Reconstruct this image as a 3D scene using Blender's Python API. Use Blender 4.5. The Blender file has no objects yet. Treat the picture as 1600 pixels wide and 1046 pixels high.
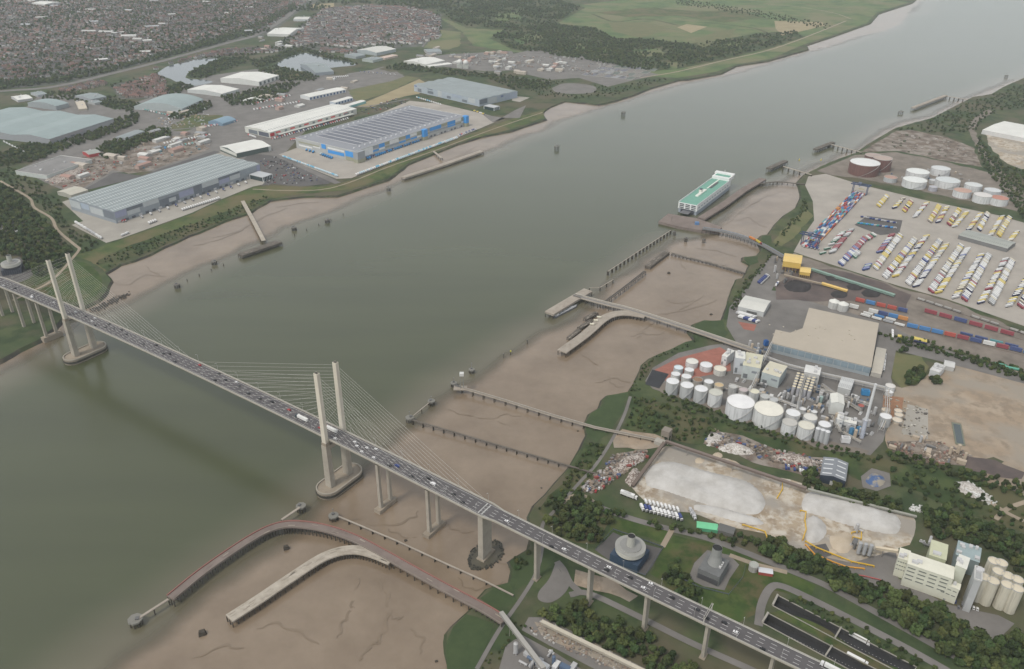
import bpy, bmesh, math, random
import numpy as np
from mathutils import Vector, Matrix
from mathutils.geometry import tessellate_polygon
random.seed(7)
rng = np.random.default_rng(7)
scene = bpy.context.scene
COL = scene.collection

# ------------------------------------------------------------------ camera
FPX, CAM_H, PITCH, ROLL = 1255.13, 526.93, 0.50482, 0.00874
cam_data = bpy.data.cameras.new('camera')
cam = bpy.data.objects.new('camera', cam_data)
COL.objects.link(cam)
cam_data.sensor_width = 36.0
cam_data.lens = 36.0 * FPX / 1600.0
cam_data.clip_start = 1.0
cam_data.clip_end = 60000.0
cam.matrix_world = Matrix.Translation((0, 0, CAM_H)) @ Matrix.Rotation(math.pi / 2 - PITCH, 4, 'X') @ Matrix.Rotation(ROLL, 4, 'Z')
scene.camera = cam

# ------------------------------------------------------------------ sky and light (overcast)
world = bpy.data.worlds.new('World')
scene.world = world
world.use_nodes = True
wn = world.node_tree.nodes
wl = world.node_tree.links
wn.clear()
sky = wn.new('ShaderNodeTexSky')
sky.sky_type = 'NISHITA'
sky.sun_disc = False
SUN_EL, SUN_AZ = math.radians(56), math.radians(228)   # sun behind thin cloud, to the left and behind the viewer
sky.sun_elevation = SUN_EL
sky.sun_rotation = SUN_AZ
sky.air_density = 1.0
sky.dust_density = 1.0
sky.ozone_density = 1.0
hsv = wn.new('ShaderNodeHueSaturation')
hsv.inputs['Saturation'].default_value = 0.16
hsv.inputs['Value'].default_value = 1.0
bg = wn.new('ShaderNodeBackground')
bg.inputs['Strength'].default_value = 0.15
out = wn.new('ShaderNodeOutputWorld')
wl.new(sky.outputs[0], hsv.inputs['Color'])
wl.new(hsv.outputs[0], bg.inputs['Color'])
wl.new(bg.outputs[0], out.inputs['Surface'])
sun_data = bpy.data.lights.new('sun', 'SUN')
sun_data.energy = 1.35
sun_data.angle = math.radians(10)
sun_data.color = (1.0, 0.92, 0.80)
sun = bpy.data.objects.new('sun', sun_data)
COL.objects.link(sun)
sdir = Vector((math.sin(SUN_AZ) * math.cos(SUN_EL), math.cos(SUN_AZ) * math.cos(SUN_EL), math.sin(SUN_EL)))
sun.rotation_euler = sdir.to_track_quat('Z', 'Y').to_euler()
scene.view_settings.view_transform = 'Standard'
scene.view_settings.look = 'None'
scene.view_settings.exposure = 0.38
scene.view_settings.gamma = 1.0
scene.cycles.use_denoising = True
scene.cycles.max_bounces = 6
scene.cycles.transparent_max_bounces = 8
scene.cycles.volume_bounces = 1
scene.cycles.caustics_reflective = False
scene.cycles.caustics_refractive = False

# ------------------------------------------------------------------ survey: photo point -> plan position
ZL = 4.0                                    # level of the land above the low-tide water
CP, SP, CR, SR = math.cos(PITCH), math.sin(PITCH), math.cos(ROLL), math.sin(ROLL)
def g(x, y, z=ZL):
    X, Y = x - 800.0, y - 523.0
    X, Y = X * CR + Y * SR, -X * SR + Y * CR
    dx, dy, dz = X / FPX, CP - Y / FPX * SP, -SP - Y / FPX * CP
    t = (z - CAM_H) / dz
    return (dx * t, dy * t)
def gz(x, y, z=ZL):
    a = g(x, y, z)
    return Vector((a[0], a[1], z))
def G(pts, z=ZL):
    return [g(a, b, z) for a, b in pts]
def mpp(x, y, z=ZL):                        # metres per photo pixel across the line of sight, and per pixel of upright height
    a = gz(x, y, z)
    d = (a - Vector((0, 0, CAM_H))).length
    hor = math.hypot(a.x, a.y)
    return d / FPX, d / FPX * d / hor

# ------------------------------------------------------------------ materials
MATS = {}
def mat(name, rgb, rough=0.8, var=0.12, scale=0.05, spec=0.3, metal=0.0, rgb2=None, detail=4.0, sharp=None, objrand=0.0, bump=0.0, coord='Object'):
    if name in MATS:
        return MATS[name]
    m = bpy.data.materials.new(name)
    m.use_nodes = True
    nt = m.node_tree
    b = nt.nodes['Principled BSDF']
    b.inputs['Roughness'].default_value = rough
    b.inputs['Specular IOR Level'].default_value = spec
    b.inputs['Metallic'].default_value = metal
    if rgb2 is None:
        rgb2 = tuple(min(1, c * (1 + var)) for c in rgb)
        rgb1 = tuple(c * (1 - var) for c in rgb)
    else:
        rgb1 = rgb
    tc = nt.nodes.new('ShaderNodeTexCoord')
    no = nt.nodes.new('ShaderNodeTexNoise')
    no.inputs['Scale'].default_value = scale
    no.inputs['Detail'].default_value = detail
    no.inputs['Roughness'].default_value = 0.65
    ra = nt.nodes.new('ShaderNodeValToRGB')
    lo, hi = sharp or (0.3, 0.7)
    ra.color_ramp.elements[0].position = lo
    ra.color_ramp.elements[1].position = hi
    ra.color_ramp.elements[0].color = (*rgb1, 1)
    ra.color_ramp.elements[1].color = (*rgb2, 1)
    nt.links.new(tc.outputs[coord], no.inputs['Vector'])
    nt.links.new(no.outputs['Fac'], ra.inputs['Fac'])
    last = ra.outputs[0]
    if objrand:
        oi = nt.nodes.new('ShaderNodeObjectInfo')
        mr = nt.nodes.new('ShaderNodeMapRange')
        mr.inputs['To Min'].default_value = 1 - objrand
        mr.inputs['To Max'].default_value = 1 + objrand
        hs = nt.nodes.new('ShaderNodeHueSaturation')
        nt.links.new(oi.outputs['Random'], mr.inputs['Value'])
        nt.links.new(mr.outputs[0], hs.inputs['Value'])
        m2 = nt.nodes.new('ShaderNodeMath'); m2.operation = 'MULTIPLY'; m2.inputs[1].default_value = 7.31
        m3 = nt.nodes.new('ShaderNodeMath'); m3.operation = 'FRACT'
        m4 = nt.nodes.new('ShaderNodeMapRange'); m4.inputs['To Min'].default_value = 0.455; m4.inputs['To Max'].default_value = 0.52
        nt.links.new(oi.outputs['Random'], m2.inputs[0]); nt.links.new(m2.outputs[0], m3.inputs[0]); nt.links.new(m3.outputs[0], m4.inputs['Value'])
        nt.links.new(m4.outputs[0], hs.inputs['Hue'])
        nt.links.new(last, hs.inputs['Color'])
        last = hs.outputs[0]
    nt.links.new(last, b.inputs['Base Color'])
    if bump:
        bp = nt.nodes.new('ShaderNodeBump')
        bp.inputs['Strength'].default_value = bump
        bp.inputs['Distance'].default_value = 0.5
        nt.links.new(no.outputs['Fac'], bp.inputs['Height'])
        nt.links.new(bp.outputs[0], b.inputs['Normal'])
    MATS[name] = m
    return m
def mix_ground(name, cols, scales, rough=0.95):
    """ground cover of several kinds that grade into one another: layered noises"""
    m = bpy.data.materials.new(name)
    m.use_nodes = True
    nt = m.node_tree
    b = nt.nodes['Principled BSDF']
    b.inputs['Roughness'].default_value = rough
    b.inputs['Specular IOR Level'].default_value = 0.15
    tc = nt.nodes.new('ShaderNodeTexCoord')
    last = None
    for i, c in enumerate(cols):
        if last is None:
            r = nt.nodes.new('ShaderNodeRGB')
            r.outputs[0].default_value = (*c, 1)
            last = r.outputs[0]
            continue
        no = nt.nodes.new('ShaderNodeTexNoise')
        no.inputs['Scale'].default_value = scales[i - 1]
        no.inputs['Detail'].default_value = 6
        no.inputs['Roughness'].default_value = 0.6
        mp = nt.nodes.new('ShaderNodeMapping')
        mp.inputs['Location'].default_value = (i * 137.0, i * 71.0, 0)
        nt.links.new(tc.outputs['Object'], mp.inputs['Vector'])
        nt.links.new(mp.outputs[0], no.inputs['Vector'])
        ra = nt.nodes.new('ShaderNodeValToRGB')
        ra.color_ramp.elements[0].position = 0.46
        ra.color_ramp.elements[1].position = 0.60
        nt.links.new(no.outputs['Fac'], ra.inputs['Fac'])
        mx = nt.nodes.new('ShaderNodeMix')
        mx.data_type = 'RGBA'
        nt.links.new(ra.outputs[0], mx.inputs['Factor'])
        nt.links.new(last, mx.inputs['A'])
        mx.inputs['B'].default_value = (*c, 1)
        last = mx.outputs['Result']
    nt.links.new(last, b.inputs['Base Color'])
    MATS[name] = m
    return m
_flat = {}
def paint(rgb, rough=0.55, var=0.06):
    k = (tuple(round(c, 3) for c in rgb), rough)
    if k not in _flat:
        _flat[k] = mat('paint_%d' % len(_flat), rgb, rough, var, 0.15, 0.4)
    return _flat[k]

def stained(rgb):
    """painted or bare shell with dirt that has run down it"""
    k = ('st', tuple(round(c, 3) for c in rgb))
    if k not in _flat:
        m = mat('stained_%d' % len(_flat), tuple(c * .66 for c in rgb), .6, rgb2=rgb, scale=1.0, detail=6, sharp=(.32, .52))
        nt = m.node_tree
        no = next(n for n in nt.nodes if n.type == 'TEX_NOISE')
        tc = next(n for n in nt.nodes if n.type == 'TEX_COORD')
        mp = nt.nodes.new('ShaderNodeMapping'); mp.inputs['Scale'].default_value = (.45, .45, .035)
        nt.links.new(tc.outputs['Object'], mp.inputs['Vector']); nt.links.new(mp.outputs[0], no.inputs['Vector'])
        _flat[k] = m
    return _flat[k]

# ------------------------------------------------------------------ mesh helpers
class MB:
    def __init__(s):
        s.v, s.f, s.m = [], [], []
    def add(s, vs, fs, mi=0):
        o = len(s.v)
        s.v.extend([tuple(a) for a in vs])
        for f in fs:
            s.f.append([i + o for i in f])
            s.m.append(mi)
        return s
    def box(s, c, d, rz=0.0, mi=0, top=None, taper=(1, 1)):
        """c = centre of the base, d = dimensions"""
        x, y, z = c
        hx, hy, h = d[0] / 2, d[1] / 2, d[2]
        cs, sn = math.cos(rz), math.sin(rz)
        vs = []
        for zz, k in ((0, (1, 1)), (h, taper)):
            for sx, sy in ((-1, -1), (1, -1), (1, 1), (-1, 1)):
                a, b = sx * hx * k[0], sy * hy * k[1]
                vs.append((x + a * cs - b * sn, y + a * sn + b * cs, z + zz))
        s.add(vs, [(3, 2, 1, 0), (0, 1, 5, 4), (1, 2, 6, 5), (2, 3, 7, 6), (3, 0, 4, 7)], mi)
        s.add(vs[4:], [(0, 1, 2, 3)], mi if top is None else top)
        return s
    def bar(s, a, b, w, h, mi=0):
        """beam of width w and depth h from point a to point b"""
        a, b = Vector(a), Vector(b)
        d = (b - a)
        if d.length < 1e-6:
            return s
        d.normalize()
        up = Vector((0, 0, 1)) if abs(d.z) < 0.95 else Vector((1, 0, 0))
        sx = d.cross(up).normalized() * (w / 2)
        sz = sx.cross(d).normalized() * (h / 2)
        vs = [p + q for p in (a, b) for q in (-sx - sz, sx - sz, sx + sz, -sx + sz)]
        s.add(vs, [(3, 2, 1, 0), (4, 5, 6, 7), (0, 1, 5, 4), (1, 2, 6, 5), (2, 3, 7, 6), (3, 0, 4, 7)], mi)
        return s
    def cyl(s, c, r, h, n=16, mi=0, top=None, r2=None, cone=0.0, cap=True):
        x, y, z = c
        r2 = r if r2 is None else r2
        vs = []
        for zz, rr in ((0, r), (h, r2)):
            for i in range(n):
                t = 2 * math.pi * i / n
                vs.append((x + rr * math.cos(t), y + rr * math.sin(t), z + zz))
        s.add(vs, [(i, (i + 1) % n, n + (i + 1) % n, n + i) for i in range(n)], mi)
        if cap:
            tv = vs[n:] + [(x, y, z + h + cone)]
            s.add(tv, [(i, (i + 1) % n, n) for i in range(n)], mi if top is None else top)
        return s
    def tube(s, pts, r, n=6, mi=0):
        for a, b in zip(pts, pts[1:]):
            a, b = Vector(a), Vector(b)
            d = (b - a).normalized()
            up = Vector((0, 0, 1)) if abs(d.z) < 0.95 else Vector((1, 0, 0))
            sx = d.cross(up).normalized()
            sz = sx.cross(d)
            vs = []
            for p in (a, b):
                for i in range(n):
                    t = 2 * math.pi * i / n
                    vs.append(p + sx * (r * math.cos(t)) + sz * (r * math.sin(t)))
            s.add(vs, [(i, (i + 1) % n, n + (i + 1) % n, n + i) for i in range(n)] + [tuple(range(n - 1, -1, -1)), tuple(range(n, 2 * n))], mi)
        return s
    def prism(s, pts, z0, z1, mi=0, top=None):
        n = len(pts)
        if sum(pts[i][0] * pts[(i + 1) % n][1] - pts[(i + 1) % n][0] * pts[i][1] for i in range(n)) < 0:
            pts = pts[::-1]
        vs = [(a, b, z0) for a, b in pts] + [(a, b, z1) for a, b in pts]
        s.add(vs, [(i, (i + 1) % n, n + (i + 1) % n, n + i) for i in range(n)], mi)
        tri = tessellate_polygon([[Vector((a, b, 0)) for a, b in pts]])
        tp = []
        for t in tri:
            A, B, C = (pts[i] for i in t)
            if (B[0] - A[0]) * (C[1] - A[1]) - (B[1] - A[1]) * (C[0] - A[0]) < 0:
                t = t[::-1]
            tp.append(tuple(t))
        s.add(vs[n:], tp, mi if top is None else top)
        return s
    def sheet(s, pts, z, mi=0, holes=()):
        loops = [[Vector((a, b, 0)) for a, b in pts]] + [[Vector((a, b, 0)) for a, b in h] for h in holes]
        allp = [p for l in loops for p in l]
        tp = []
        for t in tessellate_polygon(loops):
            A, B, C = (allp[i] for i in t)
            if (B.x - A.x) * (C.y - A.y) - (B.y - A.y) * (C.x - A.x) < 0:
                t = t[::-1]
            tp.append(tuple(t))
        s.add([(p.x, p.y, z) for p in allp], tp, mi)
        return s
    def ribbon(s, pts, w, z, mi=0):
        """flat strip of width w along plan points"""
        L, R = [], []
        P = [Vector((a[0], a[1])) for a in pts]
        for i, p in enumerate(P):
            d = (P[min(i + 1, len(P) - 1)] - P[max(i - 1, 0)]).normalized()
            nn = Vector((-d.y, d.x)) * (w / 2)
            zz = z if not callable(z) else z(i)
            L.append((p.x + nn.x, p.y + nn.y, zz))
            R.append((p.x - nn.x, p.y - nn.y, zz))
        n = len(P)
        s.add(L + R, [(n + i, n + i + 1, i + 1, i) for i in range(n - 1)], mi)
        return s
    def gable(s, c, d, rise, rz=0.0, mi=0, roof=1, over=0.4):
        """house body with ridge along local x; c = centre of base"""
        L, W, h = d
        cs, sn = math.cos(rz), math.sin(rz)
        def T(a, b, z):
            return (c[0] + a * cs - b * sn, c[1] + a * sn + b * cs, c[2] + z)
        x, y = L / 2, W / 2
        vs = [T(-x, -y, 0), T(x, -y, 0), T(x, y, 0), T(-x, y, 0), T(-x, -y, h), T(x, -y, h), T(x, y, h), T(-x, y, h), T(-x, 0, h + rise), T(x, 0, h + rise)]
        s.add(vs, [(0, 1, 5, 4), (2, 3, 7, 6), (1, 2, 6, 9, 5), (3, 0, 4, 8, 7)], mi)
        X, Y, e = x + over, y + over, rise / y * over
        k = 0.15
        rv = [T(-X, -Y, h - e + k), T(X, -Y, h - e + k), T(X, 0, h + rise + k), T(-X, 0, h + rise + k), T(X, Y, h - e + k), T(-X, Y, h - e + k)]
        s.add(rv, [(0, 1, 2, 3), (3, 2, 4, 5)], roof)
        return s
    def build(s, name, mats, parent=None, smooth=False, loc=None):
        me = bpy.data.meshes.new(name)
        me.from_pydata(s.v, [], s.f)
        if not isinstance(mats, (list, tuple)):
            mats = [mats]
        for m in mats:
            me.materials.append(m)
        if len(mats) > 1:
            me.polygons.foreach_set('material_index', s.m)
        if smooth:
            me.polygons.foreach_set('use_smooth', [True] * len(s.f))
        me.update()
        o = bpy.data.objects.new(name, me)
        COL.objects.link(o)
        if parent:
            o.parent = parent
        if loc is not None:
            o.location = loc
        return o
def tag(o, label=None, cat=None, group=None, kind=None):
    if label:
        o['label'] = label
    if cat:
        o['category'] = cat
    if group:
        o['group'] = group
    if kind:
        o['kind'] = kind
    return o
def empty(name, loc=(0, 0, 0), rz=0.0, label=None, cat=None, group=None):
    o = bpy.data.objects.new(name, None)
    o.empty_display_size = 1
    COL.objects.link(o)
    o.location = loc
    o.rotation_euler = (0, 0, rz)
    return tag(o, label, cat, group)
def inst(me, name, parent=None, loc=(0, 0, 0), rz=0.0, scl=1.0):
    o = bpy.data.objects.new(name, me)
    COL.objects.link(o)
    o.location = loc
    o.rotation_euler = (0, 0, rz)
    o.scale = (scl, scl, scl) if not isinstance(scl, (tuple, list)) else scl
    if parent:
        o.parent = parent
    return o
def copy_tree(o, parent=None):
    c = o.copy()
    COL.objects.link(c)
    c.parent = parent
    for ch in o.children:
        copy_tree(ch, c)
    return c
def in_poly(P, poly):
    x, y = P
    r = False
    n = len(poly)
    for i in range(n):
        x1, y1 = poly[i]
        x2, y2 = poly[i - 1]
        if (y1 > y) != (y2 > y) and x < (x2 - x1) * (y - y1) / (y2 - y1) + x1:
            r = not r
    return r
def resample(pts, step):
    o = []
    for a, b in zip(pts, pts[1:]):
        L = math.dist(a, b)
        n = max(1, int(L / step))
        o += [(a[0] + (b[0] - a[0]) * i / n, a[1] + (b[1] - a[1]) * i / n) for i in range(n)]
    return o + [pts[-1]]
def smooth_line(pts, n=4):
    """Catmull-Rom through plan points"""
    P = [np.array(p, float) for p in pts]
    P = [2 * P[0] - P[1]] + P + [2 * P[-1] - P[-2]]
    o = []
    for i in range(1, len(P) - 2):
        for k in range(n):
            t = k / n
            o.append(tuple(0.5 * (2 * P[i] + (P[i + 1] - P[i - 1]) * t + (2 * P[i - 1] - 5 * P[i] + 4 * P[i + 1] - P[i + 2]) * t * t + (3 * P[i] - P[i - 1] - 3 * P[i + 1] + P[i + 2]) * t ** 3)))
    o.append(tuple(P[-2]))
    return o
# ------------------------------------------------------------------ the river, its mud and the two banks
KENT_SHORE = [(-160, 640), (-60, 590), (0, 562), (30, 545), (62, 530), (85, 512), (102, 484), (118, 478), (135, 477), (154, 468), (167, 455), (171, 440), (165, 427),
    (190, 412), (212, 406), (235, 397), (255, 386), (275, 378), (295, 368), (313, 362), (351, 345), (391, 332), (402, 324), (422, 313), (468, 307), (525, 306), (550, 298),
    (608, 279), (638, 256), (675, 241), (713, 226), (751, 214), (800, 204), (853, 186), (846, 176), (860, 167), (883, 158), (905, 160), (935, 163), (965, 156), (990, 148),
    (1015, 138), (1060, 125), (1075, 124), (1126, 115), (1151, 103), (1200, 95), (1263, 77), (1260, 71), (1300, 58), (1360, 37), (1373, 22), (1425, 5), (1440, -8), (1480, -35), (1560, -75)]
ESSEX_SHORE = [(560, 1250), (640, 1130), (708, 1046), (697, 1020), (694, 1005), (699, 990), (709, 977), (731, 958), (745, 944), (751, 932), (760, 922), (778, 916), (798, 909), (800, 893), (794, 880),
    (805, 870), (828, 856), (832, 835), (828, 806), (833, 792), (852, 774), (866, 757), (875, 747), (886, 735), (895, 724), (906, 703), (918, 679), (913, 664), (921, 647), (938, 636), (941, 625), (949, 618), (966, 614), (983, 612),
    (993, 597), (1005, 569), (1018, 558), (1050, 545), (1070, 536), (1086, 531), (1076, 518), (1083, 507), (1100, 500), (1128, 501), (1136, 480), (1143, 457), (1151, 437), (1162, 434), (1173, 413), (1160, 408), (1161, 402), (1183, 400),
    (1191, 390), (1184, 374), (1190, 368), (1200, 367), (1212, 350), (1225, 337), (1245, 324), (1252, 308), (1251, 295), (1247, 284), (1258, 272), (1298, 253), (1340, 238), (1360, 223), (1400, 200), (1425, 193), (1458, 184),
    (1498, 163), (1520, 152), (1550, 147), (1570, 135), (1600, 122), (1660, 95), (1800, 40), (2100, -60)]
KENT_EDGE = [(-160, 650), (0, 570), (60, 542), (112, 492), (140, 487), (160, 480), (204, 462), (250, 437), (283, 421), (326, 404), (363, 389), (398, 372), (430, 354), (470, 340), (510, 327), (560, 306), (590, 294), (613, 284), (640, 272),
    (753, 236), (800, 214), (835, 204), (868, 187), (895, 178), (920, 171), (960, 160), (1000, 148), (1050, 133), (1080, 127), (1130, 118), (1200, 98), (1263, 80), (1305, 69), (1330, 60), (1380, 49), (1408, 38), (1424, 14), (1445, -2), (1490, -32), (1580, -75)]
ESSEX_EDGE = [(60, 1250), (140, 1100), (200, 1046), (245, 1014), (275, 1001), (325, 958), (362, 925), (398, 899), (440, 872), (480, 840), (510, 800), (562, 765), (618, 705), (640, 685), (680, 663), (698, 645), (718, 624), (732, 612), (751, 602), (798, 571), (850, 533), (875, 525),
    (905, 512), (928, 485), (950, 470), (970, 448), (1008, 424), (1040, 397), (1060, 383), (1095, 380), (1130, 372), (1127, 360), (1133, 349), (1155, 334), (1170, 318), (1200, 299), (1230, 290), (1250, 280), (1266, 270), (1300, 255), (1345, 236), (1365, 222), (1400, 199), (1430, 190), (1460, 183), (1500, 162), (1570, 134), (1600, 121), (1800, 38), (2100, -62)]
K_SH = G(KENT_SHORE); E_SH = G(ESSEX_SHORE)
K_ED = G(KENT_EDGE, 0); E_ED = G(ESSEX_EDGE, 0)
K_FAR = [(9000, 16000), (-16000, 16000), (-16000, 900)]
E_FAR = [(14000, 5600), (14000, -1500), (150, -1500)]
TRENCH = [[(1207, 947), (1215, 931), (1432, 1043), (1420, 1060)], [(1191, 974), (1200, 959), (1400, 1063), (1388, 1080)]]
def np_inside(X, Y, poly):
    r = np.zeros(X.shape, bool)
    n = len(poly)
    for i in range(n):
        x1, y1 = poly[i]
        x2, y2 = poly[i - 1]
        if y1 == y2:
            continue
        c = ((y1 > Y) != (y2 > Y)) & (X < (x2 - x1) * (Y - y1) / (y2 - y1) + x1)
        r ^= c
    return r
def np_dist(X, Y, line):
    D = np.full(X.shape, 1e9)
    for (x1, y1), (x2, y2) in zip(line, line[1:]):
        dx, dy = x2 - x1, y2 - y1
        L = dx * dx + dy * dy + 1e-9
        t = np.clip(((X - x1) * dx + (Y - y1) * dy) / L, 0, 1)
        D = np.minimum(D, np.hypot(X - x1 - t * dx, Y - y1 - t * dy))
    return D
def wob(X, Y):
    return (np.sin(X / 23 + 1.3 * np.sin(Y / 41)) + np.sin(Y / 17 + 1.7 * np.sin(X / 37)) + 0.6 * np.sin((X + Y) / 9.3 + np.sin((X - Y) / 21)))
CREEKS = [[(985, 512), (1010, 505), (1045, 497), (1070, 495)], [(690, 690), (735, 652), (770, 655), (812, 668)], [(545, 900), (555, 935), (548, 960), (538, 980)], [(600, 930), (612, 960), (600, 1000), (590, 1030)],
    [(640, 840), (610, 825), (560, 812)], [(860, 545), (905, 560), (935, 575)], [(1075, 460), (1050, 478), (1010, 490)], [(1140, 345), (1165, 330), (1200, 305), (1225, 300)], [(420, 330), (350, 362), (300, 395)], [(1090, 395), (1130, 410), (1170, 420)], [(1040, 395), (1058, 410), (1075, 425)], [(700, 830), (725, 850), (760, 858)]]
def bed(X, Y):
    sd = np.full(X.shape, -1e9)
    for ed, far in ((K_ED, K_FAR), (E_ED, E_FAR)):
        d = np_dist(X, Y, ed)
        s = np.where(np_inside(X, Y, ed + far), d, -d)
        sd = np.maximum(sd, s)
    h = np.where(sd > 0, 1.7 * (1 - np.exp(-sd / 55)), np.maximum(0.034 * sd, -7))
    h = h + 0.09 * wob(X, Y) * np.clip(1.2 - np.abs(sd) / 90, 0.25, 1)
    cd = np.full(X.shape, 1e9)
    for c in CREEKS:
        cd = np.minimum(cd, np_dist(X, Y, smooth_line(G(c, 1.2))))
    return h - 0.55 * np.exp(-(cd / 3.5) ** 2) * (h > 0.1)
def grid_mesh(name, xs, ys, zfun, keep=None, attr=None):
    X, Y = np.meshgrid(xs, ys)
    Z = zfun(X, Y)
    nx, ny = len(xs), len(ys)
    idx = np.arange(nx * ny).reshape(ny, nx)
    q = np.stack([idx[:-1, :-1], idx[:-1, 1:], idx[1:, 1:], idx[1:, :-1]], -1).reshape(-1, 4)
    if keep is not None:
        k = keep(X, Y, Z).reshape(-1)
        q = q[k[q].any(1)]
    V = np.stack([X, Y, Z], -1).reshape(-1, 3)
    used = np.unique(q)
    re = np.full(len(V), -1)
    re[used] = np.arange(len(used))
    V, q = V[used], re[q]
    me = bpy.data.meshes.new(name)
    me.vertices.add(len(V))
    me.vertices.foreach_set('co', V.reshape(-1))
    me.loops.add(len(q) * 4)
    me.loops.foreach_set('vertex_index', q.reshape(-1).astype(np.int32))
    me.polygons.add(len(q))
    me.polygons.foreach_set('loop_start', np.arange(0, len(q) * 4, 4, dtype=np.int32))
    me.polygons.foreach_set('use_smooth', np.ones(len(q), bool))
    me.update(calc_edges=True)
    if attr:
        at = me.attributes.new(attr[0], 'FLOAT', 'POINT')
        at.data.foreach_set('value', attr[1](V[:, 0], V[:, 1]).astype(np.float32))
    o = bpy.data.objects.new(name, me)
    COL.objects.link(o)
    return o
def steps(lo, hi, fine_lo, fine_hi, st, n=10):
    a = np.arange(fine_lo, fine_hi + st, st)
    left = fine_lo - (np.geomspace(st, fine_lo - lo, n))[::-1] if lo < fine_lo else []
    right = fine_hi + st + np.geomspace(st, hi - fine_hi, n)
    return np.concatenate([left, a, right])
# turbid water: clear only where it is a few centimetres deep over the mud
wm = bpy.data.materials.new('river_water')
wm.use_nodes = True
nt = wm.node_tree
b = nt.nodes['Principled BSDF']
b.inputs['Roughness'].default_value = 0.24
b.inputs['IOR'].default_value = 1.38
b.inputs['Specular IOR Level'].default_value = 1.0
at = nt.nodes.new('ShaderNodeAttribute'); at.attribute_name = 'depth'
mr = nt.nodes.new('ShaderNodeMapRange'); mr.interpolation_type = 'SMOOTHSTEP'
mr.inputs['From Min'].default_value = -0.05; mr.inputs['From Max'].default_value = 1.1
nt.links.new(at.outputs['Fac'], mr.inputs['Value'])
mr2 = nt.nodes.new('ShaderNodeMapRange'); mr2.interpolation_type = 'SMOOTHSTEP'
mr2.inputs['From Min'].default_value = 0.3; mr2.inputs['From Max'].default_value = 3.2
nt.links.new(at.outputs['Fac'], mr2.inputs['Value'])
tc = nt.nodes.new('ShaderNodeTexCoord')
n1 = nt.nodes.new('ShaderNodeTexNoise'); n1.inputs['Scale'].default_value = 0.004; n1.inputs['Detail'].default_value = 8
wmp = nt.nodes.new('ShaderNodeMapping'); wmp.inputs['Rotation'].default_value = (0, 0, -1.02); wmp.inputs['Scale'].default_value = (.55, 3.6, 1)
nt.links.new(tc.outputs['Object'], wmp.inputs['Vector']); nt.links.new(wmp.outputs[0], n1.inputs['Vector'])
cm = nt.nodes.new('ShaderNodeMix'); cm.data_type = 'RGBA'     # silt-laden shallows, greener channel
cm.inputs['A'].default_value = (0.150, 0.135, 0.092, 1); cm.inputs['B'].default_value = (0.068, 0.077, 0.036, 1)
nt.links.new(mr2.outputs[0], cm.inputs['Factor'])
cm2 = nt.nodes.new('ShaderNodeMix'); cm2.data_type = 'RGBA'; cm2.blend_type = 'MULTIPLY'
rp = nt.nodes.new('ShaderNodeValToRGB')
rp.color_ramp.elements[0].position = 0.3; rp.color_ramp.elements[1].position = 0.7
rp.color_ramp.elements[0].color = (0.82, 0.82, 0.82, 1); rp.color_ramp.elements[1].color = (1, 1, 1, 1)
nt.links.new(n1.outputs['Fac'], rp.inputs['Fac'])
cm2.inputs['Factor'].default_value = 1.0
nt.links.new(cm.outputs['Result'], cm2.inputs['A']); nt.links.new(rp.outputs[0], cm2.inputs['B'])
nt.links.new(cm2.outputs['Result'], b.inputs['Base Color'])
n2 = nt.nodes.new('ShaderNodeTexNoise'); n2.inputs['Scale'].default_value = 0.22; n2.inputs['Detail'].default_value = 3
nt.links.new(tc.outputs['Object'], n2.inputs['Vector'])
bp = nt.nodes.new('ShaderNodeBump'); bp.inputs['Strength'].default_value = 0.12; bp.inputs['Distance'].default_value = 0.2
nt.links.new(n2.outputs['Fac'], bp.inputs['Height']); nt.links.new(bp.outputs[0], b.inputs['Normal'])
tr = nt.nodes.new('ShaderNodeBsdfTransparent')
ms = nt.nodes.new('ShaderNodeMixShader')
nt.links.new(mr.outputs[0], ms.inputs[0]); nt.links.new(tr.outputs[0], ms.inputs[1]); nt.links.new(b.outputs[0], ms.inputs[2])
nt.links.new(ms.outputs[0], nt.nodes['Material Output'].inputs['Surface'])
xs = steps(-9000, 14000, -800, 1350, 10); ys = steps(-1400, 15000, 330, 3300, 10)
river = grid_mesh('river', xs, ys, lambda X, Y: X * 0.0, attr=('depth', lambda X, Y: -bed(X, Y)))
river.data.materials.append(wm)
tag(river, kind='structure')
# wet mud
mud = mat('wet_mud', (0.168, 0.125, 0.084), 0.25, rgb2=(0.252, 0.196, 0.140), scale=0.014, detail=8, spec=0.8, bump=0.12)
xs = np.concatenate([np.arange(-800, 1350, 8.0), np.arange(1350, 3300, 20.0)]); ys = np.concatenate([np.arange(330, 3300, 8.0), np.arange(3300, 6600, 20.0)])
def mud_keep(X, Y, Z):
    inland = np_inside(X, Y, K_SH + K_FAR) & (np_dist(X, Y, K_SH) > 25)
    inland |= np_inside(X, Y, E_SH + E_FAR) & (np_dist(X, Y, E_SH) > 25)
    return (Z > -1.6) & ~inland
mudo = grid_mesh('mudflat', xs, ys, bed, mud_keep)
mudo.data.materials.append(mud)
tag(mudo, kind='structure')
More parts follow.
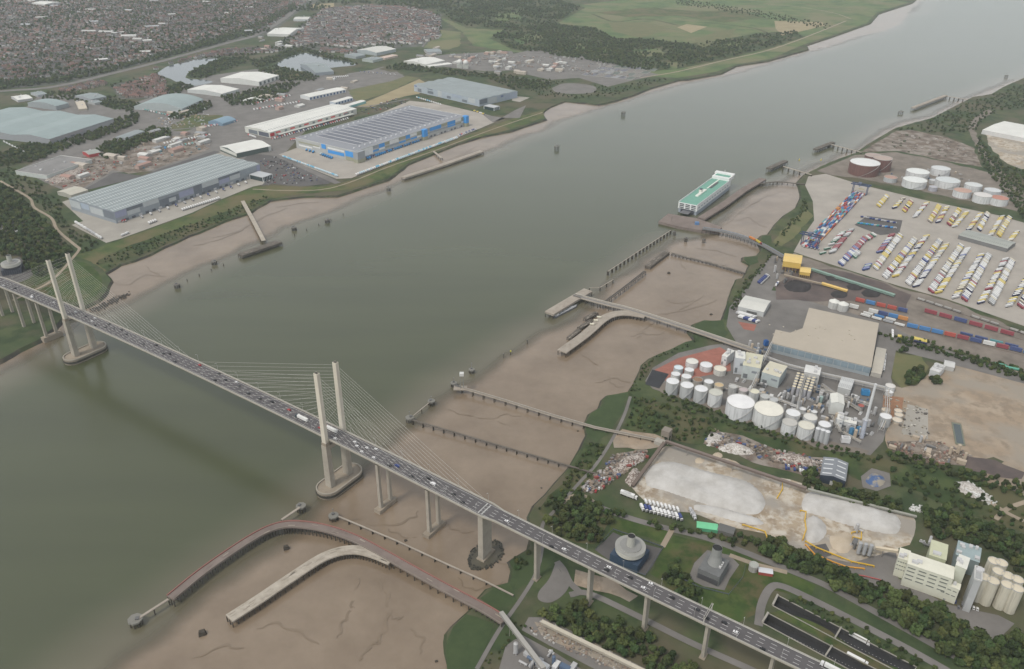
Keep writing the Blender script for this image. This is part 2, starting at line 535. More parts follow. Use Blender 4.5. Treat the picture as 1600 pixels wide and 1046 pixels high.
# drainage runnels, wetter and darker than the flats
runnel_m = mat('runnel_mud', (0.188, 0.144, 0.100), 0.24, 0.12, 0.05, 0.6)
RUN = [([(1120, 470), (1090, 480), (1055, 488), (1030, 492)], 3), ([(1100, 462), (1075, 478), (1050, 490)], 2), ([(1085, 470), (1062, 474), (1040, 470)], 1.5), ([(985, 527), (1003, 521), (1018, 524), (1040, 520)], 2), ([(995, 530), (1010, 512), (1022, 505)], 2), ([(885, 548), (905, 550), (922, 562), (936, 573)], 2.5), ([(930, 600), (960, 592), (985, 600)], 2), ([(950, 590), (958, 602), (975, 606)], 1.4), ([(700, 640), (735, 650), (770, 655), (800, 668)], 2), ([(770, 655), (790, 648), (815, 652)], 1.2), ([(560, 905), (552, 935), (548, 955), (535, 975), (528, 1000)], 2.5), ([(590, 910), (604, 930), (607, 962), (595, 995), (585, 1010)], 3), ([(607, 962), (620, 968), (628, 965)], 1.2), ([(595, 995), (575, 1015), (560, 1035)], 2), ([(520, 815), (560, 812), (600, 822), (640, 812), (655, 800)], 2.5), ([(600, 822), (620, 835), (650, 842)], 1.5), ([(715, 905), (735, 922), (760, 918), (790, 910)], 1.6),
       ([(695, 818), (715, 830), (740, 832)], 1.8), ([(770, 870), (790, 885), (800, 890)], 1.6), ([(1150, 345), (1170, 340), (1185, 350), (1200, 356)], 2.5), ([(1135, 350), (1160, 328), (1190, 310), (1220, 300)], 4), ([(1085, 388), (1120, 392), (1150, 402)], 2.5), ([(1070, 402), (1100, 415), (1140, 415)], 1.6), ([(1060, 400), (1070, 420), (1085, 430)], 1.8), ([(170, 440), (200, 445), (225, 430), (255, 432)], 2.5), ([(225, 415), (245, 428), (258, 432)], 2), ([(330, 372), (370, 362), (410, 340), (450, 325)], 5), ([(300, 385), (340, 375), (380, 360)], 3), ([(430, 325), (470, 318), (500, 316)], 3), ([(610, 282), (580, 290), (550, 300), (530, 305)], 3), ([(690, 252), (720, 242), (745, 228)], 3), ([(400, 985), (430, 975), (470, 990), (500, 1010)], 2), ([(300, 1030), (350, 1010), (380, 1015)], 2), ([(640, 985), (660, 1000), (655, 1025)], 1.5)]
for px, w in RUN:
    pts = smooth_line(G(px, 1.2), 7)
    pts = smooth_line([(p[0] + 1.3 * math.sin(i * 1.1), p[1] + 1.3 * math.cos(i * .9)) for i, p in enumerate(pts)], 3)
    A_ = np.array(pts)
    zz = bed(A_[:, 0], A_[:, 1]) + 0.3
    mb = MB(); n = len(pts)
    Lv, Rv = [], []
    for i, p in enumerate(pts):
        d = Vector((pts[min(i + 1, n - 1)][0] - pts[max(i - 1, 0)][0], pts[min(i + 1, n - 1)][1] - pts[max(i - 1, 0)][1])).normalized()
        ww = w * .36 * (0.25 + 0.75 * math.sin(math.pi * (i + .5) / n)) * (1.5 + .4 * math.sin(i * .37))
        Lv.append((p[0] - d.y * ww, p[1] + d.x * ww, max(zz[i], .12))); Rv.append((p[0] + d.y * ww, p[1] - d.x * ww, max(zz[i], .12)))
    mb.add(Lv + Rv, [(n + i, n + i + 1, i + 1, i) for i in range(n - 1)])
    tag(mb.build('mud_runnel', runnel_m), kind='structure')
# the banks
mix_ground('land_cover', [(0.055, 0.078, 0.035), (0.082, 0.10, 0.046), (0.040, 0.060, 0.028), (0.105, 0.096, 0.062)], [0.012, 0.03, 0.009])
bank_m = mix_ground('bank_cover', [(0.050, 0.064, 0.032), (0.10, 0.09, 0.065), (0.05, 0.047, 0.042)], [0.05, 0.03])
def bank(name, shore, far, holes=()):
    mb = MB()
    sh = resample(shore, 12)
    jit = []
    for i, (x, y) in enumerate(sh):
        a = 1.6 * math.sin(i * 1.9) + 1.2 * math.sin(i * 0.73)
        jit.append((x + a * 0.6, y + a))
    mb.sheet(jit + far, ZL, 0, holes)
    n = len(jit)
    area = sum(a[0] * b[1] - b[0] * a[1] for a, b in zip(jit + far, (jit + far)[1:] + jit[:1]))
    sgn = 1 if area > 0 else -1
    low = []
    for i, p in enumerate(jit):
        q, r = jit[max(i - 2, 0)], jit[min(i + 2, n - 1)]
        d = Vector((r[0] - q[0], r[1] - q[1])).normalized()
        w = 6.0
        low.append((p[0] + d.y * sgn * w, p[1] - d.x * sgn * w, -1.2))
    top = [(a, b2, ZL) for a, b2 in jit]
    fs = [(i, n + i, n + i + 1, i + 1) for i in range(n - 1)]
    mb.add(top + low, fs if sgn > 0 else fs, 1)
    o = mb.build(name, [MATS['land_cover'], bank_m])
    tag(o, kind='structure')
    return o
trench_loops = [G(t) for t in TRENCH]
bank('warehouse_bank', K_SH, K_FAR)
bank('works_bank', E_SH, E_FAR, trench_loops)

# ------------------------------------------------------------------ ground covers, laid as sheets on the banks
concrete = mat('pale_concrete', (0.33, 0.31, 0.275), 0.85, 0.14, 0.02, 0.2, detail=8)
pinkcon = mat('worn_concrete', (0.35, 0.322, 0.286), 0.85, 0.15, 0.02, 0.2, detail=8)
tarmac = mat('tarmac', (0.105, 0.100, 0.098), 0.85, 0.22, 0.03, 0.25, detail=8)
greytar = mat('old_tarmac', (0.17, 0.16, 0.15), 0.85, 0.2, 0.03, 0.25, detail=8)
ballast = mat('ballast', (0.20, 0.175, 0.15), 0.95, 0.25, 0.04, 0.1, detail=8)
coal = mat('coal_ground', (0.070, 0.058, 0.058), 0.9, rgb2=(0.16, 0.125, 0.11), scale=0.02, detail=8)
sandm = mix_ground('sand_ground', [(0.36, 0.295, 0.215), (0.45, 0.39, 0.31), (0.27, 0.215, 0.155), (0.49, 0.45, 0.385), (0.30, 0.275, 0.24)], [0.03, 0.05, 0.12, 0.02])
earth = mix_ground('bare_earth', [(0.31, 0.245, 0.18), (0.36, 0.295, 0.225), (0.25, 0.20, 0.15), (0.29, 0.255, 0.21)], [0.025, 0.08, 0.015])
darkearth = mix_ground('dark_earth', [(0.16, 0.125, 0.10), (0.23, 0.19, 0.155), (0.10, 0.085, 0.07), (0.27, 0.24, 0.21)], [0.06, 0.12, 0.04])
meadow = mix_ground('meadow', [(0.075, 0.105, 0.036), (0.11, 0.12, 0.05), (0.055, 0.080, 0.030), (0.13, 0.115, 0.06)], [0.02, 0.03, 0.012])
brightgrass = mix_ground('bright_grass', [(0.105, 0.155, 0.060), (0.14, 0.17, 0.072), (0.070, 0.115, 0.046), (0.17, 0.165, 0.09)], [0.006, 0.012, 0.004])
drygrass = mat('dry_grass', (0.16, 0.145, 0.07), 0.95, rgb2=(0.10, 0.12, 0.05), scale=0.03, detail=10)
lawn = mix_ground('rough_lawn', [(0.050, 0.084, 0.023), (0.075, 0.10, 0.032), (0.095, 0.085, 0.042), (0.040, 0.066, 0.02)], [0.03, 0.02, 0.05])
saltmarsh = mat('saltmarsh', (0.038, 0.060, 0.024), 0.95, rgb2=(0.055, 0.080, 0.032), scale=0.08, detail=8)
scrub = mix_ground('scrub_ground', [(0.044, 0.068, 0.026), (0.070, 0.094, 0.036), (0.034, 0.052, 0.021), (0.10, 0.095, 0.05)], [0.03, 0.05, 0.016])
redgravel = mat('red_gravel', (0.30, 0.125, 0.095), 0.95, 0.15, 0.1)
pathm = mat('path_gravel', (0.30, 0.25, 0.19), 0.95, 0.15, 0.05)
blacklin = mat('black_liner', (0.028, 0.028, 0.032), 0.5, 0.2, 0.1)
tan = mat('tan_field', (0.30, 0.25, 0.15), 0.95, 0.12, 0.02)
suburb = mat('gardens', (0.050, 0.066, 0.042), 0.95, rgb2=(0.12, 0.112, 0.105), scale=0.03, detail=10, sharp=(0.42, 0.6))
pondm = mat('pond_water', (0.075, 0.095, 0.10), 0.1, 0.08, 0.01, 0.5)
darkroad = mat('new_asphalt', (0.030, 0.030, 0.032), 0.75, 0.2, 0.05)
_lay = [0]
NATURAL = {sandm, earth, darkearth, meadow, brightgrass, drygrass, lawn, saltmarsh, scrub, coal, ballast, suburb}
def patch(name, m, px, lvl=1, px_smooth=False):
    _lay[0] += 1
    pts = G(px)
    if px_smooth:
        pts = smooth_line(pts + pts[:1], 4)[:-1]
    if m in NATURAL and not px_smooth:
        pts = resample(pts + pts[:1], 9)[:-1]
        q = []
        for i, (x, y) in enumerate(pts):
            k = 1.8 * math.sin(x * .13 + y * .07) + 1.6 * math.sin(x * .05 - y * .11 + 2) + random.uniform(-1.2, 1.2)
            q.append((x + k, y + k * .7))
        pts = q
    o = MB().sheet(pts, ZL + 0.06 * lvl + 0.0012 * (_lay[0] % 45), 0).build(name, m)
    return tag(o, kind='structure')
def road(name, m, px, w, lvl=3, smooth=True):
    _lay[0] += 1
    pts = G(px)
    if smooth and len(pts) > 2:
        pts = smooth_line(pts, 5)
    o = MB().ribbon(pts, w, ZL + 0.06 * lvl + 0.0012 * (_lay[0] % 45)).build(name, m)
    return tag(o, kind='structure')
# Kent side
patch('housing_ground', suburb, [(-300, 160), (-200, 30), (-60, -30), (200, -45), (470, -30), (500, 0), (465, 20), (420, 55), (330, 72), (180, 112), (100, 132), (0, 140)], 1)
patch('housing_ground', suburb, [(170, 135), (240, 115), (290, 95), (360, 78), (430, 72), (470, 40), (505, 12), (600, 8), (690, 22), (690, 60), (660, 72), (610, 78), (560, 80), (500, 78), (440, 80), (350, 88), (260, 105), (255, 155), (190, 155)], 1)
patch('lawn_field', brightgrass, [(662, 75), (688, 47), (720, 50), (719, 72), (700, 78)], 2)
patch('tan_field', tan, [(484, 14), (488, 7), (522, 5), (522, 11), (505, 15)], 2)
patch('marsh_field', brightgrass, [(690, 30), (760, 18), (830, 25), (850, 15), (930, 5), (1060, -10), (1200, -14), (1330, -8), (1395, 0), (1420, 4), (1370, 20), (1355, 36), (1295, 57), (1255, 70), (1205, 92), (1150, 101), (1120, 112), (1060, 122), (1010, 120), (960, 108), (880, 92), (810, 82), (740, 72), (722, 50)], 1, False)
patch('marsh_field', meadow, [(930, 20), (1010, 12), (1090, 18), (1150, 16), (1190, 28), (1130, 36), (1060, 25), (980, 27)], 3)
patch('tan_field', tan, [(1210, 33), (1285, 35), (1290, 40), (1262, 47), (1222, 56), (1212, 45)], 3)
patch('tan_field', tan, [(1073, 38), (1105, 42), (1080, 52), (1058, 43)], 3)
patch('dry_meadow', drygrass, [(950, 35), (1010, 35), (1050, 45), (1000, 60), (960, 50)], 3)
patch('dry_meadow', drygrass, [(1085, 62), (1120, 50), (1150, 45), (1140, 62), (1095, 75)], 3)
patch('meadow', brightgrass, [(940, 72), (965, 68), (962, 80), (940, 84)], 3)
patch('meadow', brightgrass, [(1040, 98), (1058, 97), (1058, 108), (1042, 108)], 3)
for q in ([(765, 60), (800, 40), (860, 36), (930, 43), (960, 60), (1000, 60), (1080, 68), (1140, 60), (1180, 53), (1240, 48), (1258, 58), (1200, 77), (1130, 94), (1060, 108), (1000, 113), (930, 99), (870, 90), (800, 78)], [(688, 27), (760, 5), (850, -6), (915, 12), (866, 40), (790, 48), (730, 44)]):
    patch('scrub_ground', scrub, q, 2)
for q in ([(800, 60), (840, 50), (850, 60), (815, 70)], [(985, 78), (1030, 76), (1040, 86), (1000, 90)], [(880, 70), (905, 66), (915, 76), (890, 80)], [(770, 25), (810, 18), (815, 30), (780, 34)], [(1120, 70), (1160, 64), (1160, 74), (1130, 80)]):
    patch('marsh_clearing', brightgrass, q, 4)
for px in ([(925, 22), (960, 34), (1010, 30), (1060, 40)], [(1020, 12), (1080, 22), (1150, 18), (1200, 30)], [(1100, 35), (1180, 45), (1210, 60)]):
    road('dyke', scrub, px, 16, 5)
road('shore_path', pathm, [(1000, 122), (1060, 112), (1130, 95), (1200, 79), (1260, 58), (1322, 33)], 8, 4)
road('shore_path', pathm, [(1330, 30), (1300, 20), (1240, 10), (1200, 8)], 7, 4)
patch('works_ground', greytar, [(800, 85), (830, 78), (905, 86), (962, 100), (1030, 117), (985, 127), (950, 136), (905, 122), (860, 125), (815, 115)], 2)
patch('grey_ground', greytar, [(862, 138), (880, 131), (905, 131), (930, 136), (926, 145), (890, 147), (868, 144)], 3, True)
patch('industrial_ground', greytar, [(640, 92), (700, 85), (800, 80), (815, 110), (760, 112), (700, 105), (650, 100)], 2)
patch('lake', pondm, [(243, 116), (262, 104), (285, 98), (310, 93), (340, 92), (322, 101), (303, 109), (290, 122), (318, 125), (332, 129), (300, 135), (280, 130), (262, 122)], 3, True)
patch('lake', pondm, [(430, 101), (448, 91), (478, 83), (508, 91), (540, 96), (556, 102), (520, 106), (480, 112), (448, 108)], 3, True)
patch('estate_ground', greytar, [(0, 205), (60, 150), (110, 148), (180, 172), (270, 140), (330, 118), (400, 108), (450, 118), (560, 118), (620, 112), (640, 125), (560, 160), (500, 180), (440, 245), (420, 290), (345, 236), (240, 268), (180, 270), (118, 306), (70, 285), (30, 265), (100, 230), (70, 220)], 1)
patch('verge', meadow, [(250, 205), (300, 180), (350, 180), (340, 190), (290, 205)], 2)
patch('earth_yard', darkearth, [(65, 270), (130, 245), (175, 245), (180, 265), (118, 300), (80, 290)], 2)
patch('earth_yard', darkearth, [(160, 262), (190, 235), (230, 215), (290, 212), (330, 232), (290, 248), (230, 268), (200, 272)], 2)
patch('bare_field', tan, [(552, 168), (600, 148), (655, 124), (668, 131), (655, 147), (632, 151), (612, 157), (580, 168)], 3)
patch('lorry_park', greytar, [(508, 128), (545, 115), (590, 108), (630, 117), (605, 127), (545, 140)], 3)
patch('grass_bank', drygrass, [(545, 141), (612, 127), (635, 119), (655, 122), (600, 147), (556, 160)], 2)
patch('field', meadow, [(430, 112), (460, 108), (490, 118), (470, 126), (440, 124)], 2)
patch('warehouse_apron', concrete, [(97, 316), (345, 236), (405, 262), (415, 288), (395, 292), (343, 313), (300, 333), (187, 374), (166, 380), (112, 352), (130, 346)], 4)
patch('tarmac_yard', tarmac, [(125, 300), (178, 270), (222, 275), (240, 268), (335, 236), (346, 238), (230, 275)], 5)
patch('car_park', tarmac, [(380, 250), (400, 232), (432, 243), (480, 262), (526, 281), (512, 288), (470, 292), (425, 288), (408, 291), (424, 275)], 5)
patch('depot_apron', pinkcon, [(433, 243), (468, 230), (560, 192), (640, 158), (690, 163), (762, 180), (786, 186), (748, 202), (690, 226), (600, 258), (549, 279), (526, 280)], 6)
patch('forecourt', greytar, [(770, 192), (806, 172), (822, 165), (812, 185), (790, 185), (758, 180), (752, 178)], 7)
patch('pale_apron', concrete, [(800, 150), (828, 153), (812, 160), (800, 158)], 7)
patch('shore_grass', meadow, [(120, 400), (140, 392), (187, 376), (300, 335), (343, 315), (395, 294), (420, 291), (510, 292), (550, 282), (605, 258), (690, 228), (750, 204), (800, 186), (850, 172), (850, 184), (800, 202), (713, 224), (638, 253), (608, 276), (550, 296), (470, 304), (420, 311), (390, 330), (310, 360), (232, 395), (188, 410), (165, 425), (150, 415)], 4)
patch('shore_scrub', scrub, [(150, 408), (200, 385), (300, 350), (390, 318), (425, 305), (420, 311), (390, 330), (310, 360), (232, 395), (188, 410), (166, 424)], 5)
road('sea_wall_path', pathm, [(395, 296), (440, 298), (500, 297), (545, 286), (605, 262), (690, 232), (760, 206), (800, 192), (848, 176)], 3.5, 6)
patch('bridge_green', lawn, [(20, 470), (60, 440), (100, 415), (130, 410), (152, 425), (160, 445), (150, 462), (120, 472), (90, 470), (60, 470)], 4, True)
road('footpath', pathm, [(0, 283), (30, 300), (48, 312), (54, 325), (80, 341), (90, 360), (118, 384), (124, 390), (115, 402)], 5, 6)
road('footpath', pathm, [(115, 402), (95, 425), (75, 443), (45, 458), (20, 470)], 5, 6)
patch('vent_yard', tarmac, [(0, 412), (30, 402), (55, 425), (45, 436), (15, 448), (0, 450)], 5)
patch('works_yard', greytar, [(0, 340), (20, 338), (45, 355), (30, 370), (0, 378)], 5)
road('main_road', greytar, [(-160, 160), (0, 143), (60, 139), (110, 131), (180, 114), (260, 94), (350, 69), (400, 55), (440, 32), (462, 14), (485, -8)], 26, 6)
for px, w in (([(115, 156), (180, 175), (225, 190), (262, 204), (300, 210)], 14), ([(262, 204), (330, 196), (400, 172), (440, 155), (470, 142), (600, 105)], 10), ([(300, 212), (350, 200), (400, 190)], 10),
              ([(382, 240), (430, 243), (480, 265), (528, 287)], 14), ([(346, 236), (372, 222), (385, 205), (440, 185), (520, 163), (560, 168)], 12), ([(55, 262), (110, 243), (150, 228), (185, 205)], 8), ([(480, 140), (520, 160), (560, 168), (640, 155)], 8), ([(640, 100), (700, 105), (780, 118), (860, 128)], 8), ([(660, 74), (676, 50), (688, 28)], 8)):
    road('estate_road', greytar, px, w, 7)
# Essex side
patch('trailer_yard_ground', pinkcon, [(1258, 290), (1263, 276), (1290, 272), (1345, 289), (1440, 312), (1560, 337), (1640, 360), (1750, 400), (1750, 580), (1600, 510), (1480, 468), (1400, 446), (1275, 406), (1240, 394), (1250, 376), (1272, 345), (1270, 315)], 3)
patch('rail_yard_ground', ballast, [(1240, 396), (1275, 408), (1400, 448), (1480, 470), (1750, 584), (1750, 660), (1600, 585), (1500, 552), (1385, 520), (1300, 487), (1200, 446), (1190, 420)], 3)
patch('coal_yard', coal, [(1208, 450), (1240, 425), (1300, 420), (1360, 436), (1422, 462), (1415, 486), (1330, 470), (1280, 472), (1215, 468)], 5)
patch('quayside_road', greytar, [(1168, 455), (1180, 430), (1205, 400), (1230, 398), (1222, 425), (1205, 455)], 5)
patch('grass_bank', drygrass, [(1207, 380), (1218, 365), (1245, 338), (1262, 328), (1270, 338), (1255, 355), (1240, 372), (1222, 385)], 3)
patch('tank_farm_ground', ballast, [(1275, 268), (1335, 243), (1400, 238), (1480, 254), (1565, 274), (1592, 300), (1590, 330), (1500, 312), (1400, 290), (1345, 280), (1290, 272)], 3)
patch('rough_ground', darkearth, [(1345, 238), (1400, 205), (1424, 203), (1480, 215), (1520, 230), (1535, 262), (1480, 252), (1400, 236)], 2)
patch('building_site_ground', sandm, [(1540, 205), (1600, 213), (1700, 240), (1700, 300), (1600, 266), (1572, 256), (1545, 228)], 3)
patch('works_ground', greytar, [(1140, 480), (1165, 452), (1215, 455), (1260, 470), (1400, 510), (1400, 540), (1392, 590), (1400, 620), (1380, 690), (1360, 712), (1300, 700), (1200, 668), (1020, 608), (1008, 596), (1020, 575), (1060, 552), (1110, 540), (1150, 535), (1135, 510)], 3)
patch('works_gravel', ballast, [(1020, 606), (1040, 598), (1130, 632), (1230, 668), (1330, 700), (1360, 705), (1350, 712), (1290, 702), (1180, 665)], 4)
patch('red_gravel_bed', redgravel, [(1020, 580), (1060, 560), (1125, 543), (1140, 552), (1142, 580), (1090, 590), (1046, 600)], 5)
patch('red_gravel_bed', redgravel, [(1153, 503), (1182, 508), (1178, 518), (1162, 515)], 5)
patch('lined_lagoon', blacklin, [(1008, 601), (1019, 578), (1045, 585), (1030, 608)], 6)
patch('demolition_ground', earth, [(1385, 600), (1410, 605), (1436, 600), (1455, 580), (1492, 560), (1560, 572), (1750, 615), (1750, 800), (1600, 735), (1550, 716), (1500, 726), (1450, 720), (1385, 705), (1380, 690), (1400, 640)], 3)
patch('rubble_ground', darkearth, [(1385, 690), (1470, 690), (1520, 712), (1505, 730), (1440, 722), (1385, 706)], 4)
patch('brown_slab', coal, [(1505, 712), (1555, 720), (1600, 740), (1595, 750), (1545, 740), (1505, 736)], 4)
patch('concrete_slab', concrete, [(1418, 632), (1450, 640), (1450, 687), (1408, 678)], 5)
patch('rough_field', drygrass, [(1394, 551), (1440, 556), (1450, 574), (1436, 600), (1410, 606), (1391, 592)], 4)
patch('service_road', greytar, [(1385, 515), (1402, 515), (1440, 535), (1600, 585), (1600, 600), (1480, 568), (1400, 548), (1390, 600), (1376, 600)], 5)
patch('sand_works_ground', sandm, [(985, 762), (1010, 725), (1035, 700), (1062, 698), (1160, 728), (1292, 770), (1430, 806), (1424, 850), (1402, 858), (1402, 905), (1340, 893), (1270, 862), (1200, 838), (1090, 808), (1020, 790)], 3)
patch('scrap_ground', darkearth, [(1098, 694), (1115, 672), (1160, 682), (1218, 706), (1300, 720), (1302, 745), (1260, 748), (1180, 722)], 4)
patch('sandy_track', earth, [(955, 685), (975, 670), (1020, 680), (1035, 688), (1030, 700), (990, 705), (960, 700)], 4)
patch('scrap_ground', darkearth, [(910, 760), (935, 745), (960, 712), (1010, 702), (1012, 715), (965, 742), (935, 765), (925, 772)], 4)
patch('roundabout_yard', greytar, [(1345, 745), (1362, 732), (1390, 740), (1392, 760), (1370, 768), (1348, 762)], 4)
patch('works_yard', greytar, [(1275, 868), (1330, 880), (1400, 860), (1404, 905), (1480, 945), (1560, 962), (1585, 975), (1560, 1000), (1545, 1002), (1480, 955), (1400, 925), (1350, 915), (1300, 895)], 4)
patch('black_yard', tarmac, [(1260, 855), (1290, 850), (1300, 868), (1278, 875)], 5)
patch('bare_track', earth, [(1470, 790), (1600, 700), (1750, 720), (1750, 830), (1600, 800), (1540, 770)], 1)
for px in ([(1555, 812), (1575, 795), (1610, 782)], [(1540, 780), (1570, 800), (1600, 815)]):
    road('dirt_track', pathm, px, 5, 5)
patch('vent_yard', tarmac, [(930, 860), (958, 832), (985, 845), (1035, 858), (1020, 885), (1008, 900), (960, 882)], 4)
patch('vent_yard', greytar, [(1075, 905), (1085, 880), (1105, 860), (1140, 868), (1155, 883), (1140, 905), (1132, 923), (1100, 917)], 4)
patch('lawn', lawn, [(940, 850), (960, 808), (1050, 830), (1045, 850), (1000, 835)], 2)
patch('lawn', lawn, [(1010, 900), (1030, 870), (1055, 835), (1120, 850), (1200, 880), (1275, 915), (1270, 932), (1200, 925), (1180, 960), (1150, 975), (1080, 940)], 2)
patch('lawn', lawn, [(1180, 925), (1215, 915), (1275, 930), (1260, 935), (1215, 920)], 3)
patch('median_grass', lawn, [(1205, 955), (1222, 953), (1420, 1055), (1405, 1075)], 1)
for px, w in (([(935, 792), (960, 802), (1000, 815), (1050, 828), (1100, 840), (1160, 862), (1230, 890), (1300, 920), (1400, 975), (1500, 1030), (1600, 1075)], 7), ([(1050, 828), (1035, 855)], 5), ([(1140, 868), (1180, 882), (1230, 895)], 5), ([(1185, 978), (1190, 945), (1203, 920), (1220, 916), (1260, 933), (1330, 968), (1420, 1015), (1500, 1060)], 7),
              ([(890, 930), (920, 928), (990, 960), (1080, 1005), (1180, 1050), (1260, 1090)], 6), ([(870, 878), (880, 890), (890, 910), (905, 925)], 6), ([(985, 620), (975, 650), (955, 690), (930, 728), (905, 755), (870, 795), (848, 820), (848, 850), (838, 895), (815, 935), (780, 985), (745, 1046)], 3.5), ([(935, 790), (910, 775), (890, 778), (870, 795)], 5)):
    road('access_road', greytar if w != 5 else pathm, px, w, 5)
patch('turning_area', greytar, [(868, 880), (880, 900), (890, 912), (880, 930), (860, 942), (842, 938), (842, 925), (858, 905)], 4, True)
patch('demolition_strip', greytar, [(826, 965), (850, 965), (900, 990), (1010, 1046), (1060, 1080), (975, 1070), (860, 1010), (815, 985)], 3)
patch('demolition_strip', earth, [(835, 972), (858, 974), (1000, 1050), (975, 1056), (850, 990)], 4)
patch('works_ground', greytar, [(790, 1010), (815, 992), (870, 1022), (930, 1060), (880, 1110), (770, 1080)], 3)
patch('sandy_clearing', earth, [(900, 890), (945, 905), (1000, 930), (985, 940), (930, 925), (900, 912)], 3)
marsh_l = [[(560, 1250), (640, 1130), (706, 1046), (696, 1010), (708, 980), (731, 959), (748, 962), (772, 975), (760, 1000), (745, 1046), (700, 1130), (640, 1250)], [(752, 934), (772, 919), (798, 911), (812, 925), (808, 940), (790, 950), (770, 948)],
           [(918, 678), (914, 665), (922, 648), (939, 637), (950, 620), (981, 614), (975, 640), (955, 672), (935, 690)], [(1084, 508), (1100, 501), (1127, 502), (1140, 520), (1130, 530), (1090, 528)], [(1160, 407), (1162, 402), (1184, 401), (1186, 410), (1172, 415)], [(1188, 375), (1192, 368), (1206, 368), (1204, 380), (1194, 386)]]
for q in marsh_l:
    patch('saltmarsh', saltmarsh, q, 1, False)
for q in ([(982, 612), (995, 620), (1120, 655), (1125, 690), (1090, 695), (1060, 690), (1030, 683), (975, 668), (985, 640)], [(1100, 668), (1125, 660), (1230, 690), (1380, 715), (1500, 740), (1640, 790), (1640, 850), (1560, 820), (1440, 770), (1330, 745), (1300, 722), (1210, 703)],
          [(836, 800), (880, 755), (920, 690), (950, 695), (925, 745), (900, 775), (930, 790), (955, 810), (930, 850), (900, 850), (860, 835), (850, 815)]):
    patch('scrub_ground', scrub, q, 2)
patch('railway_bed', ballast, [(1518, 215), (1512, 200), (1520, 185), (1545, 172), (1552, 176), (1528, 190), (1522, 202), (1530, 220), (1545, 245), (1535, 250)], 4)
patch('railway_bed', ballast, [(1560, 285), (1572, 280), (1640, 345), (1620, 352)], 4)
# the two tunnel approaches, in cutting
con_wall = mat('retaining_concrete', (0.30, 0.285, 0.25), 0.85, 0.2, 0.1)
for t, loop in enumerate(trench_loops):
    a, b_, c, d = [Vector((p[0], p[1], 0)) for p in loop]       # portal side a-b, open end d-c
    mb = MB()
    zt, ze = -3.0, 2.5
    mb.add([(a.x, a.y, zt), (b_.x, b_.y, zt), (c.x, c.y, ze), (d.x, d.y, ze)], [(3, 2, 1, 0)], 0)
    for p, q, z0, z1 in ((a, b_, zt, zt), (b_, c, zt, ze), (c, d, ze, ze), (d, a, ze, zt)):
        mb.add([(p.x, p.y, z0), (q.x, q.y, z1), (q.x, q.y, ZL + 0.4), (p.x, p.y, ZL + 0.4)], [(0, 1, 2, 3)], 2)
        mb.bar((p.x, p.y, ZL + 0.4), (q.x, q.y, ZL + 0.4), 0.5, 0.8, 1)
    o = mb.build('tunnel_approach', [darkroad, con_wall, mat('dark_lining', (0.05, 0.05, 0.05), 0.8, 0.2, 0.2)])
    tag(o, kind='structure')
    ax_ = (c - b_).normalized()
    o2 = MB()
    for k in range(40):
        f0 = (k + 0.2) / 40; f1 = f0 + 0.009
        for lat in (0.5,):
            P = a.lerp(b_, lat).lerp(d.lerp(c, lat), f0); Q = a.lerp(b_, lat).lerp(d.lerp(c, lat), f1)
            o2.bar((P.x, P.y, zt + (ze - zt) * f0 + 0.08), (Q.x, Q.y, zt + (ze - zt) * f1 + 0.08), 0.2, 0.02)
    o2.build('lane_marking', paint((0.6, 0.6, 0.58)), o)
    # cross beam over the cutting
    P = b_.lerp(c, 0.48 if t == 0 else 0.52); Q = a.lerp(d, 0.48 if t == 0 else 0.52)
    tag(MB().bar((P.x, P.y, ZL + 1.6), (Q.x, Q.y, ZL + 1.6), 1.2, 1.0).build('cross_beam', con_wall), 'pale concrete beam spanning the %s tunnel approach cutting' % ('outer' if t == 0 else 'inner'), 'beam')
    tag(MB().bar((a.x, a.y, ZL + 1.2), (b_.x, b_.y, ZL + 1.2), 1.6, 1.6).build('portal_beam', con_wall), 'concrete portal head over the %s tunnel mouth' % ('outer' if t == 0 else 'inner'), 'portal')
# ------------------------------------------------------------------ the cable-stayed bridge
BA, BTH = Vector((-172.764, 638.114)), math.radians(146.2593)
BU = Vector((math.cos(BTH), math.sin(BTH)))
BN = Vector((-BU.y, BU.x))                      # towards the downstream side, where the viewer is
def deck_z(s):
    d = abs(s - 225)
    if d < 406:
        return 64.5 - 4.9e-5 * d * d
    return 64.5 - 8.08 - (0.052 if s < 0 else 0.042) * (d - 406)
def deck_o(s):
    return 0.0 if s > -181 else -7.0 * min(1.5, (-181 - s) / 219.0) ** 1.25
def deck_hw(s):
    return 9.9 if -185 < s < 640 else 7.9
def bp_(s, o=0.0, z=0.0, rel=True):
    p = BA + BU * s + BN * (o + deck_o(s))
    return Vector((p.x, p.y, deck_z(s) + z if rel else z))
steel = mat('painted_steel', (0.46, 0.44, 0.40), 0.6, 0.08, 0.05)
pylon_m = mat('pylon_paint', (0.58, 0.54, 0.455), 0.6, 0.07, 0.05)
pier_m = mat('pier_concrete', (0.34, 0.31, 0.26), 0.85, 0.14, 0.12, detail=8)
cais_m = mat('caisson_concrete', (0.28, 0.24, 0.19), 0.9, 0.2, 0.08, detail=8)
dark_m = mat('fender_timber', (0.055, 0.052, 0.042), 0.9, 0.3, 0.3)
road_m = mat('bridge_asphalt', (0.100, 0.094, 0.097), 0.8, 0.13, 0.05, detail=8)
white_m = paint((0.72, 0.72, 0.70))
cable_m = paint((0.50, 0.49, 0.45))
rail_m = paint((0.42, 0.42, 0.40))
bridge = empty('cable_stayed_bridge', (*BA, 0), 0, 'long cable stayed road bridge with paired cream pylons over the river', 'bridge')
inv = Matrix.Translation((-BA.x, -BA.y, 0))
def part(mb, name, m, parent=None, smooth=False):
    o = mb.build(name, m, parent or bridge, smooth)
    if parent is None or parent is bridge:
        o.data.transform(inv)
    return o
S0, S1 = -760, 900
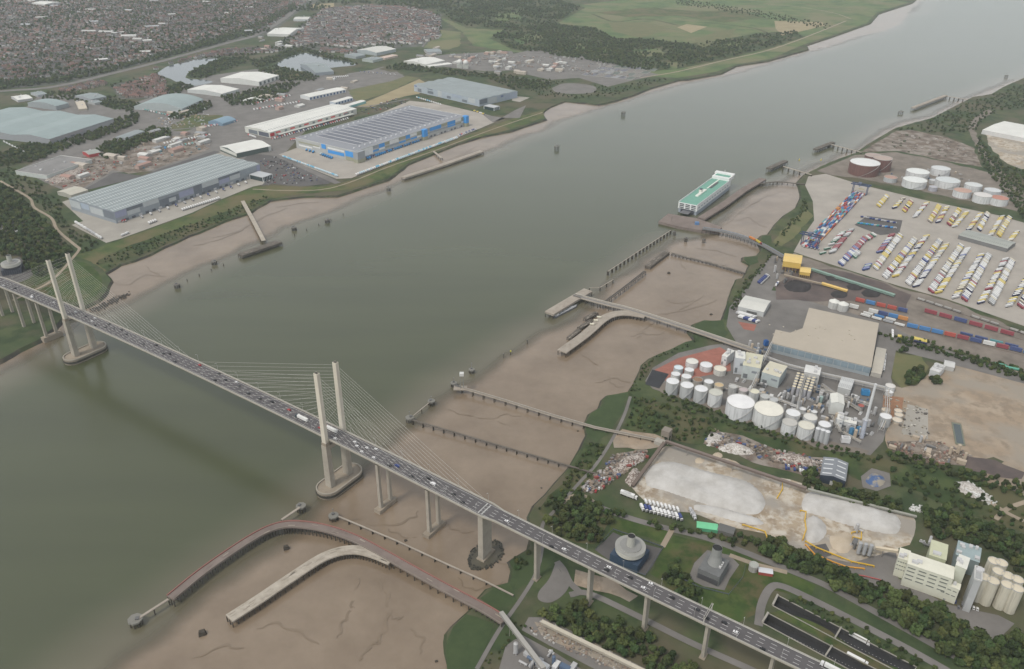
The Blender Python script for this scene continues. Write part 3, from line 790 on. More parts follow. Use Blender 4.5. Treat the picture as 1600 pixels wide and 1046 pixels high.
SS = list(range(S0, S1 + 1, 12))
mb = MB()
prof = lambda s: [(-deck_hw(s), 0.1), (-deck_hw(s), -0.9), (-deck_hw(s) + 4.2, -2.6), (deck_hw(s) - 4.2, -2.6), (deck_hw(s), -0.9), (deck_hw(s), 0.1)]
for s0, s1 in zip(SS, SS[1:]):
    A_ = [bp_(s0, o, z) for o, z in prof(s0)]; B_ = [bp_(s1, o, z) for o, z in prof(s1)]
    mb.add(A_ + B_, [(i, (i + 1) % 6, 6 + (i + 1) % 6, 6 + i) for i in range(6)], 0)
part(mb, 'deck', [pier_m])
mb = MB()
for s0, s1 in zip(SS, SS[1:]):
    w0, w1 = min(deck_hw(s0), 9.9) - 0.7, min(deck_hw(s1), 9.9) - 0.7
    w0, w1 = min(w0, 8.6), min(w1, 8.6)
    mb.add([bp_(s0, -w0, 0.14), bp_(s0, w0, 0.14), bp_(s1, w1, 0.14), bp_(s1, -w1, 0.14)], [(0, 1, 2, 3)])
part(mb, 'road_surface', [road_m])
for sd in (-1, 1):
    mb = MB()
    for s0, s1 in zip(SS, SS[1:]):
        k = lambda s: sd * (deck_hw(s) - 0.45)
        mb.bar(bp_(s0, k(s0), 0.55), bp_(s1, k(s1), 0.55), 0.35, 0.9, 0)
        mb.bar(bp_(s0, k(s0), 1.35), bp_(s1, k(s1), 1.35), 0.25, 0.22, 0)
    part(mb, 'parapet', [mat('parapet_paint', (0.40, 0.39, 0.35), 0.7, 0.12, 0.3)])
mb = MB()
LANES = (-7.2, -3.6, 0.0, 3.6, 7.2)
for o_ in LANES[1:4]:
    s = S0
    while s < S1 - 8:
        w = o_
        mb.add([bp_(s, w - 0.12, 0.165), bp_(s, w + 0.12, 0.165), bp_(s + 4.4, w + 0.12, 0.165), bp_(s + 4.4, w - 0.12, 0.165)], [(0, 1, 2, 3)])
        s += 9
for o_ in (LANES[0], LANES[4]):
    for s0, s1 in zip(SS, SS[1:]):
        w = o_ * 0.985
        mb.add([bp_(s0, w - 0.1, 0.165), bp_(s0, w + 0.1, 0.165), bp_(s1, w + 0.1, 0.165), bp_(s1, w - 0.1, 0.165)], [(0, 1, 2, 3)])
part(mb, 'lane_marking', [white_m])
for sj in (-179.0, -182.5):
    part(MB().add([bp_(sj - 0.55, -7.4, 0.17), bp_(sj - 0.55, 7.4, 0.17), bp_(sj + 0.55, 7.4, 0.17), bp_(sj + 0.55, -7.4, 0.17)], [(3, 2, 1, 0), (0, 1, 2, 3)]), 'expansion_joint', [white_m])
# pylons, caissons
PW = 12.0
def frame_box(mb, s, o, z0, z1, a0, b0, a1, b1, mi=0):
    p = BA + BU * s + BN * o
    vs = []
    for z, a, b2 in ((z0, a0, b0), (z1, a1, b1)):
        for sa, sb in ((-1, -1), (1, -1), (1, 1), (-1, 1)):
            q = p + BU * (sa * a / 2) + BN * (sb * b2 / 2)
            vs.append((q.x, q.y, z))
    mb.add(vs, [(3, 2, 1, 0), (0, 1, 5, 4), (1, 2, 6, 5), (2, 3, 7, 6), (3, 0, 4, 7), (4, 5, 6, 7)], mi)
for s in (0, 450):
    for sd in (-1, 1):
        mb = MB(); frame_box(mb, s, sd * PW, 56, 137.5, 5.2, 3.9, 4.6, 3.6); py = part(mb, 'pylon', [pylon_m])
        c = MB(); frame_box(c, s, sd * PW, 137.5, 137.9, 3.4, 2.6, 3.2, 2.4); c2 = part(c, 'pylon_cap', [dark_m])
        mb = MB(); frame_box(mb, s, sd * PW, 56, 59.2, 6.0, 4.8, 6.0, 4.8); part(mb, 'pylon_collar', [cais_m])
        mb = MB(); frame_box(mb, s, sd * (PW + 0.2), 6.0, 56, 8.0, 6.2, 6.6, 5.2); part(mb, 'pylon_leg', [pier_m])
    mb = MB(); p = BA + BU * s
    mb.bar((*(p + BN * PW), 52.5), (*(p - BN * PW), 52.5), 5.0, 4.0); part(mb, 'cross_beam', [pier_m])
    for (ho, hs, z0, z1, m_) in ((27.5, 12.5, -6, 6.2, cais_m),):
        def stadium(L, R, n=10):
            pts = []
            for k in range(n + 1):
                t = -math.pi / 2 + math.pi * k / n
                pts.append((L - R + R * math.cos(t), R * math.sin(t)))
            for k in range(n + 1):
                t = math.pi / 2 + math.pi * k / n
                pts.append((-L + R + R * math.cos(t), R * math.sin(t)))
            return [tuple(BA + BU * (s + b3) + BN * a3) for a3, b3 in pts]
        ca = part(MB().prism(stadium(ho, hs), z0, z1), 'caisson', [m_])
        wal = MB()
        pts = stadium(ho - 0.6, hs - 0.6)
        for p0, p1 in zip(pts, pts[1:] + pts[:1]):
            wal.bar((*p0, z1 + 0.6), (*p1, z1 + 0.6), 1.2, 1.4)
        part(wal, 'caisson_wall', [pier_m])
        fen = MB()
        pts = stadium(ho + 0.3, hs + 0.3)
        for p0, p1 in zip(pts, pts[1:] + pts[:1]):
            fen.bar((*p0, 3.2), (*p1, 3.2), 0.8, 2.4)
        part(fen, 'fender', [dark_m])
# stays
for s in (0, 450):
    for sd in (-1, 1):
        for dr in (-1, 1):
            reach = (176 if (s == 0) == (dr == -1) else 218)
            for k in range(14):
                zt = 88 + 46 * k / 13
                ds = 20 + (reach - 20) * k / 13
                a = BA + BU * (s + dr * 1.8) + BN * (sd * PW)
                e = bp_(s + dr * ds, sd * 9.4, 0.3)
                part(MB().tube([(a.x, a.y, zt), e], 0.075, 5), 'stay_cable', [cable_m])
# side-span and approach piers
def column_pier(s, plinth=True, z0=5.0, hw=6.8):
    for sd in (-1, 1):
        mb = MB(); frame_box(mb, s, sd * hw, z0 - 0.5, deck_z(s) - 2.5, 3.3, 3.3, 2.8, 2.8)
        part(mb, 'pier', [pier_m])
        mb = MB(); frame_box(mb, s, sd * hw, deck_z(s) - 3.6, deck_z(s) - 2.0, 3.4, 3.4, 3.6, 3.6); part(mb, 'bearing', [dark_m])
    if plinth:
        mb = MB(); frame_box(mb, s, 0, -4, z0, 8.0, 26, 7.4, 25); part(mb, 'pier_base', [cais_m])
for s in (-62, -122):
    column_pier(s)
column_pier(528, True, 6.5)
column_pier(584, False, 4.0)
column_pier(640, False, 4.0)
for s in (700, 760, 820, 880):
    column_pier(s, False, 4.0)
mb = MB(); frame_box(mb, -181, -1, 3.5, deck_z(-181) - 2.5, 3.6, 13, 3.2, 14); part(mb, 'pier', [pier_m])
mb = MB(); frame_box(mb, -181, 5.8, 3.5, deck_z(-181) - 2.5, 5.4, 3.0, 5.0, 2.8); part(mb, 'pier', [pier_m])
mb = MB(); frame_box(mb, -181, -1, -2, 3.6, 9, 20, 8, 18); part(mb, 'pier_base', [cais_m])
scour = MB()
ring = [tuple(BA + BU * (-181 + (13 + 1.5 * math.sin(3 * t / 6)) * math.cos(t / 4)) + BN * (-1 + (20 + 1.5 * math.cos(t)) * math.sin(t / 4))) for t in [k * math.tau / 8 for k in range(32)]]
tag(MB().prism(ring, .2, 2.05).build('scour_pool', mat('scour_mud', (.085, .078, .058), .3, .25, .08)), kind='structure')
for k in range(160):
    t = random.random() * 6.283
    q = BA + BU * (-181 + random.uniform(10, 14.5) * math.cos(t)) + BN * (-1 + random.uniform(16, 21.5) * math.sin(t))
    sz = random.uniform(.8, 2.0)
    scour.box((q.x, q.y, 1.6), (sz, sz * .8, sz * .4 + .5), random.random() * 3, 0, None, (.6, .6))
tag(scour.build('scour_rock', mat('wet_rock', (.05, .048, .04), .7, .3, .4)), 'dark ring of scour rock round the last river pier', kind='stuff')
for s in (-235, -286, -336, -386, -436, -486, -540, -600, -660, -720):
    mb = MB(); o = deck_o(s)
    frame_box(mb, s, o, 3.5, deck_z(s) - 2.5, 2.6, 5.4, 2.2, 8.4); part(mb, 'pier', [pier_m])
    mb = MB(); frame_box(mb, s, o, 3.0, 4.9, 5, 8, 4.6, 7.6); part(mb, 'pier_base', [cais_m])
# lamp posts and the sign gantry on the deck
lamp_me = MB().tube([(0, 0, 0), (0, 0, 9.5), (0, 1.6, 10.2)], 0.09, 5, 0).box((0, 1.9, 10.1), (0.4, 0.9, 0.18), 0, 0).build('street_lamp', rail_m)
lamp_data = lamp_me.data
bpy.data.objects.remove(lamp_me)
for i, s in enumerate(range(-640, 700, 33)):
    for sd in (-1, 1):
        p = bp_(s, sd * (deck_hw(s) - 0.35), 0.1)
        o = inst(lamp_data, 'street_lamp', None, p, BTH + (math.pi if sd > 0 else 0))
        tag(o, 'slim grey lamp post on the %s parapet of the bridge deck' % ('upstream' if sd < 0 else 'downstream'), 'lamp post', 'lamp posts along the bridge deck')
sg = -384
gp = empty('sign_gantry', bp_(sg, 0, 0), BTH, 'grey steel lattice sign gantry spanning the road on the bridge approach', 'gantry')
mb = MB()
for sd in (-1, 1):
    mb.bar((0, sd * 8.2, -0.5), (0, sd * 8.2, 6.8), 0.6, 0.6)
mb.build('post', steel, gp)
mb = MB()
for z in (6.4, 7.6):
    for x in (-0.6, 0.6):
        mb.bar((x, -8.4, z), (x, 8.4, z), 0.18, 0.18)
for k in range(12):
    y = -8.4 + k * 1.4
    mb.bar((-0.6, y, 6.4), (-0.6, y + 1.4, 7.6), 0.12, 0.12); mb.bar((0.6, y, 7.6), (0.6, y + 1.4, 6.4), 0.12, 0.12)
mb.build('lattice_beam', steel, gp)
for y in (-5.4, -1.8, 1.8, 5.4):
    MB().box((0.8, y, 5.6), (0.25, 2.0, 1.8)).build('sign_panel', paint((0.05, 0.05, 0.055)), gp)

# ------------------------------------------------------------------ vehicles
glass_m = mat('vehicle_glass', (0.02, 0.022, 0.026), 0.1, 0.05, 1.0, 0.6)
tyre_m = mat('tyre', (0.018, 0.018, 0.018), 0.9, 0.1, 1.0)
CARC = {'white': (0.72, 0.72, 0.72), 'black': (0.018, 0.018, 0.02), 'grey': (0.16, 0.16, 0.17), 'silver': (0.42, 0.43, 0.44), 'red': (0.42, 0.03, 0.035), 'blue': (0.035, 0.06, 0.20), 'dark': (0.035, 0.036, 0.042)}
def car_meshes(L=4.4, W=1.8, van=False):
    b_ = MB()
    if van:
        prof_ = [(-L / 2, 0.35), (L / 2, 0.35), (L / 2, 1.0), (L / 2 - 0.9, 1.25), (L / 2 - 1.6, 2.1), (-L / 2, 2.1)]
    else:
        prof_ = [(-L / 2, 0.3), (L / 2, 0.3), (L / 2, 0.7), (L / 2 - 1.1, 0.92), (L / 2 - 1.8, 1.42), (-L / 2 + 1.0, 1.45), (-L / 2 + 0.1, 0.95)]
    n = len(prof_)
    vs = [(x, -W / 2, z) for x, z in prof_] + [(x, W / 2, z) for x, z in prof_]
    b_.add(vs, [(i, (i + 1) % n, n + (i + 1) % n, n + i) for i in range(n)] + [tuple(range(n - 1, -1, -1)), tuple(range(n, 2 * n))])
    gl = MB()
    z0, z1 = (1.3, 1.95) if van else (0.95, 1.36)
    xf = L / 2 - (1.0 if van else 1.15)
    xb = xf - (0.8 if van else 0.72)
    gl.add([(xf, -W / 2 + .1, z0 - .02), (xf, W / 2 - .1, z0 - .02), (xb, W / 2 - .2, z1 + 0.1), (xb, -W / 2 + .2, z1 + 0.1)], [(0, 1, 2, 3)])
    e = -L / 2 + (2.6 if van else 0.8)
    for sd in (-1, 1):
        y = sd * (W / 2 + 0.012)
        q = [(xf - .3, y, z0), (xb - .05, y, z1), (e, y, z1), (e - .3, y, z0)]
        gl.add(q, [(0, 1, 2, 3)])
    if not van:
        gl.add([(-L / 2 + .95, -W / 2 + .2, z1 + .04), (-L / 2 + .95, W / 2 - .2, z1 + .04), (-L / 2 + .15, W / 2 - .1, z0 + .02), (-L / 2 + .15, -W / 2 + .1, z0 + .02)], [(0, 1, 2, 3)])
        for v in range(len(gl.v) - 4, len(gl.v)):
            x, y, z = gl.v[v]; gl.v[v] = (x - 0.02, y, z + 0.03)
    for v in range(4):
        x, y, z = gl.v[v]; gl.v[v] = (x + 0.03, y, z + 0.03)
    w = MB()
    wv = []
    for yy in (-0.11, 0.11):
        for k in range(10):
            t = 2 * math.pi * k / 10
            wv.append((0.33 * math.cos(t), yy, 0.33 * math.sin(t)))
    w.add(wv, [(k, (k + 1) % 10, 10 + (k + 1) % 10, 10 + k) for k in range(10)] + [tuple(range(9, -1, -1)), tuple(range(10, 20))])
    return b_, gl, w
def mesh_only(mb, name, mats):
    o = mb.build(name, mats)
    me = o.data
    bpy.data.objects.remove(o)
    return me
VEH = {}
for kind in ('car', 'van'):
    L, W = (4.4, 1.8) if kind == 'car' else (5.6, 2.05)
    b_, gl, w = car_meshes(L, W, kind == 'van')
    VEH[kind] = ({c: mesh_only(b_, 'body', paint(rgb, 0.35)) for c, rgb in CARC.items()}, mesh_only(gl, 'window', glass_m), mesh_only(w, 'wheel', tyre_m), L, W)
    # small one-piece version for parked rows
    joined = MB(); joined.add(b_.v, b_.f, 0); joined.add(gl.v, gl.f, 1)
    for sx in (-1, 1):
        for sy in (-1, 1):
            joined.add([(x + sx * L * .31, y + sy * (W / 2 - .1), z + .33) for x, y, z in w.v], w.f, 2)
    VEH[kind + '_p'] = {c: mesh_only(joined, kind, [paint(rgb, 0.35), glass_m, tyre_m]) for c, rgb in CARC.items()}
def vehicle(kind, colour, loc, rz, label, group, slope=0.0):
    bodies, gl, w, L, W = VEH[kind]
    e = empty('car' if kind == 'car' else 'van', loc, rz, label, kind, group)
    e.rotation_euler = (0, slope, rz)
    inst(bodies[colour], 'body', e); inst(gl, 'window', e)
    for sx in (-1, 1):
        for sy in (-1, 1):
            inst(w, 'wheel', e, (sx * L * .31, sy * (W / 2 - .1), .33))
    return e
LOR = {}
def lorry(loc, rz, box_rgb, cab_rgb, label, group=None, slope=0.0, L=13.6, box_name='trailer'):
    e = empty('lorry', loc, rz, label, 'lorry', group)
    e.rotation_euler = (0, slope, rz)
    k = (box_rgb, cab_rgb, L)
    if k not in LOR:
        t = MB().box((0, 0, 1.15), (L, 2.5, 2.75)).box((0, 0, 0.85), (L * .95, 1.2, .3))
        c = MB()
        pr = [(0, .5), (2.3, .5), (2.3, 1.6), (2.1, 3.0), (1.6, 3.55), (0, 3.7)]
        n = len(pr)
        c.add([(x, -1.22, z) for x, z in pr] + [(x, 1.22, z) for x, z in pr], [(i, (i + 1) % n, n + (i + 1) % n, n + i) for i in range(n)] + [tuple(range(n - 1, -1, -1)), tuple(range(n, 2 * n))])
        gw = MB().add([(2.33, -1.05, 1.7), (2.33, 1.05, 1.7), (2.16, 1.05, 2.85), (2.16, -1.05, 2.85)], [(0, 1, 2, 3)])
        LOR[k] = (mesh_only(t, 'trailer', paint(box_rgb)), mesh_only(c, 'cab', paint(cab_rgb, .4)), mesh_only(gw, 'windscreen', glass_m))
    t, c, gw = LOR[k]
    inst(t, 'trailer', e, (-1.2, 0, 0))
    cb = inst(c, 'cab', e, (L / 2 - .6, 0, 0))
    inst(gw, 'windscreen', cb)
    w = VEH['van'][2]
    for x in (L / 2 + .8, L / 2 - 2.2, -L / 2 + .6, -L / 2 + 1.9, -L / 2 + 3.2):
        for sy in (-1, 1):
            inst(w, 'wheel', e, (x - (1.2 if x < L / 2 - 3 else 0), sy * 1.1, .5), 0, 1.5)
    return e
def on_deck(x, y):
    z = 55.0
    for _ in range(12):
        p = Vector(g(x, y, z)) - BA
        z = deck_z(p.dot(BU))
    s = p.dot(BU)
    return s, p.dot(BN) - deck_o(s)
traffic = {'white': [(525, 686), (554.7, 692), (558, 698.6), (565, 707.7), (573, 701.7), (584, 716.8), (587, 704), (792, 815.6), (883, 858), (952, 888), (1017, 914), (1006, 919), (1150, 988.6), (52, 462), (84, 474), (95, 487), (117, 489), (147, 498.6), (144, 503), (372, 597), (3.4, 448)],
    'black': [(723, 786), (861.5, 855), (948, 892), (984, 905), (1049.6, 936), (1104, 967), (1131, 975), (1192, 1014), (708, 774), (669, 749), (642, 746), (607, 730), (24, 451), (148, 509.5), (164, 513), (188, 517), (224, 539), (245, 540), (265, 554), (337, 595), (343, 585), (407.5, 624), (425, 629)],
    'dark': [(135, 494.5), (169, 508), (176, 515), (198, 523), (255.6, 553), (275.6, 565), (353, 594), (374.6, 604), (389.6, 615), (1088, 955)], 'red': [(452, 641.5), (501, 669), (312, 571.6)]}
for c, L in traffic.items():
    for i, (x, y) in enumerate(L):
        s, o = on_deck(x, y)
        o = min(LANES[1:] , key=lambda q: abs(o - (q - 1.8))) - 1.8
        sl = math.atan((deck_z(s + 1) - deck_z(s)) / 1)
        vehicle('car', c, bp_(s, o, 0.17), BTH, '%s car driving across the bridge %s' % (c if c != 'dark' else 'charcoal', 'above the open river' if s > -40 else 'beyond the cables towards the shore'), 'cars on the bridge', -sl)
for (x, y, kd, c, lb) in ((620, 729.7, 'van', 'blue', 'dark blue van on the bridge under the stay cables'), (676, 757.8, 'van', 'white', 'white van on the bridge near the end of the cables'), (49, 466, 'van', 'white', 'white van on the bridge beyond the far pylons')):
    s, o = on_deck(x, y)
    o = min(LANES[1:], key=lambda q: abs(o - (q - 1.8))) - 1.8
    vehicle(kd, c, bp_(s, o, 0.17), BTH, lb, 'vans on the bridge', -math.atan(deck_z(s + 1) - deck_z(s)))
W_, C_ = (0.72, 0.72, 0.70), (0.65, 0.65, 0.65)
for (x, y, bc, cc, lb) in ((472, 656, W_, (.03, .05, .06), 'white articulated lorry with dark cab crossing mid river'), (516.5, 674, (.7, .7, .68), (.35, .03, .03), 'white lorry passing between the near pylons'), (1300, 1046, (.68, .68, .66), C_, 'white lorry on the approach viaduct beyond the sign gantry')):
    s, o = on_deck(x, y)
    o = min(LANES[1:], key=lambda q: abs(o - (q - 1.8))) - 1.8
    lorry(bp_(s, o, 0.17), BTH, bc, cc, lb, None, -math.atan(deck_z(s + 1) - deck_z(s)))
# the two lorries in the tunnel approaches
for (x, y, t, lb) in ((1342, 1001, 0, 'white articulated lorry in the outer tunnel approach cutting'), (1338, 1034, 1, 'white articulated lorry in the inner tunnel approach cutting')):
    a, b_, c, d = [Vector((p[0], p[1], 0)) for p in trench_loops[t]]
    dirv = (c - b_).normalized()
    p = gz(x, y, 0)
    f_ = max(0, min(1, (p - b_).dot(dirv) / (c - b_).length))
    lorry((p.x, p.y, -3.0 + 5.5 * f_ + 0.05), math.atan2(dirv.y, dirv.x), (.72, .72, .7), (.7, .7, .7), lb)
# ------------------------------------------------------------------ buildings
conc_w = mat('wall_concrete', (0.36, 0.35, 0.32), 0.8, 0.1, 0.1)
def fit_rect(px, z):
    P = [Vector(g(x, y, z)) for x, y in px]
    c = sum(P, Vector((0, 0))) / 4
    ux = ((P[1] - P[0]) + (P[2] - P[3])) / 2
    L = ux.length
    ux.normalize()
    uy = Vector((-ux.y, ux.x))
    W = abs(((P[3] - P[0]) + (P[2] - P[1])).dot(uy)) / 2
    return c, math.atan2(ux.y, ux.x), L, W
ROOFS = {}
FOOT = []
def ribbed(name, rgb, pitch=2.0, amt=0.10, rough=0.6):
    """profiled sheet: fine ribs running across the local y axis"""
    if name in ROOFS:
        return ROOFS[name]
    m = mat(name, rgb, rough, 0.09, 0.03, 0.35, detail=8)
    nt = m.node_tree
    b = nt.nodes['Principled BSDF']
    tc = next(n for n in nt.nodes if n.type == 'TEX_COORD')
    w = nt.nodes.new('ShaderNodeTexWave')
    w.bands_direction = 'X'
    w.inputs['Scale'].default_value = 0.314 / pitch
    w.inputs['Distortion'].default_value = 0.0
    nt.links.new(tc.outputs['Object'], w.inputs['Vector'])
    bp = nt.nodes.new('ShaderNodeBump')
    bp.inputs['Strength'].default_value = amt * 3
    bp.inputs['Distance'].default_value = 0.3
    nt.links.new(w.outputs['Fac'], bp.inputs['Height'])
    nt.links.new(bp.outputs[0], b.inputs['Normal'])
    ROOFS[name] = m
    return m
def warehouse(label, px, h, wall, roof, cat='warehouse', name='warehouse', gables=1, rise=0.06, sky=None, docks=0, panels=(), base=ZL, arch=False, parapet=False, plinth=None, vents=0, ridge='x', stripes=None, doors_side='F', fascia=None):
    c, rz, L, W = fit_rect(px, base + h)
    e = empty(name, (c.x, c.y, base), rz, label, cat)
    FOOT.append((c.x, c.y, rz, L, W))
    wm_, rm = (paint(w) if isinstance(w, tuple) else w for w in (wall, roof))
    # walls
    b_ = MB().box((0, 0, -0.6), (L, W, h + 0.3), 0, 0)
    b_.build('wall', [wm_], e)
    if plinth:
        MB().box((0, 0, -0.5), (L + 0.25, W + 0.25, h * 0.28 + 0.5)).build('lower_wall', [paint(plinth)], e)
    # roof
    r = MB()
    X = L / 2 + 0.25
    def zt(y):
        if parapet:
            return h
        if arch:
            return h + rise * W * (1 - (2 * y / W) ** 2)
        w = W / gables
        t = ((y + W / 2) % w) / w
        return h + rise * w * (1 - abs(2 * t - 1))
    if ridge == 'y':
        for sx in (-1, 1):
            r.add([(0, -W / 2 - .3, h + rise * L), (0, W / 2 + .3, h + rise * L), (sx * X, W / 2 + .3, h), (sx * X, -W / 2 - .3, h)], [(0, 1, 2, 3)], 0)
        r.add([(-X, -W / 2, h - .3), (X, -W / 2, h - .3), (0, -W / 2, h + rise * L - .05)], [(0, 1, 2)], 1)
        r.add([(-X, W / 2, h - .3), (X, W / 2, h - .3), (0, W / 2, h + rise * L - .05)], [(2, 1, 0)], 1)
    else:
        n = 12 if arch else gables * 2
        ys_ = [-W / 2 - .2 + (W + .4) * k / n for k in range(n + 1)]
        zs_ = [h if parapet else (h + rise * W * max(0, 1 - (2 * k / n - 1) ** 2) if arch else h + (rise * W / gables if k % 2 else 0)) for k in range(n + 1)]
        for k in range(n):
            r.add([(-X, ys_[k], zs_[k]), (X, ys_[k], zs_[k]), (X, ys_[k + 1], zs_[k + 1]), (-X, ys_[k + 1], zs_[k + 1])], [(0, 1, 2, 3)], 0)
        for sx in (-1, 1):
            pts = [(sx * X, y, z) for y, z in zip(ys_, zs_)]
            r.add(pts + [(sx * X, ys_[-1], h - .5), (sx * X, ys_[0], h - .5)], [tuple(range(len(pts) + 2))], 1)
        for y in (ys_[0], ys_[-1]):
            r.add([(-X, y, h - .5), (X, y, h - .5), (X, y, h), (-X, y, h)], [(0, 1, 2, 3)], 1)
    ro = r.build('roof', [rm, wm_], e)
    if parapet:
        pp = MB()
        for a, b2 in (((-L / 2, -W / 2), (L / 2, -W / 2)), ((L / 2, -W / 2), (L / 2, W / 2)), ((L / 2, W / 2), (-L / 2, W / 2)), ((-L / 2, W / 2), (-L / 2, -W / 2))):
            pp.bar((*a, h + .4), (*b2, h + .4), .7, 1.4)
        pp.build('parapet', [paint(fascia or (0.55, 0.55, 0.53))], e)
    if sky:                              # rooflights: rows along x, many small sheets
        rows, cols, rgb = sky[:3]
        frac = sky[3] if len(sky) > 3 else 0.45
        s_ = MB()
        for i in range(rows):
            for j in range(cols):
                y0 = -W / 2 + W * (i + 0.5 - frac / 2) / rows
                y1 = y0 + W * frac / rows
                x0 = -L / 2 + L * (j + 0.3) / cols
                x1 = x0 + L * 0.34 / cols
                s_.add([(x0, y0, zt(y0) + .12), (x1, y0, zt(y0) + .12), (x1, y1, zt(y1) + .12), (x0, y1, zt(y1) + .12)], [(0, 1, 2, 3)])
        so = s_.build('rooflights', [paint(rgb, 0.4)], ro)
        tag(so, kind='stuff')
    if stripes:                          # ridge flashings across the roof, each its own strip
        n, rgb, wd = stripes
        for j in range(n):
            x = -L / 2 + L * (j + 0.5) / n
            MB().bar((x, -W / 2 * .86, h + .25 + (rise * W * 0 if parapet else 0)), (x, W / 2 * .86, h + .25), wd, .3).build('roof_strip', [paint(rgb)], ro)
    for v in range(vents):
        MB().box((L * (random.random() - .5) * .8, W * (random.random() - .5) * .7, zt(0) - .2 if not parapet else h), (2 + random.random() * 3, 2 + random.random() * 2, 1.6 + random.random())).build('roof_vent', [paint((.5, .5, .5))], ro)
    SIDE = {'F': lambda u, o: (-L / 2 + L * u, -W / 2 - o), 'B': lambda u, o: (L / 2 - L * u, W / 2 + o), 'L': lambda u, o: (-L / 2 - o, W / 2 - W * u), 'R': lambda u, o: (L / 2 + o, -W / 2 + W * u)}
    for p in panels:
        sd, u0, u1, z0, z1, rgb = p[:6]
        nm = p[6] if len(p) > 6 else 'wall_panel'
        a, b2 = SIDE[sd](u0, .12), SIDE[sd](u1, .12)
        th = p[7] if len(p) > 7 else .3
        MB().bar((*a, (z0 + z1) / 2 * h), (*b2, (z0 + z1) / 2 * h), th, (z1 - z0) * h).build(nm, [paint(rgb)], e)
    for k in range(docks):
        u = (k + .5) / docks
        a, b2 = SIDE[doors_side](u - .25 / docks, .16), SIDE[doors_side](u + .25 / docks, .16)
        MB().bar((*a, 2.3), (*b2, 2.3), .35, 4.4).build('dock_door', [paint((.10, .11, .13) if k % 3 else (.5, .5, .5))], e)
    return e, L, W
def rr(*a):
    return random.choice(a)
LAV, GRY, DGR, PAL = (.30, .32, .44), (.27, .30, .33), (.15, .17, .20), (.44, .47, .48)
r_grey = ribbed('roof_blue_grey', (.25, .285, .29))
r_pale = ribbed('roof_pale', (.56, .56, .52))
r_white = ribbed('roof_white', (.66, .66, .62))
r_green = ribbed('roof_green_grey', (.27, .33, .33))
r_dark = ribbed('roof_dark_grey', (.21, .225, .245))
r_tan = mat('roof_tan', (.41, .365, .30), .8, .06, .03, .2, detail=8)
# the long grey warehouse by the bridge
pn = []
for u0, u1, z0, z1, c in ((0, .07, .45, .95, LAV), (.07, .15, .35, .72, PAL), (.07, .17, .72, .98, DGR), (.17, .27, .6, .98, PAL), (.27, .40, .1, .75, DGR), (.33, .38, .3, .62, PAL), (.40, .50, .35, .85, LAV), (.50, .56, .05, .95, DGR), (.56, .68, .55, .98, PAL), (.56, .68, .08, .55, DGR), (.68, .76, .35, .75, LAV), (.76, .84, .4, .8, PAL), (.68, .84, .75, .98, DGR), (.84, .97, .1, .7, GRY), (.97, 1, .1, .98, LAV)):
    pn.append(('F', u0 + .002, u1 - .002, z0, z1, c, 'wall_panel', .25 + .1 * random.random()))
for u0, u1, z0, z1, c in ((0, .25, .3, .9, PAL), (.25, .45, .45, .92, (.36, .42, .50)), (.45, .75, .3, .85, PAL), (.75, 1, .3, .95, DGR)):
    pn.append(('L', u0 + .01, u1 - .01, z0, z1, c, 'wall_panel', .3))
warehouse('long blue grey warehouse with rows of rooflights and lavender wall panels near the bridge', [(168, 334), (398, 260), (345, 238), (117, 308)], 22, GRY, r_grey, gables=4, sky=(8, 62, (.50, .54, .54)), panels=pn, docks=24)
def office(label, px, h):
    c, rz, L, W = fit_rect(px, ZL + h)
    e = empty('office', (c.x, c.y, ZL), rz, label, 'office')
    MB().box((0, 0, 0), (L - 1.2, W - 1.2, h - .5)).build('glass_wall', [mat('office_glass', (.03, .05, .055), .15, .1, .2, .6)], e)
    MB().box((0, 0, h - 1.2), (L, W, 1.2)).build('roof', [paint((.45, .47, .48))], e)
    f = MB()
    for sx in (-1, 1):
        for sy in (-1, 1):
            f.box((sx * (L / 2 - .5), sy * (W / 2 - .5), 0), (1.1, 1.1, h - 1.2))
    f.build('frame', [paint((.72, .74, .74))], e)
    for k in range(1, 6):
        MB().box((-L / 2 + L * k / 6, -W / 2 + .35, 0), (.6, .6, h - 1.2)).build('mullion', [paint((.65, .67, .68))], e)
    return e
office('glass office block with white frame at the end of the long warehouse', [(407.6, 278), (423, 273.5), (407, 266), (392, 272)], 10)
office('glass office block with white frame beside the blue grey warehouse by the shore', [(772, 169), (780, 166), (766, 163), (756, 165)], 9)
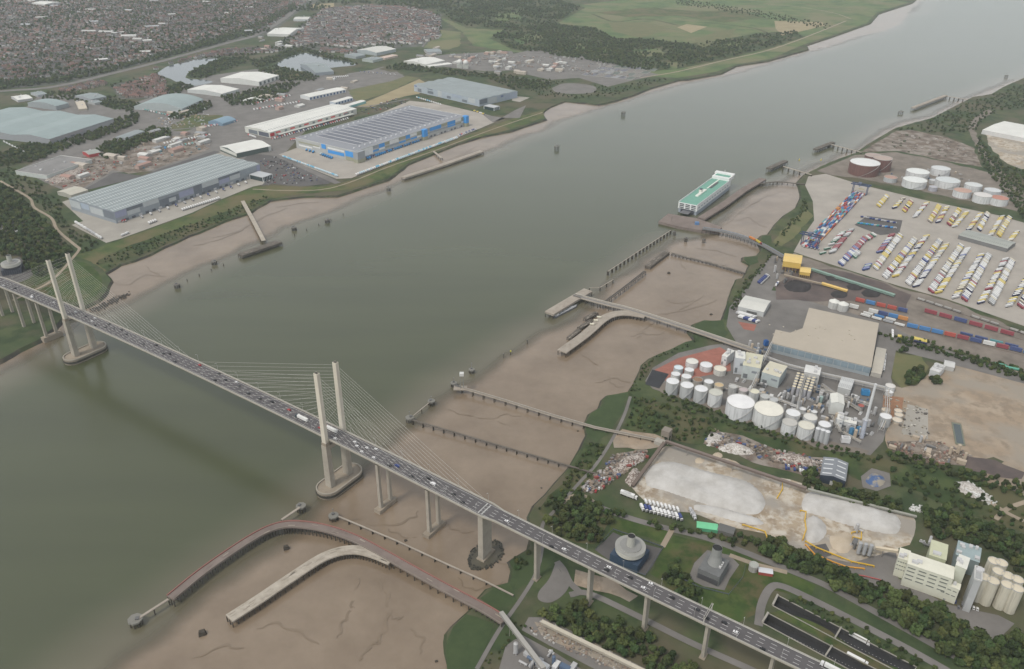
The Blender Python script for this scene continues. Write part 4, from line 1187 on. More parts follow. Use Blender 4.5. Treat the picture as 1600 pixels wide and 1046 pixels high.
# parcel depot with blue trim
BLU, OLV, WHT = (.05, .28, .66), (.30, .30, .22), (.66, .67, .66)
pn = []
u = 0.14
seq = [(GRY, .05), (BLU, .05), (OLV, .04), (WHT, .08), (OLV, .06), (BLU, .04), (WHT, .06), (OLV, .07), (GRY, .05), (BLU, .11), (OLV, .06), (BLU, .08), (WHT, .06), (OLV, .05), (GRY, .05)]
for i, (c, w) in enumerate(seq):
    pn.append(('F', u, min(.995, u + w - .003), .72 - .1 * (i % 2), .97, c, 'wall_panel', .4))
    pn.append(('F', u, min(.995, u + w - .003), .42, .58, seq[(i + 5) % 15][0], 'wall_panel', .5))
    u += w
    if u > .97:
        break
pn += [('F', .0, .14, .3, .97, WHT, 'wall_panel', .4), ('F', .0, .13, .05, .28, GRY, 'wall_panel', .5), ('L', .84, 1, .4, .9, BLU, 'wall_panel', .6), ('L', .84, 1, .05, .38, OLV, 'wall_panel', .6), ('L', .45, .52, .6, 1.02, BLU, 'wall_panel', 1.5), ('L', .3, .42, .5, .62, WHT, 'wall_panel', .5), ('L', .55, .82, .3, .6, BLU, 'wall_panel', .5), ('L', .05, .28, .3, .45, WHT, 'wall_panel', .5), ('L', .05, .4, .62, .75, OLV, 'wall_panel', .5), ('L', .55, .82, .7, .85, WHT, 'wall_panel', .4)]
dep, L_, W_d = warehouse('huge grey roofed parcel depot with blue and white striped walls', [(549, 238), (723.5, 184), (645, 163), (467, 215)], 24, (.40, .41, .40), mat('depot_roof', (.25, .26, .285), .6, .08, .02, .3), parapet=True, panels=pn, docks=30, fascia=(.50, .51, .50))
roof_d = [o for o in dep.children if o.name.startswith('roof')][0]
solar = mat('solar_panel', (.105, .115, .145), .4, .1, .05, .4)
for j in range(17):
    x = -L_ / 2 + L_ * (.10 + .82 * j / 16)
    MB().bar((x, -W_d * .33, 24.35), (x, W_d * .36, 24.35), 2.2, .3).build('roof_strip', [paint((.52, .52, .54))], roof_d)
    if j < 16:
        for k in range(6):
            y0 = -W_d * .32 + W_d * .67 * k / 6
            MB().box((x + L_ * .0256, y0 + W_d * .055, 24.15), (L_ * .036, W_d * .095, .25)).build('solar_array', [solar], roof_d)
for sy, n in ((-.40, 22), (.42, 22)):
    for k in range(n):
        MB().box((-L_ / 2 + L_ * (k + 1) / (n + 1), W_d * sy, 24.1), (3.5, 3, 2.2)).build('roof_unit', [paint((.62, .63, .64))], roof_d)
for u, w, d_, hh, c in ((.58, 14, 10, 25.5, BLU), (.985, 11, 12, 26.5, BLU), (.02, 22, 14, 24.5, (.28, .30, .32))):
    MB().box((-L_ / 2 + L_ * u, -W_d / 2 - d_ / 2 + 3, -.3), (w, d_, hh)).build('stair_tower', [paint(c)], dep)
    MB().box((-L_ / 2 + L_ * u, -W_d / 2 - d_ / 2 + 3 - .2, -.3), (w + .5, d_ + .4, hh * .35)).build('tower_base', [paint(OLV)], dep)
# red signed depot
pn = []
for k in range(6):
    pn.append(('F', .06 + k * .155, .11 + k * .155, .55, .82, (.62, .10, .10), 'sign_panel', .35))
    pn.append(('F', .155 + k * .155, .18 + k * .155, .45, .8, (.20, .22, .22), 'door', .35))
pn += [('L', .55, .95, .1, .8, (.10, .11, .14), 'glazing', .35), ('L', .15, .5, .1, .75, (.16, .18, .20), 'glazing', .35), ('F', .0, .045, .25, .8, (.55, .05, .06), 'sign_panel', .5), ('F', .84, .9, .05, .75, (.22, .23, .24), 'door', .5)]
dr, L2, W2 = warehouse('cream depot with red wall signs and rows of dark rooflights', [(418.7, 208), (550, 172), (526, 161), (385, 197.5)], 14, (.56, .57, .52), r_white, gables=1, rise=.04, sky=(3, 36, (.30, .32, .30), .30), panels=pn)
MB().box((0, -W2 / 2 - 5, 5.2), (L2 * .86, 10, .8)).build('canopy', [paint((.55, .57, .53))], dr)
for k in range(20):
    MB().box((-L2 * .43 + L2 * .86 * (k + .5) / 20, -W2 / 2 - 9.4, -.4), (.5, .5, 5.6)).build('canopy_post', [paint((.4, .4, .4))], dr)
warehouse('white flat roofed unit with dark green walls beside the car park', [(372, 241), (423, 227), (397, 219.5), (341, 228)], 11, (.09, .12, .11), r_white, panels=[('F', .92, 1, .0, 1, (.5, .52, .5), 'wall_panel', .4), ('L', 0, 1, .35, 1, (.55, .56, .52), 'wall_panel', .3)])
pn = [('F', u, u + w, z0, z1, c, 'wall_panel', .3) for u, w, z0, z1, c in ((.06, .06, .1, .6, DGR), (.01, .04, .75, .95, (.16, .2, .34)), (.22, .09, .2, .6, DGR), (.22, .08, .78, .92, DGR), (.38, .06, .1, .98, PAL), (.52, .06, .15, .5, DGR), (.6, .14, .5, .95, (.33, .38, .46)), (.75, .07, .15, .5, DGR), (.84, .1, .3, .95, PAL))] + [('R', .0, .2, .3, .95, DGR, 'wall_panel', .3), ('R', .22, .45, .1, .9, PAL, 'wall_panel', .3), ('R', .55, .62, .6, .9, (.16, .2, .34), 'wall_panel', .3), ('R', .65, .98, .1, .9, (.33, .38, .46), 'wall_panel', .3)]
warehouse('large blue grey warehouse with stepped panels standing above the river bend', [(652, 134), (753.6, 157), (804, 141.7), (701, 119.8)], 19, (.36, .41, .46), r_grey, gables=4, stripes=(9, (.30, .335, .34), .8), panels=pn)
def comb(n, c):
    return [('F', (k + .15) / n, (k + .6) / n, .15, .8, c, 'shutter', .3) for k in range(n)]
warehouse('low white trade unit with a row of blue shutters beside the lorry park', [(482.5, 152), (537.5, 141), (529, 136), (470, 149)], 9, (.58, .60, .60), r_white, panels=comb(11, (.05, .10, .22)))
warehouse('small white trade unit with blue shutters behind the cream depot', [(522.5, 161), (550, 153), (544, 151), (516, 158.7)], 8, (.50, .55, .60), r_white, panels=comb(6, (.05, .10, .22)))
warehouse('pale unit with teal fascia behind the cream depot', [(541, 167), (570, 158.7), (565, 156), (536, 165)], 7, (.20, .42, .42), r_white)
warehouse('vast green grey roofed warehouse at the edge of the housing', [(37, 230), (143, 197), (50, 158.5), (-55, 187)], 14, (.30, .31, .33), r_green, gables=3, rise=.05, panels=[('F', .0, .5, .5, .95, (.33, .31, .32), 'wall_panel', .3), ('F', .52, .98, .1, .7, (.36, .36, .37), 'wall_panel', .3), ('F', .3, .36, .3, .5, (.12, .12, .14), 'window', .4)])
warehouse('green grey roofed extension joined behind the vast warehouse', [(77, 169), (96, 164), (74, 153), (53, 158)], 11, (.30, .33, .34), r_green, arch=True, rise=.06)
warehouse('curved green grey roofed hall beside the tree belt', [(275, 175), (308, 159), (256, 148), (219, 162)], 9, (.38, .42, .42), r_green, arch=True, rise=.09)
warehouse('white roofed warehouse beside the lake', [(341, 148), (369, 141), (324.5, 131), (298.5, 139)], 9, (.52, .54, .53), r_white, rise=.04)
warehouse('tall white roofed warehouse with dark striped end on the lake shore', [(398, 130), (429, 120), (384, 110.6), (350.5, 120.6)], 13, (.60, .61, .58), r_white, rise=.04, panels=comb(5, (.10, .12, .12)))
warehouse('blue barrel roofed shed beside the estate road', [(340.6, 195.5), (363.5, 189), (352, 181.7), (332, 188.6)], 6, (.18, .27, .36), (.20, .30, .38), arch=True, rise=.12, cat='shed', name='shed')
warehouse('grey flat roofed building with white parapet above the scrap yard', [(64.5, 279), (132.5, 252.5), (106.7, 241), (32.7, 263.7)], 8, (.50, .53, .51), mat('old_flat_roof', (.22, .215, .21), .9, .15, .03), parapet=True, vents=5)
warehouse('cream roofed shed next to the scrap heaps', [(103, 307), (132, 299.5), (121.4, 289), (97, 298)], 7, (.38, .37, .32), (.46, .44, .37), cat='shed', name='shed')
warehouse('red walled workshop with grey roof behind the flat roofed building', [(136, 242), (158, 238.7), (148, 232.7), (131, 237)], 7, (.42, .06, .06), (.30, .32, .29), cat='workshop', name='workshop')
warehouse('long pale grey shed between two tree belts', [(191, 218), (223.6, 206), (213, 202.6), (185, 213)], 7, (.34, .36, .37), r_grey, cat='shed', name='shed')
for lb, px, h, w, r in (('grey blue roofed hall west of the housing court', [(141, 156), (163.4, 151), (142.8, 145), (118.7, 149)], 8, (.34, .36, .38), r_grey), ('small pale annex beside the grey blue hall', [(144.5, 162), (156.5, 159.6), (151, 156), (140, 158.7)], 6, (.40, .42, .42), r_grey),
    ('cream flat unit beside the grey blue hall', [(130.7, 170), (144.5, 169), (122, 158), (110, 159.6)], 5, (.45, .42, .35), (.52, .46, .37)), ('white roofed unit beside the green verge', [(27.5, 157), (50, 153.5), (41, 148), (17, 151)], 6, (.5, .5, .5), r_white), ('pale blue roofed unit behind the vast warehouse', [(57, 149), (71, 147.5), (64.5, 142), (49, 145)], 6, (.42, .44, .46), r_grey),
    ('grey shed with dark end standing in the pond', [(496, 114), (526, 111), (492, 98), (466, 100)], 10, (.28, .31, .34), r_grey), ('pale green roofed hall beyond the second lake', [(584, 83), (615, 78), (592, 71), (562, 78)], 11, (.36, .40, .41), r_pale), ('grey roofed shed beside the pale green hall', [(556, 89), (570, 86), (554, 83), (538, 86)], 8, (.30, .33, .34), r_grey),
    ('grey green workshop in front of the pale green hall', [(578, 96), (593, 92), (586, 88), (570, 91)], 8, (.38, .42, .40), r_grey), ('low pink roofed unit beside the pale green hall', [(598, 92), (620, 87), (614, 85), (595, 89)], 6, (.50, .42, .36), (.55, .43, .36)), ('white roofed building with dark roof stripes beside the main road', [(422, 53), (457, 54), (471, 44), (438, 43)], 10, (.58, .58, .56), r_white),
    ('pale roofed unit near the main road at the edge of town', [(460, 31), (484, 30), (484, 27), (462, 26)], 8, (.5, .52, .53), r_pale), ('white factory with mast behind the bare field', [(652, 104), (688, 96), (668, 88), (643, 93)], 9, (.58, .58, .54), r_white), ('long narrow white shed beside the white factory', [(670, 105), (705, 100), (700, 98), (666, 102)], 5, (.5, .5, .47), r_white),
    ('grey roofed works building north of the white factory', [(665, 82), (688, 81), (687, 76), (665, 77)], 8, (.38, .38, .38), r_grey), ('white walled unit with dark roof on the distant trading estate', [(60, 6), (82, 8), (84, 3), (64, 1)], 9, (.6, .6, .58), r_white)):
    warehouse(lb, px, h, w, r, rise=.05, vents=2, name='industrial_unit', cat='unit')
for k, (x, y) in enumerate(((718, 97.5), (727.5, 98.5))):
    c = gz(x, y, 22)
    e = empty('gas_holder', (c.x, c.y, ZL), 0, 'white spherical tank on a pale block, %s of the pair' % ('nearer the white factory' if k == 0 else 'farther from the white factory'), 'tank', 'white spherical tanks')
    MB().box((0, 0, 0), (18, 16, 12)).build('base', [paint((.42, .43, .40))], e)
    s_ = MB(); R = 8.5
    for i in range(8):
        for j in range(14):
            q = []
            for a, b2 in ((i, j), (i, j + 1), (i + 1, j + 1), (i + 1, j)):
                t, p_ = math.pi * a / 8, 2 * math.pi * b2 / 14
                q.append((R * math.sin(t) * math.cos(p_), R * math.sin(t) * math.sin(p_), 19 + R * math.cos(t)))
            s_.add(q, [(3, 2, 1, 0)])
    s_.build('sphere', [paint((.66, .66, .64))], e, True)
# small works buildings on the far industrial land
fw = 0
for (x0, y0, x1, y1, n) in ((700, 82, 800, 100, 16), (770, 95, 880, 118, 20), (240, 203, 330, 240, 16), (170, 238, 230, 262, 7), (385, 150, 470, 172, 9), (225, 165, 300, 190, 7), (80, 250, 135, 288, 6), (480, 120, 560, 150, 5), (400, 60, 470, 80, 8), (640, 76, 700, 90, 5)):
    for k in range(n):
        x, y = x0 + (x1 - x0) * random.random(), y0 + (y1 - y0) * random.random()
        p = gz(x, y)
        L, W, h = 14 + 22 * random.random(), 9 + 10 * random.random(), 4 + 4 * random.random()
        e = empty('works_building', p, math.radians(rr(-24, -22, 66, 64)), None, 'building', 'small works buildings on the warehouse bank')
        wc, rc, nm = rr(((.5, .5, .48), (.58, .58, .55), 'white roofed'), ((.35, .33, .3), (.28, .29, .30), 'grey roofed'), ((.42, .38, .32), (.45, .40, .34), 'tan roofed'), ((.4, .3, .26), (.36, .22, .18), 'red roofed'))
        e['label'] = 'small %s works building %s' % (nm, 'among the depots and yards inland of the long warehouse' if y0 > 115 and x0 < 600 else ('beside the main road out of town' if x0 < 600 else 'on the sewage works and yards above the river bend' if x0 > 750 else 'around the white factory and spherical tanks'))
        MB().box((0, 0, -.3), (L, W, h + .3)).build('wall', [paint(wc)], e)
        MB().gable((0, 0, h - .25), (L, W, .2), W * .12).build('roof', [paint(wc), paint(rc)], e)
# settling beds of the sewage works: low walled rectangles
a0, a1, b0 = Vector(g(905, 118)), Vector(g(985, 126)), Vector(g(955, 101))
uu, vv = (a1 - a0) / 7, (b0 - a0) / 4
for i in range(7):
    for j in range(4):
        c = a0 + uu * (i + .5) + vv * (j + .5)
        e = empty('settling_bed', (c.x, c.y, ZL), math.atan2(uu.y, uu.x), 'rectangular grey settling bed with pale rim in the sewage works grid', 'tank', 'settling beds of the sewage works')
        Lb, Wb = uu.length * .86, vv.length * .8
        MB().box((0, 0, 0), (Lb, Wb, 1.2)).build('rim', [conc_w], e)
        MB().box((0, 0, 0), (Lb - 2, Wb - 2, 1.26)).build('bed', [paint(rr((.13, .13, .15), (.18, .16, .14), (.24, .24, .25), (.10, .12, .10)))], e)

# ------------------------------------------------------------------ tank works
def prism_hall(label, px, h, wall, roof, name='factory_hall', cat='factory'):
    pts = G(px, ZL + h)
    c = Vector((sum(p[0] for p in pts) / len(pts), sum(p[1] for p in pts) / len(pts)))
    e = empty(name, (c.x, c.y, ZL), 0, label, cat)
    loc = [(p[0] - c.x, p[1] - c.y) for p in pts]
    MB().prism(loc, -.4, h).build('wall', [paint(wall) if isinstance(wall, tuple) else wall], e)
    big = [(x * 1.004, y * 1.004) for x, y in loc]
    MB().prism(big, h + .01, h + .8).build('roof', [roof if not isinstance(roof, tuple) else paint(roof)], e)
    return e, loc
hall, hl = prism_hall('vast flat tan roofed factory hall with pale blue glazed walls', [(1264, 482), (1372.8, 506), (1361, 574.6), (1205, 536.6), (1212, 516), (1234.5, 521), (1254, 514)], 13, (.30, .34, .36), r_tan)
for (i, j, n) in ((2, 3, 14), (3, 4, 3), (1, 2, 6)):
    a, b2 = Vector(hl[i]), Vector(hl[j])
    for k in range(n):
        p, q = a.lerp(b2, (k + .06) / n), a.lerp(b2, (k + .94) / n)
        nn = Vector((q.y - p.y, -(q.x - p.x))).normalized() * .2
        if (p + nn).length < p.length:
            nn = -nn
        MB().bar((*(p + nn), 8.2), (*(q + nn), 8.2), .3, 7.0).build('glazed_panel', [mat('factory_glazing', (.22, .28, .32), .25, .15, .08, .5)], hall)
for k in range(16):
    MB().box((random.uniform(-60, 50), random.uniform(-30, 25), 13.8), (1.6, 1.6, .8)).build('roof_vent', [paint((.42, .38, .31))], hall)
warehouse('long low lean to shed along the end of the tan roofed hall', [(1362, 581), (1378, 586), (1384, 545), (1369, 543)], 6, (.40, .38, .34), (.43, .40, .34), cat='shed', name='shed')
warehouse('white roofed lorry workshop beside the saltmarsh wall', [(1155.7, 479), (1196, 489), (1202, 469.6), (1162.7, 461.7)], 8, (.46, .47, .46), r_pale, cat='workshop', name='workshop', panels=[('F', .35, .75, .1, .6, (.12, .12, .12), 'door', .3)])
for lb, px, h, w, r in (('narrow white process building at the red gravel bed', [(1131.6, 557), (1139, 559), (1145, 547.5), (1137, 544)], 14, (.60, .61, .60), r_white), ('tall grey clad process tower beside the cream roofed block', [(1148, 559), (1162.6, 561), (1166, 550), (1151, 548.5)], 23, (.50, .52, .54), r_white),
    ('cream roofed process block with pipework below', [(1159, 571), (1187, 575), (1194, 556), (1168, 550)], 19, (.46, .50, .49), (.55, .53, .40)), ('grey green process block with cream roof beside the pipe bridge', [(1192, 584), (1220, 588), (1229, 574), (1202, 562)], 16, (.40, .45, .45), (.56, .53, .42)),
    ('grey block with white roof units above the vessel bank', [(1256, 581), (1280, 586), (1284, 575), (1260, 570)], 17, (.44, .44, .43), (.62, .62, .60)), ('white low hall with vents beside the tall stack', [(1315, 658), (1337.6, 663), (1339.5, 655), (1317, 650)], 8, (.60, .61, .60), r_white), ('white block adjoining the low hall near the stack', [(1308, 655), (1317, 657), (1319, 646), (1310, 644)], 12, (.62, .63, .62), r_white)):
    warehouse(lb, px, h, w, r, rise=.03, vents=4, name='process_building', cat='building', panels=[('F', .1, .35, .1, .4, (.16, .17, .18), 'door', .3), ('F', .55, .9, .55, .7, (.22, .24, .26), 'window', .3)])
warehouse('white gabled silo house in the middle of the works', [(1296, 629.6), (1317, 632), (1320.5, 619), (1300, 615)], 15, (.60, .61, .58), (.62, .62, .57), ridge='y', rise=.18, name='process_building', cat='building')
warehouse('grey louvred filter house beside the pipe rack', [(1312.4, 605), (1330, 610), (1334, 593), (1313, 588)], 10, (.46, .47, .46), (.52, .53, .52), gables=1, name='process_building', cat='building', stripes=(7, (.40, .41, .41), 1.2), rise=.02)
warehouse('navy walled shed with white rooflight stripes beside the scrap yard', [(1281, 743), (1320.6, 751), (1326, 725), (1288, 713.5)], 9, (.035, .045, .065), r_dark, ridge='y', rise=.10, cat='shed', name='shed', panels=[('F', .42, .68, .0, .55, (.5, .5, .48), 'door', .4)])
shed = bpy.data.objects[[o.name for o in bpy.data.objects if o.get('label', '').startswith('navy walled')][0]]
c_, rz_, Ls, Ws = fit_rect([(1281, 743), (1320.6, 751), (1326, 725), (1288, 713.5)], ZL + 9)
for sx in (-1, 1):
    for k in range(4):
        y = -Ws / 2 + Ws * (k + .5) / 4
        MB().bar((sx * Ls * .08, y, 9 + .10 * Ls * (1 - .16) + .15), (sx * Ls * .44, y, 9 + .10 * Ls * (1 - .88) + .15), 1.5, .15).build('rooflight', [paint((.60, .62, .63))], shed)
warehouse('long open sided lorry canopy with grey roof in the trailer yard', [(1502, 369), (1578.8, 390), (1583, 378), (1508, 358)], 7, (.16, .16, .16), ribbed('roof_grey_green', (.33, .345, .315)), cat='canopy', name='lorry_canopy', sky=(2, 24, (.22, .23, .21), .3), rise=.05)
warehouse('white warehouse beside the sandy building site and railway curve', [(1552, 206), (1660, 228), (1662, 206), (1553, 187)], 10, (.55, .55, .54), r_white, stripes=(8, (.55, .55, .55), 1.0), rise=.02)
warehouse('low green roofed store beside the parked tankers', [(1088, 824), (1121, 829), (1122, 819), (1090, 815)], 4, (.10, .35, .2), (.16, .52, .28), cat='store', name='store')
warehouse('low dark grey roofed store beside the green store', [(1122, 828), (1146, 835), (1149, 825), (1124, 817)], 4.5, (.15, .15, .14), (.12, .12, .115), cat='store', name='store')
warehouse('white plant room with roof units at the edge of the bare earth', [(1456, 579), (1470, 584), (1475, 572), (1460, 567)], 9, (.55, .56, .56), (.6, .6, .6), parapet=True, vents=8, name='process_building', cat='building')
warehouse('pale grey gabled store next to the plant room', [(1474, 571), (1490, 575), (1493, 566), (1477, 563)], 6, (.42, .42, .41), (.5, .5, .49), rise=.15, cat='store', name='store')
# silo factory (cement or plaster works)
CREAM, CREAM2 = (.60, .60, .50), (.66, .65, .55)
def rowwin(h, zs):
    return [('F', u, u + .17, z, z + .04, (.17, .18, .16), 'window', .3) for z in zs for u in (.03, .27, .51, .75)]
for lb, px, h, w, r, pn in (('long cream mill building with rows of dark windows', [(1417, 883), (1491, 903), (1490, 888), (1422.5, 861)], 25, CREAM, CREAM2, rowwin(25, (.35, .52, .69, .84))), ('stepped cream wing at the conveyor end of the mill', [(1403.6, 871.5), (1415, 875), (1428, 863), (1407, 855.7)], 21, CREAM, CREAM2, rowwin(21, (.4, .6, .8))),
    ('lower cream annex in front of the mill building', [(1464.6, 909), (1500, 921), (1501, 914), (1467.7, 899)], 17, CREAM, CREAM2, rowwin(17, (.45, .75))), ('pale green roofed mill block behind the cream mill', [(1450, 867), (1477, 874), (1483, 853), (1458, 843)], 24, (.46, .48, .34), (.50, .51, .36), []),
    ('grey blue steel block behind the mill with open roof plant', [(1494, 868), (1531, 878), (1533, 858), (1497, 843)], 17, (.22, .27, .28), (.30, .37, .38), []), ('tall cream block with white roof beside the lift tower', [(1495, 885), (1512, 889), (1514, 873), (1498, 864)], 30, (.55, .57, .48), (.66, .66, .60), []), ('grey lift tower rising above the silos', [(1521, 905), (1532, 908), (1536, 889), (1525, 885)], 36, (.42, .43, .43), (.36, .37, .37), [])):
    warehouse(lb, px, h, w, r, parapet=(h > 34), rise=.02, vents=(6 if 'steel' in lb else 2), name='mill_building', cat='mill', panels=pn)
SILO = [(1538, 902), (1552, 908), (1574, 914), (1590, 920), (1553, 877), (1565, 880), (1560, 893), (1575, 900), (1590, 906)]
def tank(label, x, y, r, h, side, top, cone=.06, name='storage_tank', cat='tank', group=None, n=24, rim=True, stair=False, base=ZL):
    c = gz(x, y, base + h)
    e = empty(name, (c.x, c.y, base), random.random() * 6.28, label, cat, group)
    MB().cyl((0, 0, -.3), r, h + .3, n, cap=False).build('shell', [stained(side) if isinstance(side, tuple) else side], e, True)
    rf = MB().cyl((0, 0, h - .2), r * .985, .2, n, cone=r * cone).build('roof', [paint(top, .7)], e)
    if rim:
        m_ = MB()
        for k in range(n):
            t0, t1 = 2 * math.pi * k / n, 2 * math.pi * (k + 1) / n
            m_.bar((r * math.cos(t0), r * math.sin(t0), h + .35), (r * math.cos(t1), r * math.sin(t1), h + .35), .15, .9)
        m_.build('railing', [paint((.45, .45, .43))], e)
    if stair:
        m_ = MB()
        for k in range(10):
            t0, t1 = k * .14, (k + 1) * .14
            m_.bar(((r + .5) * math.cos(t0), (r + .5) * math.sin(t0), h * k / 10), ((r + .5) * math.cos(t1), (r + .5) * math.sin(t1), h * (k + 1) / 10), .9, .4)
        m_.build('stair', [paint((.35, .35, .34))], e)
        e.rotation_euler = (0, 0, -2.2)
    return e
for k, (x, y) in enumerate(SILO):
    tank('tall cream cylindrical silo at the end of the mill', x, y, 4.8, 25, stained((.54, .51, .42)), (.60, .54, .42), .1, 'silo', 'silo', 'cream silos at the mill', 18)
tank('short cream silo between the mill and the steel block', 1465.6, 868, 4.4, 21, (.58, .58, .52), (.62, .62, .57), .1, 'silo', 'silo', None, 16)
def ztank(zx, zy, ox, oy, sc, hw, hpx, label, side, top, group=None, **k):
    x, y = ox + zx / sc, oy + zy / sc
    a, b2 = mpp(x, y, ZL + 10)
    return tank(label, x, y, hw / sc * a, hpx / sc * b2, side, top, group=group, **k)
WS, GS, WT = (.60, .61, .61), (.42, .43, .43), (.68, .69, .70)
tk1 = [(297, 442, 57, 105, 'grey sided tank with white roof, nearest the lined lagoon in the front row', GS, WT), (427, 477, 58, 100, 'grey sided tank with white roof, second of the front row from the lagoon', GS, WT), (556, 510, 58, 105, 'grey sided tank with white roof, third of the front row from the lagoon', GS, WT), (688, 543, 60, 105, 'white tank with weathered grey roof ending the front row', WS, (.50, .50, .44)),
    (325, 376, 42, 52, 'white tank behind the grey tank nearest the lagoon', (.55, .56, .55), WT), (350, 318, 42, 45, 'pale blue topped tank at the edge of the red gravel', (.45, .52, .56), (.60, .68, .72)), (448, 338, 42, 45, 'small white roofed tank in the middle of the cluster', (.48, .49, .48), WT), (473, 262, 55, 42, 'broad white tank standing on the red gravel, nearest the sea wall', WS, (.66, .65, .60)), (602, 294, 55, 42, 'broad white tank standing on the red gravel, between its two neighbours', WS, WT), (727, 328, 55, 42, 'broad cream roofed tank beside the narrow process building', (.55, .54, .50), (.66, .62, .52)),
    (422, 398, 45, 55, 'white roofed tank in the second row beside the brown topped tank', (.52, .53, .52), WT), (525, 428, 42, 52, 'open brown topped tank in the second row', (.36, .33, .30), (.25, .16, .10)), (625, 446, 42, 52, 'white roofed tank in the second row beside the tan topped tank', (.52, .53, .52), WT), (718, 476, 40, 60, 'tan topped tank behind the weathered roof tank', (.50, .46, .38), (.52, .40, .24)),
    (916, 626, 118, 112, 'very large white tank with clean white roof', (.62, .63, .64), (.72, .72, .72)), (1170, 690, 122, 118, 'very large white tank with cream stained roof', (.60, .61, .60), (.70, .68, .60)), (845, 490, 38, 70, 'grey tank behind the very large clean tank', (.42, .42, .41), (.46, .46, .44)), (940, 520, 40, 50, 'pinkish topped grey tank behind the very large tanks', (.44, .42, .41), (.48, .42, .42)), (1040, 535, 42, 90, 'cream topped tank between the two very large tanks', (.52, .53, .52), (.62, .60, .48)), (1135, 580, 42, 60, 'grey tank behind the stained very large tank', (.42, .43, .43), (.46, .47, .46)), (1215, 610, 38, 60, 'small grey tank beside the pipework behind the stained tank', (.40, .41, .41), (.44, .45, .45))]
for zx, zy, hw, hp, lb, s_, t_ in tk1:
    ztank(zx, zy, 1000, 520, 5.8125, hw, hp, lb, s_, t_, stair=hw > 50 and hp > 60)
tk3 = [(365, 588, 64, 95, 'white roofed tank beside the stained very large tank', WS, WT), (333, 678, 66, 95, 'grey roofed white tank at the grass bank beside the stained very large tank', WS, (.46, .45, .42)), (530, 628, 60, 100, 'white tank with dusty roof behind the cream roofed pair', WS, (.60, .59, .55)), (492, 708, 72, 98, 'cream roofed white tank at the grass bank', WS, (.60, .58, .50)), (668, 698, 55, 85, 'low white roofed tank behind three slim vessels', GS, WT), (455, 550, 33, 30, 'small white topped tank near the vessel bank', WS, WT), (565, 576, 30, 25, 'small low white tank near the silo house', WS, WT),
    (1255, 620, 50, 75, 'grey tank with bright white roof beside the rusty pad', (.36, .37, .37), (.70, .70, .70)), (1300, 328, 42, 45, 'white drum tank at the end of the pipe rack', WS, (.62, .60, .57)), (1290, 385, 34, 30, 'small white drum below the drum tank', WS, WT), (1255, 560, 36, 14, 'low tan tank on the rusty pad, upper', (.5, .44, .36), (.58, .50, .40)), (1375, 568, 34, 16, 'low tan tank on the rusty pad, right hand upper', (.5, .44, .36), (.60, .52, .42)), (1380, 606, 36, 16, 'low tan tank on the rusty pad, middle', (.5, .44, .36), (.60, .53, .43)), (1365, 655, 42, 20, 'low cream tank at the end of the rusty pad', (.5, .44, .36), (.62, .55, .45)), (640, 430, 16, 60, 'slim teal column near the vessel bank', (.30, .40, .38), (.36, .46, .44)), (1020, 515, 26, 40, 'grey tank with red steel ring beside the stack', (.28, .26, .25), (.36, .10, .08))]
for zx, zy, hw, hp, lb, s_, t_ in tk3:
    ztank(zx, zy, 1180, 550, 6.154, hw, hp, lb, s_, t_, stair=hw > 60, rim=hw > 28)
for k, (zx, zy) in enumerate(((608, 735), (655, 750), (700, 765))):
    ztank(zx, zy, 1180, 550, 6.154, 23, 110, 'slim grey upright vessel in the group of three by the grass bank', (.40, .41, .42), (.58, .59, .60), 'three slim vessels', name='vessel', cat='vessel', n=12, rim=False, cone=.4)
for i in range(4):
    for j in range(6):
        zx = (375, 420, 482, 524)[i] + 8.5 * j
        zy = (330, 342, 356, 370)[i] - 25 * j
        ztank(zx, zy, 1180, 550, 6.154, 17, 78, 'upright grey vessel with cream dished top in the twenty four vessel bank', (.38, .38, .40), (.58, .52, .38), 'vessel bank', name='vessel', cat='vessel', n=12, rim=False, cone=.3)
BRN, RST = (.16, .085, .075), (.40, .24, .19)
for zx, zy, hw, hp, lb, s_, t_ in [(277, 180, 105, 80, 'huge maroon oil tank with white roof', BRN, (.66, .67, .66)), (425, 145, 66, 85, 'maroon oil tank with dusty pink roof beside the huge one', BRN, (.40, .32, .28)), (345, 122, 58, 60, 'maroon oil tank half hidden behind the huge one', BRN, (.38, .30, .27)), (717, 256, 80, 40, 'white oil tank, rear one of the touching pair', WS, (.66, .68, .66)), (692, 325, 83, 48, 'white oil tank, front one of the touching pair', WS, (.66, .68, .66)), (908, 230, 65, 45, 'white oil tank standing against the rough ground', WS, (.56, .58, .58)), (968, 328, 82, 45, 'broad white oil tank with grey roof in the tank farm middle', WS, (.54, .57, .57)),
    (490, 305, 47, 30, 'rust roofed grey tank beside the huge maroon tank', (.40, .42, .43), (.40, .26, .21)), (845, 385, 30, 28, 'small lilac grey tank in the tank farm', (.36, .36, .40), (.42, .42, .46)), (850, 330, 32, 22, 'small pale tank behind the lilac grey one', (.42, .43, .44), (.5, .51, .52)), (1090, 415, 60, 42, 'rust roofed white tank beside the green cabin', WS, (.46, .30, .24)), (1180, 367, 58, 40, 'white tank with grey roof in the rear row of the tank farm', WS, (.56, .58, .57)), (1258, 452, 60, 48, 'white tank with pale roof in the front row of the tank farm', WS, (.60, .58, .56)), (1340, 412, 55, 38, 'grey white tank behind the red roofed tank', (.48, .50, .52), (.54, .56, .57)), (1397, 476, 58, 45, 'red roofed white tank ending the front row of the tank farm', WS, (.44, .21, .16))]:
    ztank(zx, zy, 1300, 220, 5.333, hw, hp, lb, s_, t_, stair=hw > 64)
